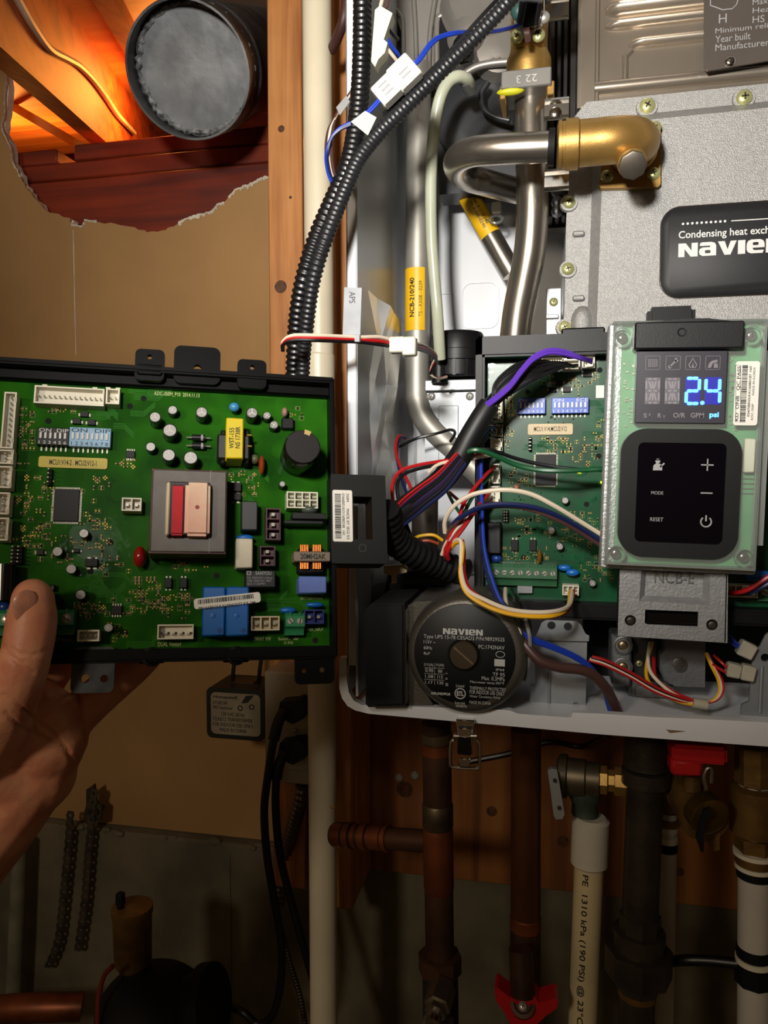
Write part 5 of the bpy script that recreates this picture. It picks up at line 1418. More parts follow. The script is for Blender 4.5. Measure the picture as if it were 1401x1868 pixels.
def digit(a, b, c, d, on, lit_):
    x0, x1, z0, z1 = df.rect(a, b, c, d, G + .0002)
    MB().box(x0 - .0006, x1 + .0006, -G - .0002, -G + .0001, z0 - .0006, z1 + .0006).build('digit_cell', cellb if lit_ else cell, l_)
    sl = 0
    S = {'a1': ((a + 3, b), ((a + c) / 2 - 1, b)), 'a2': (((a + c) / 2 + 1, b), (c - 3, b)), 'f': ((a, b + 3), (a, (b + d) / 2 - 3)), 'b': ((c, b + 3), (c, (b + d) / 2 - 3)), 'g1': ((a + 3, (b + d) / 2), ((a + c) / 2 - 1, (b + d) / 2)), 'g2': (((a + c) / 2 + 1, (b + d) / 2), (c - 3, (b + d) / 2)), 'e': ((a, (b + d) / 2 + 3), (a, d - 3)), 'c': ((c, (b + d) / 2 + 3), (c, d - 3)), 'd1': ((a + 3, d), ((a + c) / 2 - 1, d)), 'd2': (((a + c) / 2 + 1, d), (c - 3, d)),
         'h': ((a + 5, b + 4), ((a + c) / 2 - 2, (b + d) / 2 - 3)), 'k': ((c - 5, b + 4), ((a + c) / 2 + 2, (b + d) / 2 - 3)), 'm': ((a + 5, d - 4), ((a + c) / 2 - 2, (b + d) / 2 + 3)), 'n': ((c - 5, d - 4), ((a + c) / 2 + 2, (b + d) / 2 + 3)), 'i': (((a + c) / 2, b + 4), ((a + c) / 2, (b + d) / 2 - 3)), 'j': (((a + c) / 2, (b + d) / 2 + 3), ((a + c) / 2, d - 4))}
    for k, (p, q) in S.items():
        if k in on:
            (pa_, pb_), (qa_, qb_) = p, q; e_ = 1.6
            if pb_ == qb_: pa_, qa_ = min(pa_, qa_) - e_, max(pa_, qa_) + e_ * .6
            else: pb_, qb_ = min(pb_, qb_) - e_, max(pb_, qb_) + e_
            hb = 3.0; rr0 = df.rect(min(pa_, qa_) - (hb if pa_ == qa_ else 0), min(pb_, qb_) - (hb if pb_ == qb_ else 0), max(pa_, qa_) + (hb if pa_ == qa_ else 0), max(pb_, qb_) + (hb if pb_ == qb_ else 0), G + .0006)
            MB().plate(rrect(*rr0, .0007), [], -G - .0006, -G - .0001).build('lit_segment', lit, l_); continue
        if k in on: bar(p, q, .0016, -G - .0006, lit, l_, 'lit_segment')
        elif not lit_: bar(p, q, .0009, -G - .0003, seg, l_, 'display_segment')
digit(1179, 691, 1202, 735, (), False); digit(1215, 691, 1238, 735, (), False)
digit(1252, 690, 1276, 736, ('a1', 'a2', 'b', 'g1', 'g2', 'e', 'd1', 'd2'), True); digit(1288, 690, 1313, 736, ('f', 'g1', 'g2', 'b', 'c'), True)
c = df.L(1281, 735, G); MB().lathe((c.x, -G, c.z), (0, -1, 0), [(0, .0011), (.0005, .0011)], 14).build('decimal_point', lit, l_)
hI = G + .0002
for a in (1191, 1228, 1264, 1300.5):
    x0, x1, z0, z1 = df.rect(a - 13.5, 649, a + 13.5, 674.5, hI)
    MB().plate(rrect(x0, x1, z0, z1, .0008), [rrect(x0 + .0002, x1 - .0002, z0 + .0002, z1 - .0002, .0006)], -hI, -hI + .0002).build('icon_frame', edge, l_)
def ico(pts, name='icon', h=None, material=None, par=None, r=.00025):
    h = h or hI; q = [df.L(*p, h) for p in pts]
    return MB().tube([Vector((v.x, -h, v.z)) for v in q], r, 6).build(name, material or edge, par or l_)
def icop(pts, name='icon', h=None, material=None, par=None):
    h = h or hI; q = [df.L(*p, h) for p in pts]
    return MB().plate([(v.x, v.z) for v in q], [], -h, -h + .0003).build(name, material or edge, par or l_)
for k in range(5): ico(((1184 + k * 3.6, 656), (1184 + k * 3.6, 669)))
ico(((1182, 656), (1199, 656))); ico(((1181, 669), (1198, 669)))
icop(((1221, 668), (1233, 656), (1235, 658), (1223, 670))); icop(((1218, 668), (1222, 666), (1225, 670), (1221, 673))); icop(((1231, 654), (1236, 652), (1234, 656), (1238, 657), (1235, 661), (1231, 659)))
ico(((1259, 671), (1257, 665), (1261, 660), (1264, 653), (1267, 659), (1271, 665), (1269, 671), (1259, 671)), r=.0003); icop(((1262, 670), (1264, 662), (1266, 670)))
icop(((1291, 671), (1294, 662), (1299, 658), (1309, 656), (1309, 661), (1300, 663), (1297, 671))); icop(((1303, 663), (1309, 663), (1310, 671), (1302, 671)))
for s_, r_ in (('S', (1174, 754, 1180, 762)), ('R', (1200, 754, 1206, 762)), ('O/R', (1228, 753, 1250, 762)), ('GPM', (1260, 753, 1284, 762))): text(s_, df.rect(*r_, hI), -hI - .0001, seg, l_, bold=.01)
for a, sg in ((1185, 1), (1211.5, -1)): icop(((a - .9, 754), (a + .9, 754), (a + .9, 762), (a - .9, 762))); icop(((a - 2.4, 758 + sg * .5), (a + 2.4, 758 + sg * .5), (a, 758 + sg * 4.5)))
text('psi', df.rect(1294, 752, 1311, 764, hI), -hI - .0003, lit, l_, bold=.03)
# touch pad
x0, x1, z0, z1 = df.rect(1130, 782, 1350, 1018, .009)
px0 = df.rect(1161, 808, 1322, 991, .009)
MB().plate(rrect(x0, x1, z0, z1, .0135, 10), [rrect(*px0, .003)], -.009, .0).build('pad_surround', mat('rubber_black', (13, 12, 12), .6, spec=.3), dt_)
pad = MB().plate(rrect(*px0, .003), [], -.0082, -.002).build('touch_pad', mat('touch_glass', (5, 4, 10), .1, var=.02, spec=.4), dt_)
hp = .0084
def P_(pts, r=.0005): return ico(pts, 'pad_symbol', hp, inkg, pad, r)
def bx2(a, b, c, d, nm='pad_symbol'): x0, x1, z0, z1 = df.rect(a, b, c, d, hp); return MB().box(x0, x1, -hp, -hp + .0002, z0, z1).build(nm, inkg, pad)
bx2(1279, 847, 1302, 849.3); bx2(1289.5, 837, 1291.8, 859); bx2(1278, 898.3, 1300, 900.6)
text('MODE', df.rect(1188, 896, 1210, 902, hp), -hp, inkg, pad); text('RESET', df.rect(1186, 944, 1210, 951, hp), -hp, inkg, pad)
c = df.L(1288, 952, hp); n = 26
pw = []
for k in range(n + 1):
    a = R(90 + 38) + (2 * math.pi - R(76)) * k / n; pw.append(Vector((c.x + .0027 * math.cos(a), -hp, c.z + .0027 * math.sin(a))))
MB().tube(pw, .00045, 6).build('pad_symbol', inkg, pad); bx2(1286.6, 940, 1289.4, 951)
icop(((1191, 858), (1192, 849), (1197, 845), (1204, 846), (1208, 850), (1208, 858)), 'pad_symbol', hp, inkg, pad); cc = df.L(1200, 841, hp)
MB().plate(circ(cc.x, cc.z, .0013, 14), [], -hp, -hp + .0003).build('pad_symbol', inkg, pad); icop(((1203, 851), (1211, 844), (1213, 846), (1205, 853)), 'pad_symbol', hp, inkg, pad)
icop(((1196, 838), (1204, 838), (1205, 840), (1195, 840)), 'pad_symbol', hp, mat('touch_glass', (7, 7, 14)), pad)
# sticker with barcode
s0 = df.rect(1340, 659, 1384, 776, H + .0004)
stk = MB().plate(rrect(*s0, .0014), [], -H - .0004, -H - .0001).build('barcode_sticker', paper, dt_)
hs = H + .0006
barcode(df, stk, df.rect(1352, 664, 1362, 770, hs), -hs, 60, True, 8)
text('KD  ONB   QC PASS', df.rect(1343, 668, 1350, 768, hs), -hs, ink, stk, rot=90, bold=.01)
text('03470BNXAX16080187 160', df.rect(1365, 668, 1369.5, 760, hs), -hs, ink, stk, rot=90, bold=.01)
text('KDC-350P        MADE IN KOREA', df.rect(1372, 670, 1376, 766, hs), -hs, ink, stk, rot=90)
fq = [Vector((v.x, -hs, v.z)) for v in (df.L(1342, 666, hs), df.L(1351, 666, hs), df.L(1351, 770, hs), df.L(1342, 770, hs), df.L(1342, 666, hs))]
MB().tube(fq, .00012, 4).build('printed_frame', ink, stk)
for a, b in ((1135, 616), (1371, 611), (1123, 1010), (1357, 1017)):
    c = df.L(a, b, .004)
    MB().lathe((c.x, -.002, c.z), (0, -1, 0), [(0, .0052), (.005, .0052), (.0052, .0046), (.001, .0044)], 22, False, False).build('screw_well', clear('clear_rim', None), dt_)
    screw(dt_, Vector((c.x, -.003, c.z)), .0029, steelb, ang=a)
pbox(df, (1358, 800, 1378, 862), 0, .006, nylon, dt_, 'connector', .0006)
for k in range(4): pbox(df, (1352, 872 + k * 9, 1378, 874 + k * 9), 0, .0012, tinm, dt_, 'contact_strip', .0002)
m = MB(); rnd = random.Random(5)
for k in range(60):
    c = df.L(rnd.choice((rnd.uniform(1138, 1156), rnd.uniform(1330, 1350))), rnd.uniform(640, 785), .001); m.box(c.x - .0006, c.x + .0006, -.001, 0, c.z - .0004, c.z + .0004)
m.build('chip_resistors', tinm, dt_)['kind'] = 'stuff'
# stamped mounting bracket below the display
nt_, nf = thing('panel_bracket', 'grey metal bracket with stamped letters and a slot below the display panel', 'bracket', P(1225, 1170, .462))
brm = mat('grey_bracket', (150, 151, 152), .48, .5, var=.06, vs_=200, bump=.3, bs=600)
q = [nf.L(*p, 0) for p in ((1131, 1030), (1328, 1030), (1327, 1173), (1127, 1160))]
sl = [nf.L(*p, 0) for p in ((1177, 1112), (1274, 1116), (1273, 1143), (1246, 1142), (1180, 1139), (1176, 1136))]
hl = [circ(nf.L(1150, 1132).x, nf.L(1150, 1132).z, .0032, 18), circ(nf.L(1299, 1140).x, nf.L(1299, 1140).z, .0032, 18)]
rc = [nf.L(*p, 0) for p in ((1170, 1036), (1296, 1036), (1294, 1103), (1166, 1097))]
MB().plate([(v.x, v.z) for v in q], [[(v.x, v.z) for v in sl], *hl, [(v.x, v.z) for v in rc]], 0, .0016).build('bracket_plate', brm, nt_)
ri = [(v.x + d[0], v.z + d[1]) for v, d in zip(rc, ((.003, 0), (-.003, 0), (-.003, .003), (.003, .003)))]
MB().rings([[Vector((v.x, .0002, v.z)) for v in rc], [Vector((p[0], .0035, p[1])) for p in ri], [Vector((p[0], .0045, p[1])) for p in ri]], cap0=False).build('stamped_recess', brm, nt_)
text('NCB-E', nf.rect(1194, 1042, 1266, 1064, -.0033), .0033, mat('stamp_shadow', (112, 112, 112), .5, .6), nt_)
MB().box(q[0].x, q[1].x, .0065, .016, q[2].z + .004, q[0].z, .0005).build('bracket_box', blackm, nt_)
MB().box(q[1].x - .0012, q[1].x, 0, .016, q[2].z, q[0].z, .0003).build('bracket_side', brm, nt_)
screw(nt_, nf.L(1150, 1132, -.004), .003, boltm); screw(nt_, nf.L(1299, 1140, -.004), .003, boltm)
pbox(nf, (1180, 1118, 1272, 1138), -.004, -.002, blackg, nt_, 'slot_insert', .0004)

# ================================================================== PUMP
pt_, pf_ = thing('pump', 'round circulation pump with a black printed face and side terminal box', 'pump', P(848, 1320, .50))
pm = mat('pump_casting', (92, 87, 78), .45, .6, var=.15, vs_=40, bump=.2, bs=500)
c = pf_.A(850, 1196, .455); k_ = .452 / FPX; r = 116 * k_
MB().lathe(c + Vector((0, .09, 0)), (0, -1, 0), [(0, r * .95), (.01, r), (.075, r), (.084, r * .97), (.088, r * .9), (.089, r * .84)], 56).build('motor_housing', pm, pt_)
pc = pf_.A(846, 1195, .4535); rl = 94 * .4535 / FPX
MB().lathe((pc.x, c.y + .0008, pc.z), (0, -1, 0), [(-.002, rl), (.0005, rl), (.0007, rl * .99)], 56).build('printed_face', mat('pump_label_black', (12, 12, 12), .5, spec=.3), pt_)
yl = c.y - .0001
MB().lathe((pc.x, yl, pc.z), (0, -1, 0), [(-.001, .0105), (.0003, .0105), (.0006, .0095), (-.0002, .009)], 30).build('plug_seat', blackm, pt_)
o = MB().lathe((pc.x, yl, pc.z), (0, -1, 0), [(-.001, .0088), (.0022, .0088), (.003, .008)], 30).build('vent_screw', mat('vent_screw', (84, 74, 60), .4, .9), pt_)
m2 = MB().box(-.0075, .0075, -.0003, .0005, -.0005, .0005); m2.xform(Matrix.Translation((pc.x, yl - .003, pc.z)) @ Matrix.Rotation(R(40), 4, 'Y')); m2.build('painted_slot', mat('slot_glint', (170, 150, 120), .3, .9), o)  # pale bar paints a glint along the vent screw slot
prt = mat('pump_print', (170, 170, 166), .5, var=.02)
S = lambda a, b, c_, d: (pc.x + (a - 846) * .4535 / FPX, pc.x + (c_ - 846) * .4535 / FPX, pc.z - (d - 1195) * .4535 / FPX, pc.z - (b - 1195) * .4535 / FPX)
yt = yl - .0008
L_ = S(807, 1147, 881, 1158); logo(pt_, *L_, yt, prt)
for s_, r_, kw in (('Type UPS 15-78 CESAD2 P/N:98929525', (771, 1160, 920, 1169), {}), ('115V ~', (771, 1171, 793, 1177), {}), ('60Hz', (771, 1182, 787, 1188), {}), ('8\u00b5F', (771, 1193, 783, 1199), {}), ('PC:1742NAV', (873, 1175, 920, 1182), {}),
                  ('I1/1(A)', (772, 1214, 789, 1221), {}), ('P1(W)', (795, 1214, 809, 1221), {}), ('0.90', (774, 1224, 789, 1231), {}), ('80', (798, 1225, 806, 1231), {}), ('1.08', (774, 1236, 789, 1242), {}), ('115', (797, 1236, 807, 1242), {}), ('1.17', (774, 1247, 788, 1253), {}), ('130', (797, 1247, 808, 1253), {}),
                  ('IP44', (905, 1217, 920, 1222), {}), ('TF 95', (899, 1225, 921, 1232), {}), ('Max. 0.3MPa', (879, 1233, 921, 1240), {}), ('Max.water temp.203\u00b0F', (858, 1242, 920, 1248), {}), ('THERMALLY PROTECTED', (857, 1253, 923, 1259), {}), ('FOR INDOOR USE ONLY', (857, 1260, 921, 1267), {}), ('Water Circulation Pump', (857, 1269, 913, 1275), {}), ('MADE IN CHINA', (857, 1280, 896, 1286), {}),
                  ('GRUNDFOS', (785, 1268, 821, 1273), {'bold': .04}), ('Listed', (832, 1251, 847, 1256), {}), ('Intertek', (830, 1283, 849, 1288), {}), ('4008096', (831, 1289, 852, 1294), {}), ('-', (812, 1231, 816, 1232), {}), ('=', (812, 1240, 816, 1243), {}), ('\u2261', (812, 1250, 817, 1255), {})):
    text(s_, S(*r_), yt, prt, pt_, **kw)
e0 = S(829, 1257, 850, 1279); ec = ((e0[0] + e0[1]) / 2, (e0[2] + e0[3]) / 2); er = (e0[1] - e0[0]) / 2
MB().plate(circ(*ec, er, 24), [circ(*ec, er * .82, 24)], yt, yt + .0002).build('approval_ring', prt, pt_); text('ETL', (ec[0] - er * .6, ec[0] + er * .6, ec[1] - er * .42, ec[1] + er * .42), yt, prt, pt_, bold=.05)
e0 = S(904, 1185, 921, 1197); MB().plate(circ((e0[0] + e0[1]) / 2, (e0[2] + e0[3]) / 2, (e0[1] - e0[0]) / 2, 20, (e0[3] - e0[2]) / 2), [circ((e0[0] + e0[1]) / 2, (e0[2] + e0[3]) / 2, (e0[1] - e0[0]) / 2.3, 20, (e0[3] - e0[2]) / 2.4)], yt, yt + .0002).build('approval_ring', prt, pt_)
e0 = S(902, 1200, 921, 1213); MB().box(e0[0], e0[1], yt, yt + .0002, e0[2], e0[3]).build('printed_square', prt, pt_)
for b in (1222.5, 1233.5, 1244.5): e0 = S(772, b, 810, b + .5); MB().box(e0[0], e0[1], yt, yt + .0002, e0[2], e0[3]).build('table_line', prt, pt_)
e0 = S(791.5, 1213, 792, 1254); MB().box(e0[0], e0[1], yt, yt + .0002, e0[2], e0[3]).build('table_line', prt, pt_)
# cast shoulder between housing and terminal box, and the box itself
q = [pf_.A(a, b, .47) for a, b in ((738, 1108), (756, 1098), (790, 1096), (800, 1110), (762, 1160), (752, 1200), (762, 1240), (790, 1285), (738, 1288))]
MB().plate([(v.x, v.z) for v in q], [], q[0].y, q[0].y + .06).build('housing_shoulder', pm, pt_)
q = [pf_.A(a, b, .46) for a, b in ((737, 1112), (741, 1112), (741, 1284), (737, 1286))]
MB().plate([(v.x, v.z) for v in q], [], q[0].y, q[0].y + .06).build('housing_edge', steelb, pt_)
q = [pf_.A(a, b, .458) for a, b in ((667, 1112), (676, 1102), (738, 1100), (738, 1289), (672, 1290), (667, 1284))]
MB().plate([(v.x, v.z) for v in q], [], q[0].y, q[0].y + .06).build('terminal_box', blackm, pt_)
q = [pf_.A(a, b, .456) for a, b in ((684, 1106), (734, 1104), (734, 1284), (684, 1285))]
MB().plate([(v.x, v.z) for v in q], [], q[0].y, q[0].y + .01).build('terminal_cover', blackm, pt_)

# ================================================================== BRACKETS AND GAS VALVE AT THE CASE BOTTOM
t, fr = thing('slotted_bracket', 'galvanised bracket with two holes right of the pump', 'bracket', P(1020, 1305, .50))
o1 = [fr.L(*p, .004) for p in ((968, 1166), (980, 1156), (988, 1136), (996, 1131), (1052, 1133), (1060, 1140), (1068, 1156), (1075, 1160), (1074, 1170), (968, 1168))]
hl = [circ(fr.L(a, b, .004).x, fr.L(a, b, .004).z, .0026, 16) for a, b in ((1006, 1141), (1036, 1143))]
MB().plate([(v.x, v.z) for v in o1], hl, -.004, -.0025).build('bracket_head', galv, t)
o2 = [fr.L(*p, .001) for p in ((976, 1166), (1071, 1170), (1068, 1300), (1041, 1298), (1040, 1308), (988, 1306), (986, 1297), (966, 1295), (968, 1250), (976, 1250))]
MB().plate([(v.x, v.z) for v in o2], [circ(fr.L(1051, 1288, .001).x, fr.L(1051, 1288, .001).z, .0024, 14)], -.001, .0005).build('bracket_plate', galv, t)
MB().tube(catmull([fr.L(*p, .0015) for p in ((1003, 1210), (1002, 1290), (1008, 1300), (1030, 1303))], 5), .001, 8).build('pressed_bead', galv, t)
t, fr = thing('edge_bracket', 'galvanised bracket cut off by the right edge of the picture', 'bracket', P(1390, 1310, .50))
o2 = [fr.L(*p, .001) for p in ((1376, 1186), (1386, 1178), (1396, 1158), (1402, 1153), (1470, 1153), (1470, 1340), (1350, 1312), (1352, 1285), (1366, 1278), (1372, 1200))]
MB().plate([(v.x, v.z) for v in o2], [circ(fr.L(1395, 1199, .001).x, fr.L(1395, 1199, .001).z, .0025, 14)], -.002, 0).build('bracket_plate', galv, t)
MB().tube([fr.L(1390, 1215, .0025), fr.L(1386, 1300, .0025)], .0012, 8).build('pressed_bead', galv, t)
gv, gf = thing('gas_valve', 'grey cast gas valve behind the panel bracket with brass screws', 'gas valve', P(1200, 1290, .53))
gm = mat('valve_casting', (112, 114, 116), .5, .45, var=.1, bump=.3, bs=400)
pbox(gf, (1116, 1162, 1152, 1252), -.02, .012, gm, gv, 'valve_body', .0015); pbox(gf, (1152, 1162, 1200, 1250), -.02, .002, mat('valve_dark', (30, 29, 28), .5), gv, 'valve_block', .001)
pbox(gf, (1147, 1245, 1230, 1282), -.02, .006, gm, gv, 'valve_foot', .002, 2); pbox(gf, (1158, 1252, 1220, 1274), -.0, .0075, gm, gv, 'valve_foot_step', .001)
for b in (1177, 1216):
    c = gf.L(1136, b, .012); MB().lathe(c, (0, -1, 0), [(-.002, .0062), (.0015, .0062), (.002, .0052), (.0005, .0045)], 20).build('port_ring', gm, gv); screw(gv, c, .0034, mat('port_brass', (150, 132, 100), .35, .9), False, 1.2)
screw(gv, gf.L(1166, 1210, .004), .0022, zinc)
o3 = [gf.L(*p, .014) for p in ((1216, 1168), (1287, 1168), (1286, 1254), (1232, 1252), (1212, 1242), (1203, 1222), (1204, 1196), (1213, 1186))]
MB().plate([(v.x, v.z) for v in o3], [], -.014, .006).build('solenoid_plate', gm, gv)
c = gf.L(1240, 1213, .0145); MB().lathe(c, (0, -1, 0), [(-.002, .0048), (.0008, .0046), (.001, .004)], 22).build('solenoid_core', mat('core_disc', (140, 140, 140), .3, .9, var=.15, vs_=300), gv)
pbox(gf, (1140, 1280, 1230, 1318), -.03, -.004, mat('valve_pipe', (120, 110, 100), .45, .6), gv, 'outlet_block', .002)
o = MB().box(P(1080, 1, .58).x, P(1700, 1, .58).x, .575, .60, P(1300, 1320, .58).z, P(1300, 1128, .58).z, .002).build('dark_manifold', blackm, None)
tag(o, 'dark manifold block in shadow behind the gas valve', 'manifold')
dn_ = mat('dusty_nylon', (168, 162, 144), .5)
def plug_on(label, base, shells, wires_):
    t, fr = thing('wire_connector', label, 'connector', P(*base))
    for r_, rt in shells:
        x0, x1, z0, z1 = fr.rect(*r_, .006); c = Vector(((x0 + x1) / 2, -.004, (z0 + z1) / 2))
        MB().box(-(x1 - x0) / 2, (x1 - x0) / 2, -.004, .004, -(z1 - z0) / 2, (z1 - z0) / 2, .0008).xform(Matrix.Translation(c) @ Matrix.Rotation(R(rt), 4, 'Y')).build('connector_shell', dn_, t)
    for p_, cl in wires_: wire(t, fr, p_, cl)
plug_on('pale plastic connector on blue wires right of the gas valve', (1362, 1200, .50), (((1347, 1172, 1378, 1200), 25),), ((((1348, 1182, .495), (1335, 1174, .495), (1322, 1162, .50)), 'blue'), (((1350, 1178, .495), (1340, 1170, .495), (1330, 1158, .50)), 'blue')))
plug_on('pale two-piece plastic connector on red wires right of the gas valve', (1350, 1242, .50), (((1326, 1211, 1352, 1236), 10), ((1352, 1214, 1378, 1242), 10)), ((((1330, 1222, .495), (1318, 1210, .495), (1302, 1195, .50)), 'red'), (((1330, 1230, .495), (1316, 1222, .495), (1300, 1212, .50)), 'red')))

# ================================================================== PIPES UNDER THE BOILER
def stack(name, label, cat, px0, py0, px1, py1, Y, rp, material, secs=(), seg=26):
    """upright pipe with rings; secs: (py0, py1, radius factor, material, name, sides)"""
    t, fr = thing(name, label, cat, P(px1, py1, Y))
    a, b = fr.A(px0, py0, Y), fr.A(px1, py1, Y); r = rp * Y / FPX / ray((px0 + px1) / 2, 934).y
    MB().cyl(a, b + (b - a).normalized() * max(0, (t.location.z - .02)), r, None, seg).build('pipe_body', material, t)
    for s0, s1, k, mt, nm, sd in secs:
        p = a.lerp(b, (s0 - py0) / (py1 - py0)); q = a.lerp(b, (s1 - py0) / (py1 - py0)); L2 = (q - p).length
        MB().lathe(p, q - p, [(0, r * (1.0 if k > 1 else k)), (L2 * .06, r * k), (L2 * .94, r * k), (L2, r * (1.0 if k > 1 else k))], sd or seg).build(nm, mt, t)
    return t, fr, r
cu2 = mat('tarnished_copper', (88, 60, 42), .48, .5, var=.35, vs_=22, vrough=.1)
stack('copper_pipe', 'tarnished copper pipe with solder joints under the pump', 'pipe', 796, 1318, 806, 1990, .575, 27, cu2,
      ((1335, 1352, 1.08, solder.copy() if False else mat('old_solder', (120, 104, 82), .45, .7, var=.3), 'solder_ring', 0), (1354, 1374, 1.06, copper, 'coupling', 0), (1462, 1505, 1.07, mat('old_solder', None), 'coupling', 0), (1506, 1620, 1.05, copper, 'tee_body', 0), (1618, 1732, .99, cu2, 'lower_tube', 0), (1735, 1770, 1.5, cu2, 'valve_shoulder', 8), (1770, 1990, 1.25, mat('valve_dark', None), 'valve_body', 0)))
t, fr = thing('copper_branch', 'horizontal copper branch pipe left of the tarnished upright pipe', 'pipe', P(690, 1530, .62))
a, b = fr.A(608, 1522, .62), fr.A(798, 1536, .59); rb_ = 24 * .6 / FPX
MB().cyl(a, b, rb_ * .86, None, 22).build('pipe_body', cu2, t)
for k0, k1, q_ in ((.02, .12, 1.0), (.14, .2, 1.06), (.22, .26, .95), (.3, .36, 1.05), (.38, .5, .96), (.52, .56, 1.04)): MB().cyl(a.lerp(b, k0), a.lerp(b, k1), rb_ * q_, None, 22).build('pipe_ring', copper, t)
t, fr = thing('drain_valve', 'small steel valve nut at the foot of the tarnished pipe', 'valve', P(796, 1880, .54))
c = fr.A(797, 1838, .54)
MB().lathe(c, (-.1, -1, -.15), [(-.02, .010), (0, .010), (.001, .008), (.006, .008), (.0065, .005), (.012, .005)], 6).build('valve_nut', steel, t)
MB().lathe(c + Vector((0, -.012, -.002)), (-.1, -1, -.15), [(0, .006), (.004, .006), (.0045, .003)], 18).build('valve_stem', steelb, t)
MB().box(c.x - .011, c.x + .011, -.012, .012, c.z - .03, c.z - .012, .002).build('valve_bracket', galv, t)
t, fr, r = stack('copper_riser', 'brown copper pipe with a red butterfly handle at its foot', 'pipe', 960, 1330, 957, 2000, .57, 27.5, mat('brown_copper', (122, 76, 42), .4, .65, var=.25, vs_=14, stretch=(1, 1, .3)),
      ((1666, 1690, 1.05, copper, 'joint_ring', 0), (1690, 1800, 1.03, cu2, 'valve_neck', 0)))
t, fr = thing('butterfly_handle', 'red butterfly valve handle at the bottom of the copper pipe', 'valve handle', P(957, 1868, .535))
q = [fr.A(a, b, .53) for a, b in ((903, 1796), (908, 1795), (932, 1814), (940, 1812), (975, 1812), (984, 1822), (1012, 1814), (1018, 1818), (1016, 1832), (996, 1846), (975, 1866), (955, 1868), (932, 1862), (922, 1842), (905, 1818))]
MB().plate([(v.x, v.z) for v in q], [], q[0].y - .004, q[0].y + .012).build('handle', redp, t)
c = fr.A(954, 1826, .53); MB().lathe((c.x, q[0].y - .004, c.z), (0, -.6, .6), [(-.004, .0085), (.001, .0085), (.0012, .006), (0, .005)], 20).build('handle_seat', cu2, t)
screw(t, Vector((c.x, q[0].y - .0055, c.z)), .003, screwm, ax=(0, -.7, .6))
MB().cyl((c.x - .002, q[0].y + .006, c.z + .034), (c.x, q[0].y, c.z + .004), .0085, .0085, 20).build('valve_stem', cu2, t)
# relief valve with cream discharge pipe
t, fr = thing('relief_valve', 'brass relief valve with a grey test lever beside the black iron pipe', 'valve', P(1075, 1490, .56))
c = fr.A(1062, 1425, .565)
MB().lathe(c + Vector((-.018, 0, .003)), (1, -.1, 0), [(0, .012), (.002, .0155), (.007, .0155), (.008, .0135), (.02, .0135), (.021, .012), (.03, .012)], 26).build('valve_bonnet', mat('grey_brass', (110, 98, 76), .45, .7, var=.2), t)
MB().lathe(c + Vector((.012, -.002, .003)), (1, -.05, 0), [(0, .0105), (.005, .0105), (.006, .008), (.010, .008), (.0105, .0105), (.022, .0105)], 8).build('inlet_nut', brass, t)
MB().lathe(c + Vector((.002, 0, .0)), (0, 0, -1), [(0, .011), (.012, .011), (.016, .009), (.024, .0095)], 22).build('outlet_neck', mat('verdigris_brass', (84, 98, 84), .55, .4, var=.3), t)
x0, z0 = fr.A(998, 1402, .535).x, fr.A(998, 1402, .535).z
q = [fr.A(a, b, .535) for a, b in ((999, 1406), (1006, 1402), (1016, 1404), (1019, 1420), (1030, 1486), (1026, 1494), (1014, 1495), (1010, 1488), (1004, 1440))]
MB().plate([(v.x, v.z) for v in q], [], q[0].y, q[0].y + .004).build('test_lever', mat('lever_grey', (168, 172, 172), .4, .5, var=.1), t)
for a, b in ((1012, 1424), (1020, 1474)): v = fr.A(a, b, .534); MB().lathe(v, (0, -1, 0), [(-.001, .0014), (.001, .0012)], 10).build('lever_rivet', boltm, t)
dp, dfr, rr1 = stack('discharge_pipe', 'cream plastic discharge pipe with printed lettering under relief valve', 'pipe', 1078, 1492, 1058, 2000, .565, 27, mat('aged_cream_pvc', (216, 198, 156), .42, var=.10, vs_=14), ((1490, 1578, 1.26, mat('aged_white_pvc', (206, 200, 184), .4, var=.08, vs_=20), 'coupling', 0),))
a, b = dfr.A(1074.5, 1584, .565), dfr.A(1058.8, 1980, .565)
fm_ = cylmap(0, 0, rr1 + .0005)
tt_ = text('PE  1310 kPa (190 PSI) @ 23\u00b0C  PVC 1120', (-.0028, .0028, -.14, 0), 0, ink, dp, rot=-90, bold=.01)
for v in tt_.data.vertices:
    w = fm_(Vector((v.co.x - .0036, 0, v.co.z))); k = -v.co.z / .14; cc = a.lerp(b, k * .92); v.co = Vector((cc.x + w.x, cc.y + w.y, cc.z))
# black iron gas pipe with union
stack('iron_pipe', 'black iron gas pipe with a heavy hexagonal union', 'pipe', 1181, 1325, 1155, 2000, .55, 33, iron,
      ((1330, 1400, 1.24, iron, 'coupling_collar', 0), (1400, 1428, 1.3, iron, 'coupling_ring', 0), (1660, 1700, 1.14, iron, 'union_neck', 8), (1690, 1728, 1.42, iron, 'union_shoulder', 0), (1722, 1776, 1.86, iron, 'union_nut', 8), (1776, 1800, 1.2, iron, 'union_tail', 8), (1800, 1812, 1.06, brassd, 'thread_ring', 0)))
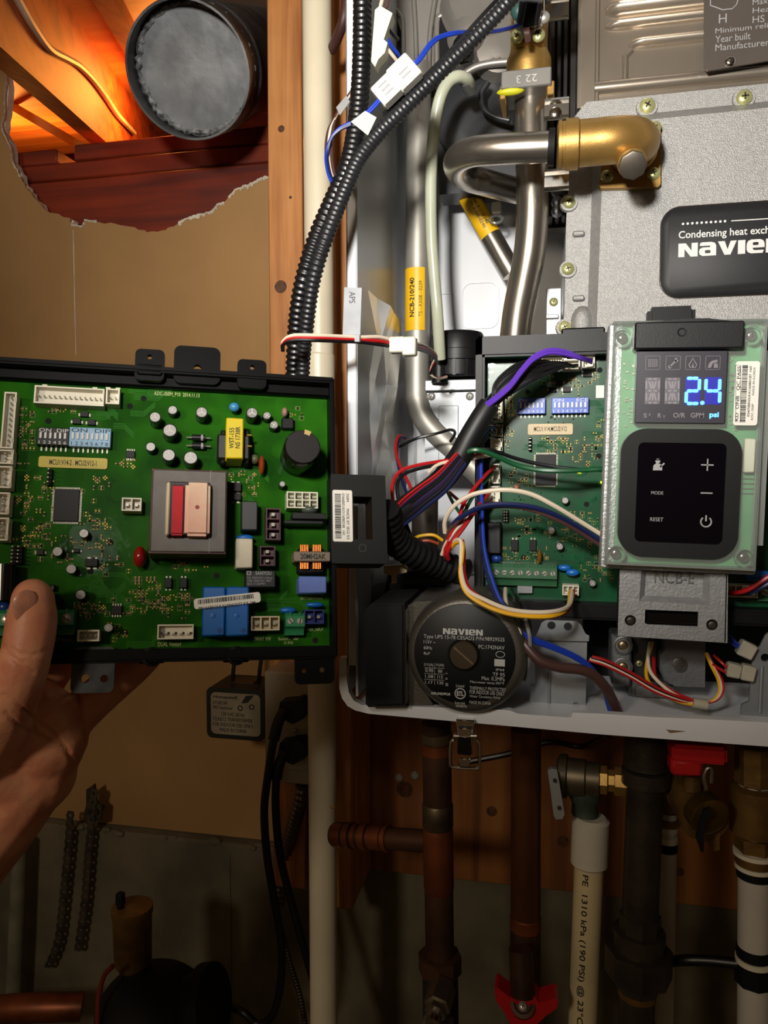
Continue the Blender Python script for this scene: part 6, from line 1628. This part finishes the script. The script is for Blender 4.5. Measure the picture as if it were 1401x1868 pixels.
# white pex pipes with brass fittings
wp = mat('white_pex', (200, 196, 188), .38, var=.05)
bk = blackm
stack('pex_pipe', 'slim white pipe behind the black iron pipe', 'pipe', 1219, 1440, 1208, 2000, .60, 17.5, wp,
      ((1400, 1480, 1.25, brassd, 'brass_adapter', 0), (1490, 1503, 1.22, brassd, 'brass_ring', 0), (1504, 1514, 1.08, nylon, 'white_ring', 0), (1522, 1534, 1.08, nylon, 'white_ring', 0), (1534, 1550, 1.06, bk, 'crimp_ring', 0), (1862, 1900, 1.12, bk, 'crimp_ring', 0)))
stack('pex_pipe', 'thick white pipe with black rings at the lower right edge', 'pipe', 1378, 1360, 1374, 2000, .55, 29, wp,
      ((1355, 1430, 1.25, brassd, 'brass_neck', 8), (1430, 1520, 1.5, brass.copy() if False else brassd, 'brass_body', 0), (1520, 1548, 1.22, brassd, 'brass_nut', 6), (1548, 1556, 1.3, nylon, 'white_ring', 0), (1556, 1572, 1.2, brassd, 'brass_ring', 0), (1572, 1580, 1.2, nylon, 'white_ring', 0), (1578, 1596, 1.1, bk, 'crimp_ring', 0), (1722, 1742, 1.08, bk, 'crimp_ring', 0), (1742, 1752, 1.14, nylon, 'white_ring', 0), (1752, 1790, 1.2, bk, 'lower_socket', 8)))
t, fr = thing('ball_valve', 'brass ball valve with a red handle and hanging cap', 'valve', P(1270, 1500, .54))
x0, x1, z0, z1 = fr.rect(1226, 1362, 1328, 1400, .03)
MB().box(x0, x1, -.03, -.008, z0 + .002, z1, .002, 2).build('red_handle', redp, t)
x0, x1, z0, z1 = fr.rect(1224, 1396, 1282, 1418, .028); MB().box(x0, x1, -.028, -.01, z0, z1 + .003, .002).build('handle_hub', redp, t)
MB().cyl(fr.A(1262, 1412, .535), fr.A(1262, 1440, .535), .006, None, 16).build('valve_stem', brassd, t)
c = fr.A(1262, 1462, .548); MB().lathe(c, (.35, -1, -.25), [(-.02, .012), (0, .0145), (.012, .0145), (.013, .0165), (.018, .0165), (.019, .013), (.024, .013)], 26).build('valve_body', brassd, t)
MB().lathe(fr.A(1287, 1482, .522), (.35, -1, -.25), [(-.004, .013), (.005, .013), (.006, .011), (.0065, .004)], 28).build('outlet_cap', mat('cap_brass', (142, 112, 52), .36, .9, var=.15, bump=.1), t)
q = [fr.A(a, b, .505) for a, b in ((1280, 1490), (1284, 1478), (1296, 1474), (1301, 1484), (1292, 1494), (1286, 1500), (1284, 1554), (1279, 1555), (1270, 1530), (1274, 1505))]
MB().plate([(v.x, v.z) for v in q], [], q[0].y, q[0].y + .003).build('cap_strap', blackm, t)
q = [fr.A(a, b, .53) for a, b in ((1288, 1515), (1313, 1505), (1313, 1550), (1304, 1553), (1290, 1540))]
MB().plate([(v.x, v.z) for v in q], [], q[0].y, q[0].y + .003).build('cap_lever', brassd, t)
MB().tube(catmull([fr.A(a, b, .515) for a, b in ((1288, 1440), (1284, 1418), (1290, 1402), (1298, 1404), (1298, 1428))], 5), .0013, 8).build('wire_bail', steel, t)
o = MB().tube(catmull([P(*p) for p in ((1210, 1758, .58), (1240, 1752, .56), (1290, 1752, .555), (1350, 1758, .55), (1420, 1764, .545))], 6), .0038, 10).build('black_cable', W['black'], None)
tag(o, 'thick black cable bridging the iron pipe and white pipe', 'cable')
o = MB().tube(catmull([P(*p) for p in ((840, 1392, .781), (870, 1386, .781), (930, 1374, .781), (1000, 1354, .781), (1060, 1362, .781), (1090, 1350, .75), (1110, 1340, .70))], 6), .0028, 8).build('thin_cable', W['black'], None)
tag(o, 'thin black cable sagging along the plywood under the boiler', 'cable')

# ================================================================== CONDUITS AND WIRING
cm = mat('corrugated_black', (18, 18, 20), .34, var=.06)
cm2 = mat('corrugated_charcoal', (32, 32, 35), .4, var=.08)
ribbed('corrugated_conduit', [(664, -330, .47), (662, -160, .463), (661, 0, .46), (660, 80, .459), (657, 160, .457), (650, 230, .452), (636, 300, .445), (606, 370, .438), (580, 430, .434), (560, 490, .434), (547, 550, .440), (540, 620, .449), (537, 700, .458), (540, 790, .464)], 17.5 * .455 / FPX, cm, 'thick black corrugated conduit hanging down to the loose board', 'conduit', .0036, .15, 18)
ribbed('corrugated_conduit', [(1090, -260, .50), (1000, -85, .475), (930, 0, .468), (880, 55, .466), (830, 105, .464), (780, 155, .46), (730, 205, .455), (690, 245, .45), (655, 290, .442), (632, 340, .436), (608, 400, .43), (586, 460, .426), (570, 520, .430), (560, 590, .438), (553, 660, .450), (552, 740, .460)], 14 * .445 / FPX, cm2, 'slimmer charcoal corrugated conduit slanting from the top right', 'conduit', .0030, .17, 16)
# braided black loom behind the sensor housing
ribbed('braided_loom', [(700, 930, .43), (708, 965, .44), (725, 990, .45), (760, 1012, .462), (800, 1028, .475), (850, 1045, .485)], .0092, blackm, 'black braided loom curving from the loose board into the boiler', 'cable loom', .005, .12, 14)
# wires running with the slim conduit and plug connectors
t, fr = thing('sensor_harness', 'blue wires with a white plug clipped along the slanting conduit', 'wire harness', P(720, 150, .45))
for d in (0, 6):
    wire(t, fr, ((748, 122 + d * .4, .452), (765, 105 + d, .452), (785, 78 + d, .455), (805, 65 + d * .6, .46), (838, 58 + d * .5, .468), (885, 58 + d * .3, .49), (925, 52 + d * .3, .505), (950, 44 + d * .2, .51)), 'blue', .00095)
    wire(t, fr, ((700, 170 + d, .45), (685, 188 + d, .449), (668, 206 + d * .8, .448)), 'blue', .00085)
    wire(t, fr, ((640, 224 + d * .5, .446), (618, 236 + d * .3, .446), (603, 255, .446), (595 + d * .4, 285, .446), (598 + d * .3, 312, .44), (606 + d * .4, 334, .438)), 'navy' if d else 'blue', .0011)
for a0_, k in ((0, 1), (4, .94)):
    wire(t, fr, ((910, -6 + a0_, .47), (880, 26 + a0_, .468), (820, 92 + a0_, .466), (760, 152 + a0_, .462), (700, 206 + a0_, .455)), 'black', .0007)
m2 = MB(); u_ = fr.A(690, 182, .45); v_ = fr.A(756, 118, .45); dd = (v_ - u_).normalized(); nn = dd.cross(Vector((0, 1, 0)))
for k0, k1, w_, n_ in ((0, .50, .0068, 'plug_housing'), (.46, 1.0, .0078, 'socket_housing')):
    p_, q_ = u_.lerp(v_, k0), u_.lerp(v_, k1); L3 = (q_ - p_).length
    m2 = MB().box(-L3 / 2, L3 / 2, -.004, .004, -w_, w_, .0008); rot = Matrix(((dd.x, 0, nn.x, 0), (dd.y, 1, nn.y, 0), (dd.z, 0, nn.z, 0), (0, 0, 0, 1)))
    m2.xform(Matrix.Translation((p_ + q_) / 2) @ rot); o = m2.build(n_, mat('bright_nylon', (226, 224, 214), .4, var=.03), t)
    for j in range(3 if k0 == 0 else 2):
        m3 = MB().box(-L3 * .22, L3 * .22, -.0044, -.0038, -.0005, .0005).xform(Matrix.Translation((p_ + q_) / 2 + nn * (-.003 + j * .003)) @ rot); m3.build('housing_slot', inkg, o)
foil = clear('clear_tape', (.75, .77, .80, 1), .1, .2, .45)
q = [fr.A(a, b, .444) for a, b in ((640, 222), (666, 202), (687, 214), (671, 247))]
MB().plate([(v.x, v.z) for v in q], [], q[0].y, q[0].y + .0004).build('tape_flag', foil, t)
t, fr = thing('large_plug', 'large milky plug connector right of the thick conduit', 'connector', P(692, 120, .455))
q = [fr.A(a, b, .452) for a, b in ((684, 18), (693, 10), (716, 24), (700, 72), (707, 78), (702, 96), (690, 108), (684, 122), (677, 112), (680, 70))]
MB().plate([(v.x, v.z) for v in q], [], q[0].y, q[0].y + .008).build('plug_shell', nylont, t)
for p_, cl in ((((694, 12, .455), (699, -10, .456), (702, -40, .458)), 'white'), (((704, 16, .455), (710, -8, .456), (712, -40, .458)), 'brown'), (((704, 66, .458), (715, 85, .462), (728, 102, .468), (735, 120, .48)), 'blue'), (((703, 84, .456), (720, 106, .462), (735, 124, .47)), 'white'), (((708, 52, .456), (718, 64, .46), (726, 72, .465)), 'black')): wire(t, fr, p_, cl, .0011)
t, fr = thing('taped_wires', 'brown and white wires with grey tape left of the thick conduit', 'wires', P(600, 280, .45))
for k, cl in enumerate(('brown', 'white', 'brown')):
    wire(t, fr, ((645, 160 + k * 5, .462), (628, 185 + k * 4, .46), (612, 212 + k * 2, .456), (598 + k * 4, 240, .452), (594 + k * 5, 275, .448), (598 + k * 5, 310, .443), (608 + k * 4, 336, .439)), cl, .0008)
q = [fr.A(a, b, .455) for a, b in ((613, 196), (632, 174), (638, 186), (620, 210))]
MB().plate([(v.x, v.z) for v in q], [], q[0].y, q[0].y + .0006).build('tape_flag', mat('grey_tape', (136, 136, 136), .4), t)
o = MB().tube(catmull([P(*p) for p in ((632, -30, .62), (628, 30, .62), (615, 70, .63), (604, 92, .64))], 6), .0042, 10).build('brown_cable', mat('dark_red_cable', (70, 38, 34), .5), None)
tag(o, 'dark reddish cable at the top between stud and boiler', 'cable')
# APS wires
t, fr = thing('pressure_switch_lead', 'red white and black lead with an APS tag crossing the boiler edge', 'wire lead', P(640, 625, .44))
for k, (cl, dy) in enumerate((('white', -5), ('red', 0), ('black', 4))):
    wire(t, fr, ((516, 640 + dy * .2, .418), (517, 626 + dy * .6, .416), (535, 617 + dy, .415), (580, 617 + dy, .418), (630, 619 + dy, .43), (656, 620 + dy, .436), (690, 620 + dy * 1.1 + k * 2, .445), (712, 626 + dy * 1.4, .452)), cl, .0011)
    wire(t, fr, ((752, 632 + dy, .46), (768, 634 + dy * 1.2, .48), (785, 642 + dy, .51), (796, 655 + dy, .53), (790, 668 + dy, .54), (786, 682, .545), (800, 690, .55), (815, 687, .555)), cl, .0010)
q = [fr.A(a, b, .434) for a, b in ((628, 524), (660, 525), (657, 614), (625, 612))]
tagm = mat('foil_tag', (164, 167, 172), .6, .0, spec=.2, var=.06, vs_=90)
MB().plate([(v.x, v.z) for v in q], [], q[0].y, q[0].y + .0004).build('printed_tag', tagm, t)
MB().box(q[3].x, q[2].x, q[0].y - .0012, q[0].y + .003, q[3].z - .0042, q[3].z + .0002, .0004).build('tag_fold', tagm, t)
text('APS', (fr.A(637, 541, .434).x, fr.A(648, 541, .434).x, fr.A(640, 553, .434).z, fr.A(640, 532, .434).z), q[0].y - .0003, mat('grey_print', (70, 70, 74), .6), t, rot=-90)
for r_, nm in (((710, 615, 738, 643), 'plug_housing'), ((734, 615, 759, 648), 'socket_housing')):
    a_, b_ = fr.A(r_[0], r_[1], .452), fr.A(r_[2], r_[3], .452); MB().box(a_.x, b_.x, a_.y - .002, a_.y + .006, b_.z, a_.z, .0008).build(nm, nylont, t)

# control harness: bundle from the top connectors into the black sleeve
t, fr = thing('control_harness', 'black sleeved harness fanning out to the fitted board', 'wire harness', P(880, 760, .47))
rnd = random.Random(3)
for k in range(20):
    x_s = 1000 + k * 2.8; s_ = rnd.uniform(-1, 1); e_ = rnd.uniform(-1, 1)
    wire(t, fr, ((x_s, 664 + rnd.uniform(-3, 5), .492), (x_s - 25, 664 + s_ * 6, .478), (975 + s_ * 6, 674 + s_ * 18, .470), (940 + s_ * 5, 690 + s_ * 22, .466), (910 + s_ * 8, 715 + s_ * 14, .464), (893 + e_ * 12, 740 + e_ * 5, .462)), 'black', .0009)
for d in (0, 5):
    wire(t, fr, ((1078, 658 + d * .5, .49), (1058, 652 + d * .4, .475), (1030, 641 + d, .468), (1000, 639 + d, .464), (972, 652 + d, .461), (950, 676 + d, .459), (930, 702 + d, .458), (905, 724 + d, .458), (886, 738 + d, .46)), 'purple', .0013)
for k in range(9):
    wire(t, fr, ((903, 728 + k * 9, .492), (892, 732 + k * 8, .482), (880, 752 + k * 7, .472), (866 - k, 782 + k * 6, .466), (852 - k * 2, 815 + k * 3, .464)), 'navy' if k % 3 else 'blue', .0011)
sl_ = [fr.A(*p) for p in ((893, 738, .465), (876, 765, .463), (856, 800, .462), (836, 838, .462), (806, 876, .462), (770, 906, .458), (735, 932, .45), (708, 955, .442), (690, 965, .436))]
MB().tube(catmull(sl_, 6), .0072, 14, rf=lambda i, n: .0062 + .0016 * min(1, i / n * 1.6)).build('black_sleeve', mat('sleeve_black', (14, 14, 15), .5), t)
for k in range(12):
    o1_ = rnd.uniform(-16, 16); c_ = ('black', 'navy', 'black', 'purple', 'black', 'red')[k % 6]
    wire(t, fr, ((842 + o1_ * .5, 835 + o1_ * .6, .455), (806 + o1_ * .5, 878 + o1_, .453), (770 + o1_ * .4, 906 + o1_ * 1.2, .45), (738 + o1_ * .3, 932 + o1_ * 1.3, .444), (708, 958 + o1_, .436)), W[c_] if c_ != 'purple' else mat('dark_purple', (40, 26, 66), .4), .0012)
# thin leads looping left of the sleeve
for p_, cl in ((((905, 824, .492), (880, 828, .475), (850, 834, .462), (800, 842, .456), (760, 849, .454), (730, 860, .452), (716, 884, .452), (718, 920, .452), (728, 960, .452), (744, 1010, .47)), 'red'),
               (((905, 830, .492), (880, 833, .474), (850, 839, .461), (815, 843, .456), (795, 850, .455), (782, 862, .456)), 'white'),
               (((800, 848, .457), (760, 856, .456), (733, 868, .455), (724, 890, .455), (732, 930, .456), (752, 985, .47)), 'black'),
               (((738, 800, .55), (728, 795, .54), (722, 812, .53), (726, 840, .52), (745, 880, .51), (760, 910, .50)), 'red'),
               (((740, 798, .55), (728, 800, .54), (724, 830, .53), (732, 870, .52), (742, 900, .51)), 'navy'),
               (((728, 815, .55), (760, 800, .56), (800, 790, .56), (822, 784, .55), (830, 790, .54), (822, 805, .53)), 'black'),
               (((815, 895, .50), (825, 915, .49), (838, 935, .48)), 'green'), (((820, 898, .50), (836, 912, .49), (850, 922, .48)), 'red'),
               (((735, 945, .46), (745, 975, .47), (752, 1010, .48)), 'orange'), (((900, 748, .492), (880, 775, .48), (872, 850, .478), (874, 930, .478), (878, 985, .478), (886, 1040, .475), (902, 1085, .47), (925, 1122, .465)), 'navy'),
               (((904, 730, .492), (886, 770, .479), (878, 850, .477), (880, 940, .477), (884, 1000, .476), (896, 1050, .472), (912, 1092, .468), (935, 1130, .464)), 'blue')): wire(t, fr, p_, cl, .0011)
wire(t, fr, ((845, 826, .458), (870, 821, .456), (900, 830, .46), (940, 848, .466), (980, 857, .468), (1020, 859, .468), (1060, 858, .47), (1108, 855, .475)), 'green', .0016)
wire(t, fr, ((850, 822, .46), (890, 820, .462), (940, 836, .47), (990, 848, .474), (1050, 856, .476), (1106, 858, .478)), 'black', .0012)
# grey, navy and brown leads arching over to the display
t, fr = thing('display_leads', 'white, navy and brown leads arching over the fitted board', 'wire harness', P(820, 960, .46))
wire(t, fr, ((812, 972, .46), (812, 950, .456), (826, 925, .452), (855, 905, .45), (890, 896, .45), (930, 894, .45), (970, 902, .452), (1010, 922, .456), (1050, 946, .462), (1098, 976, .468)), 'white', .0014)
wire(t, fr, ((815, 985, .462), (828, 955, .458), (850, 938, .455), (880, 924, .453), (920, 920, .453), (970, 925, .455), (1010, 938, .458), (1050, 958, .463), (1096, 986, .468)), 'navy', .0016)
wire(t, fr, ((808, 1000, .463), (820, 968, .459), (845, 942, .456), (878, 927, .455), (925, 923, .455), (970, 930, .457), (1010, 945, .459), (1050, 966, .464), (1095, 994, .469)), 'brown', .0014)
for p_, cl, r_ in ((((902, 852, .492), (885, 868, .48), (862, 895, .468), (845, 920, .462), (838, 945, .46), (826, 966, .459), (814, 996, .459), (812, 1014, .462)), 'red', .0012), (((900, 862, .492), (880, 884, .48), (860, 910, .47), (846, 938, .464), (836, 962, .462)), 'green', .0012),
                   (((893, 898, .492), (880, 914, .48), (862, 938, .466), (844, 964, .46), (826, 988, .458), (816, 1008, .459), (818, 1020, .463)), 'red', .0014), (((893, 905, .492), (872, 924, .478), (850, 948, .466), (830, 968, .46), (814, 992, .459), (806, 1012, .463)), 'white', .0012),
                   (((895, 910, .492), (870, 930, .478), (846, 954, .466), (828, 976, .461), (812, 1000, .461), (812, 1018, .466)), 'brown', .0013), (((748, 986, .47), (765, 978, .468), (790, 976, .468), (808, 986, .47)), 'yellow', .0010), (((756, 990, .47), (780, 986, .47), (800, 992, .472)), 'orange', .0010)): wire(t, fr, p_, cl, r_)
# yellow, red and white loop to the lower plug
t, fr = thing('loop_leads', 'yellow, red and white leads looping over the pump to the lower plug', 'wire harness', P(1040, 1085, .48))
for k, (cl, dx, dy) in enumerate((('yellow', 0, 4), ('red', 3, 6), ('white', 2, -4))):
    wire(t, fr, ((818 + dx * 2, 1000 + dy, .462), (832, 988 + dy * .6, .455), (843 - dx, 990 + dy * .4, .45), (843 - dx, 1015, .448), (840 + dx, 1048, .446), (850 + dx * 1.5, 1078 + dy * .4, .444), (880 + dx * 2, 1098 + dy, .442), (925 + dx, 1115 + dy, .441), (975, 1121 + dy, .442), (1015 + dx, 1118 + dy, .447), (1036 + dx * 1.5, 1105 + dy * .5, .462), (1040 + dx * 2, 1078, .49)) if k != 1 else
         ((843, 985, .455), (846, 1010, .452), (846, 1045, .450), (860, 1078, .449), (905, 1104, .447), (950, 1120, .446), (1000, 1126, .446), (1030, 1118, .456), (1042, 1100, .472), (1046, 1078, .49)), cl, .0013)
# leads at the case bottom
t, fr = thing('lower_leads', 'blue leads sagging over the slotted bracket right of the pump', 'wire harness', P(1060, 1240, .47))
for k in range(3): wire(t, fr, ((935, 1128 + k * 3, .464), (948, 1150 + k * 3, .462), (975, 1165 + k * 3, .464), (1010, 1178 + k * 3, .468), (1050, 1196 + k * 3, .472), (1078, 1216 + k * 3, .475), (1096, 1244, .48), (1112 + k * 3, 1298, .49)), 'blue', .0011)
for p_, cl, r_ in ((((922, 1074, .49), (922, 1092, .478), (928, 1120, .465), (946, 1150, .46), (952, 1168, .462)), 'white', .0013), (((934, 1074, .49), (942, 1090, .478), (948, 1120, .466), (955, 1145, .462)), 'black', .0010), (((958, 1130, .465), (966, 1160, .46), (966, 1200, .462), (958, 1240, .47)), 'grey', .0013)): wire(t, fr, p_, cl, r_)
t2_ = MB().tube(catmull([P(*p) for p in ((945, 1155, .466), (958, 1176, .462), (985, 1205, .46), (1020, 1217, .462), (1060, 1222, .466), (1085, 1234, .47), (1108, 1260, .475), (1128, 1302, .485))], 7), .0032, 12).build('power_cable', W['brown'], None)
tag(t2_, 'thick brown cable sagging over the slotted bracket right of the pump', 'cable')
t, fr = thing('valve_leads', 'red, white, yellow and black leads tied below the gas valve', 'wire harness', P(1270, 1285, .48))
for k, cl in enumerate(('red', 'white', 'black', 'red')): wire(t, fr, ((1074 + k * 2, 1204 - k * 2, .476), (1105, 1214 - k * 3, .476), (1150, 1236 - k * 3, .478), (1195, 1262 - k * 3, .48), (1240, 1278 - k * 2, .482), (1270, 1283 - k, .484)), cl, .0010)
wire(t, fr, ((1186, 1172, .515), (1182, 1200, .505), (1188, 1228, .495), (1215, 1256, .488), (1245, 1275, .484), (1270, 1284, .483)), 'white', .0011)
wire(t, fr, ((1190, 1172, .515), (1180, 1210, .503), (1182, 1242, .492), (1210, 1266, .486), (1240, 1280, .483), (1270, 1286, .483)), 'yellow', .0011)
wire(t, fr, ((1192, 1200, .51), (1196, 1235, .496), (1225, 1260, .488), (1268, 1280, .482)), 'red', .0011)
for k, cl in enumerate(('yellow', 'white', 'red')): wire(t, fr, ((1288 + k, 1192, .51), (1298 + k * 2, 1215, .50), (1310 + k * 3, 1240, .49), (1312 + k * 3, 1262, .486), (1300 + k * 2, 1278, .484), (1272, 1284, .483)), cl, .0010)
a_, b_ = fr.A(1264, 1282, .482), fr.A(1290, 1286, .482); MB().cyl(a_, b_, .0032, None, 12).build('tape_wrap', mat('pale_tape', (176, 170, 150), .5), t)
# white cable-tie mount
t, fr = thing('tie_mount', 'small cream plastic tie mount in the shadow below the sensor housing', 'clip', P(722, 1062, .47))
q = [fr.L(*p, .004) for p in ((700, 1032), (736, 1030), (742, 1036), (742, 1044), (726, 1048), (722, 1050), (722, 1064), (714, 1064), (714, 1050), (700, 1046))]
MB().plate([(v.x, v.z) for v in q], [], -.004, 0).build('mount_body', mat('cream_nylon', (186, 164, 128), .5), t)
# dark pipe and lump in the shadow at the lower left of the case
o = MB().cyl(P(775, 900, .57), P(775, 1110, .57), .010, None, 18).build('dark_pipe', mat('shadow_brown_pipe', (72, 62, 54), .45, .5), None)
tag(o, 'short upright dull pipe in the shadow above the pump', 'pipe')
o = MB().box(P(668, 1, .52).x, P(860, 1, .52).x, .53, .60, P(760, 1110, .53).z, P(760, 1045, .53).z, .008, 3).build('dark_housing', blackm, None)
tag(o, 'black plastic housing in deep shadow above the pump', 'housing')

# ================================================================== THE HAND
skin = mat('skin', (226, 160, 124), .5, var=.10, vs_=55, col2=(204, 126, 96), bump=.18, bs=420, sss=.12)
def hand():
    m = MB()
    def chain(pts, step=.0012):
        """pts: (px, py, depth, radius in px, flatten)"""
        q = [(Cd(a, b, d), r * d / FPX) for a, b, d, r in pts]
        c = catmull([p for p, _ in q], 10); rs = catmull([Vector((r, 0, 0)) for _, r in q], 10)
        m.tube(c, 1, 16, rf=lambda i, n: max(rs[i].x, .001))
        for p, r in ((c[0], rs[0].x), (c[-1], rs[-1].x)): m.ball(p, r, r, r, 16)
    # thumb: tip over the front of the board, base at the lower left
    chain(((60, 1092, .369, 36), (59, 1122, .368, 43.5), (54, 1160, .366, 45), (46, 1200, .364, 45), (28, 1245, .366, 52), (-6, 1300, .372, 66), (-60, 1380, .385, 90), (-110, 1480, .395, 100)))
    m.ball(Cd(60, 1098, .370), .0105, .0095, .0115, 18)
    # palm lobes
    chain(((-20, 1260, .385, 48), (25, 1285, .392, 60), (72, 1312, .40, 66), (98, 1345, .405, 62)))
    chain(((10, 1330, .392, 62), (60, 1362, .40, 70), (82, 1362, .404, 70)))
    chain(((-30, 1400, .392, 85), (20, 1420, .40, 82), (60, 1408, .405, 78)))
    chain(((60, 1400, .405, 76), (0, 1462, .40, 92), (-70, 1545, .398, 98), (-150, 1650, .395, 104), (-260, 1800, .39, 118)))
    chain(((-80, 1470, .39, 100), (-150, 1580, .385, 115), (-260, 1740, .38, 130)))
    # index finger runs up to the right behind the tray
    chain(((70, 1370, 0.410, 50), (118, 1325, 0.409, 42), (158, 1288, 0.416, 38), (205, 1248, 0.420, 35), (250, 1212, 0.424, 31), (282, 1180, 0.426, 27), (300, 1150, 0.425, 23)))
    # the other fingers stay behind the tray
    chain(((30, 1330, 0.412, 48), (70, 1260, 0.416, 38), (120, 1190, 0.426, 34), (165, 1130, 0.428, 31), (192, 1085, 0.426, 26)))
    chain(((-20, 1310, 0.409, 46), (0, 1230, 0.414, 36), (40, 1150, 0.421, 33), (75, 1090, 0.422, 30), (95, 1050, 0.420, 25)))
    chain(((-70, 1320, 0.404, 42), (-70, 1230, 0.414, 32), (-45, 1160, 0.408, 29), (-20, 1110, 0.409, 26), (-5, 1080, 0.408, 22)))
    o = m.build('hand', skin, None)
    md = o.modifiers.new('r', 'REMESH'); md.mode = 'VOXEL'; md.voxel_size = .0013; md.use_smooth_shade = True
    sm = o.modifiers.new('s', 'SMOOTH'); sm.factor = .5; sm.iterations = 9
    dg = bpy.context.evaluated_depsgraph_get(); dg.update()
    me = bpy.data.meshes.new_from_object(o.evaluated_get(dg)); old = o.data
    o.modifiers.clear(); o.data = me; bpy.data.meshes.remove(old)
    if not me.materials: me.materials.append(skin)
    # creases of the palm, finger and thumb joints
    cr = [(((18, 1180), (34, 1192), (58, 1196), (84, 1188)), 4, .0008), (((8, 1196), (30, 1206), (56, 1210)), 4, .0006), (((0, 1172), (14, 1190), (40, 1216), (60, 1226)), 5, .0009),
          (((4, 1268), (40, 1290), (70, 1318), (100, 1340), (128, 1372)), 5, .0012), (((70, 1310), (95, 1290), (120, 1272), (138, 1262)), 5, .0012), (((64, 1312), (62, 1330), (72, 1352)), 4, .0008),
          (((10, 1300), (40, 1330), (80, 1346), (118, 1366), (134, 1390)), 5, .0010), (((140, 1262), (146, 1292), (154, 1330), (158, 1346)), 5, .0018), (((250, 1222), (262, 1234), (268, 1244)), 4, .0008), (((198, 1268), (212, 1282), (222, 1290)), 4, .0005), ((( -10, 1420), (20, 1400), (60, 1400)), 4, .0006)]
    for v in me.vertices:
        pv = pix(v.co)
        if not (-30 < pv[0] < 320 and 1030 < pv[1] < 1500): continue
        if v.normal.dot(CAM - v.co) < 0: continue
        for pts, w, dep in cr:
            dm_ = 1e9
            for (ax_, ay_), (bx__, by__) in zip(pts, pts[1:]):
                ux, uy = bx__ - ax_, by__ - ay_; t_ = max(0, min(1, ((pv[0] - ax_) * ux + (pv[1] - ay_) * uy) / (ux * ux + uy * uy)))
                dm_ = min(dm_, math.hypot(pv[0] - ax_ - ux * t_, pv[1] - ay_ - uy * t_))
            if dm_ < w * 1.6: v.co -= v.normal * dep * math.exp(-(dm_ / (w * .6)) ** 2)
    for p in me.polygons: p.use_smooth = True
    tag(o, 'bare left hand gripping the loose board tray, thumb on its front', 'hand')
    return o
hand_o = hand()
# thumb nail
c = Cd(46, 1106, .3585)
nail = mat('thumb_nail', (208, 144, 118), .45, var=.1, vs_=200, coat=.2)
m = MB().ball((0, 0, 0), .0056, .0013, .0078, 18)
rot = CAM_ROT @ Matrix.Rotation(R(-8), 3, 'Z') @ Matrix.Rotation(R(-28), 3, 'Y') @ Matrix.Rotation(R(-90), 3, 'X').transposed() if False else CAM_ROT @ Matrix(((1, 0, 0), (0, 0, 1), (0, -1, 0))).transposed().transposed()
m.xform(Matrix.Translation(c) @ rot.to_4x4() @ Matrix.Rotation(R(32), 4, 'Z') @ Matrix.Rotation(R(6), 4, 'Y'))
m.build('thumb_nail', nail, hand_o)
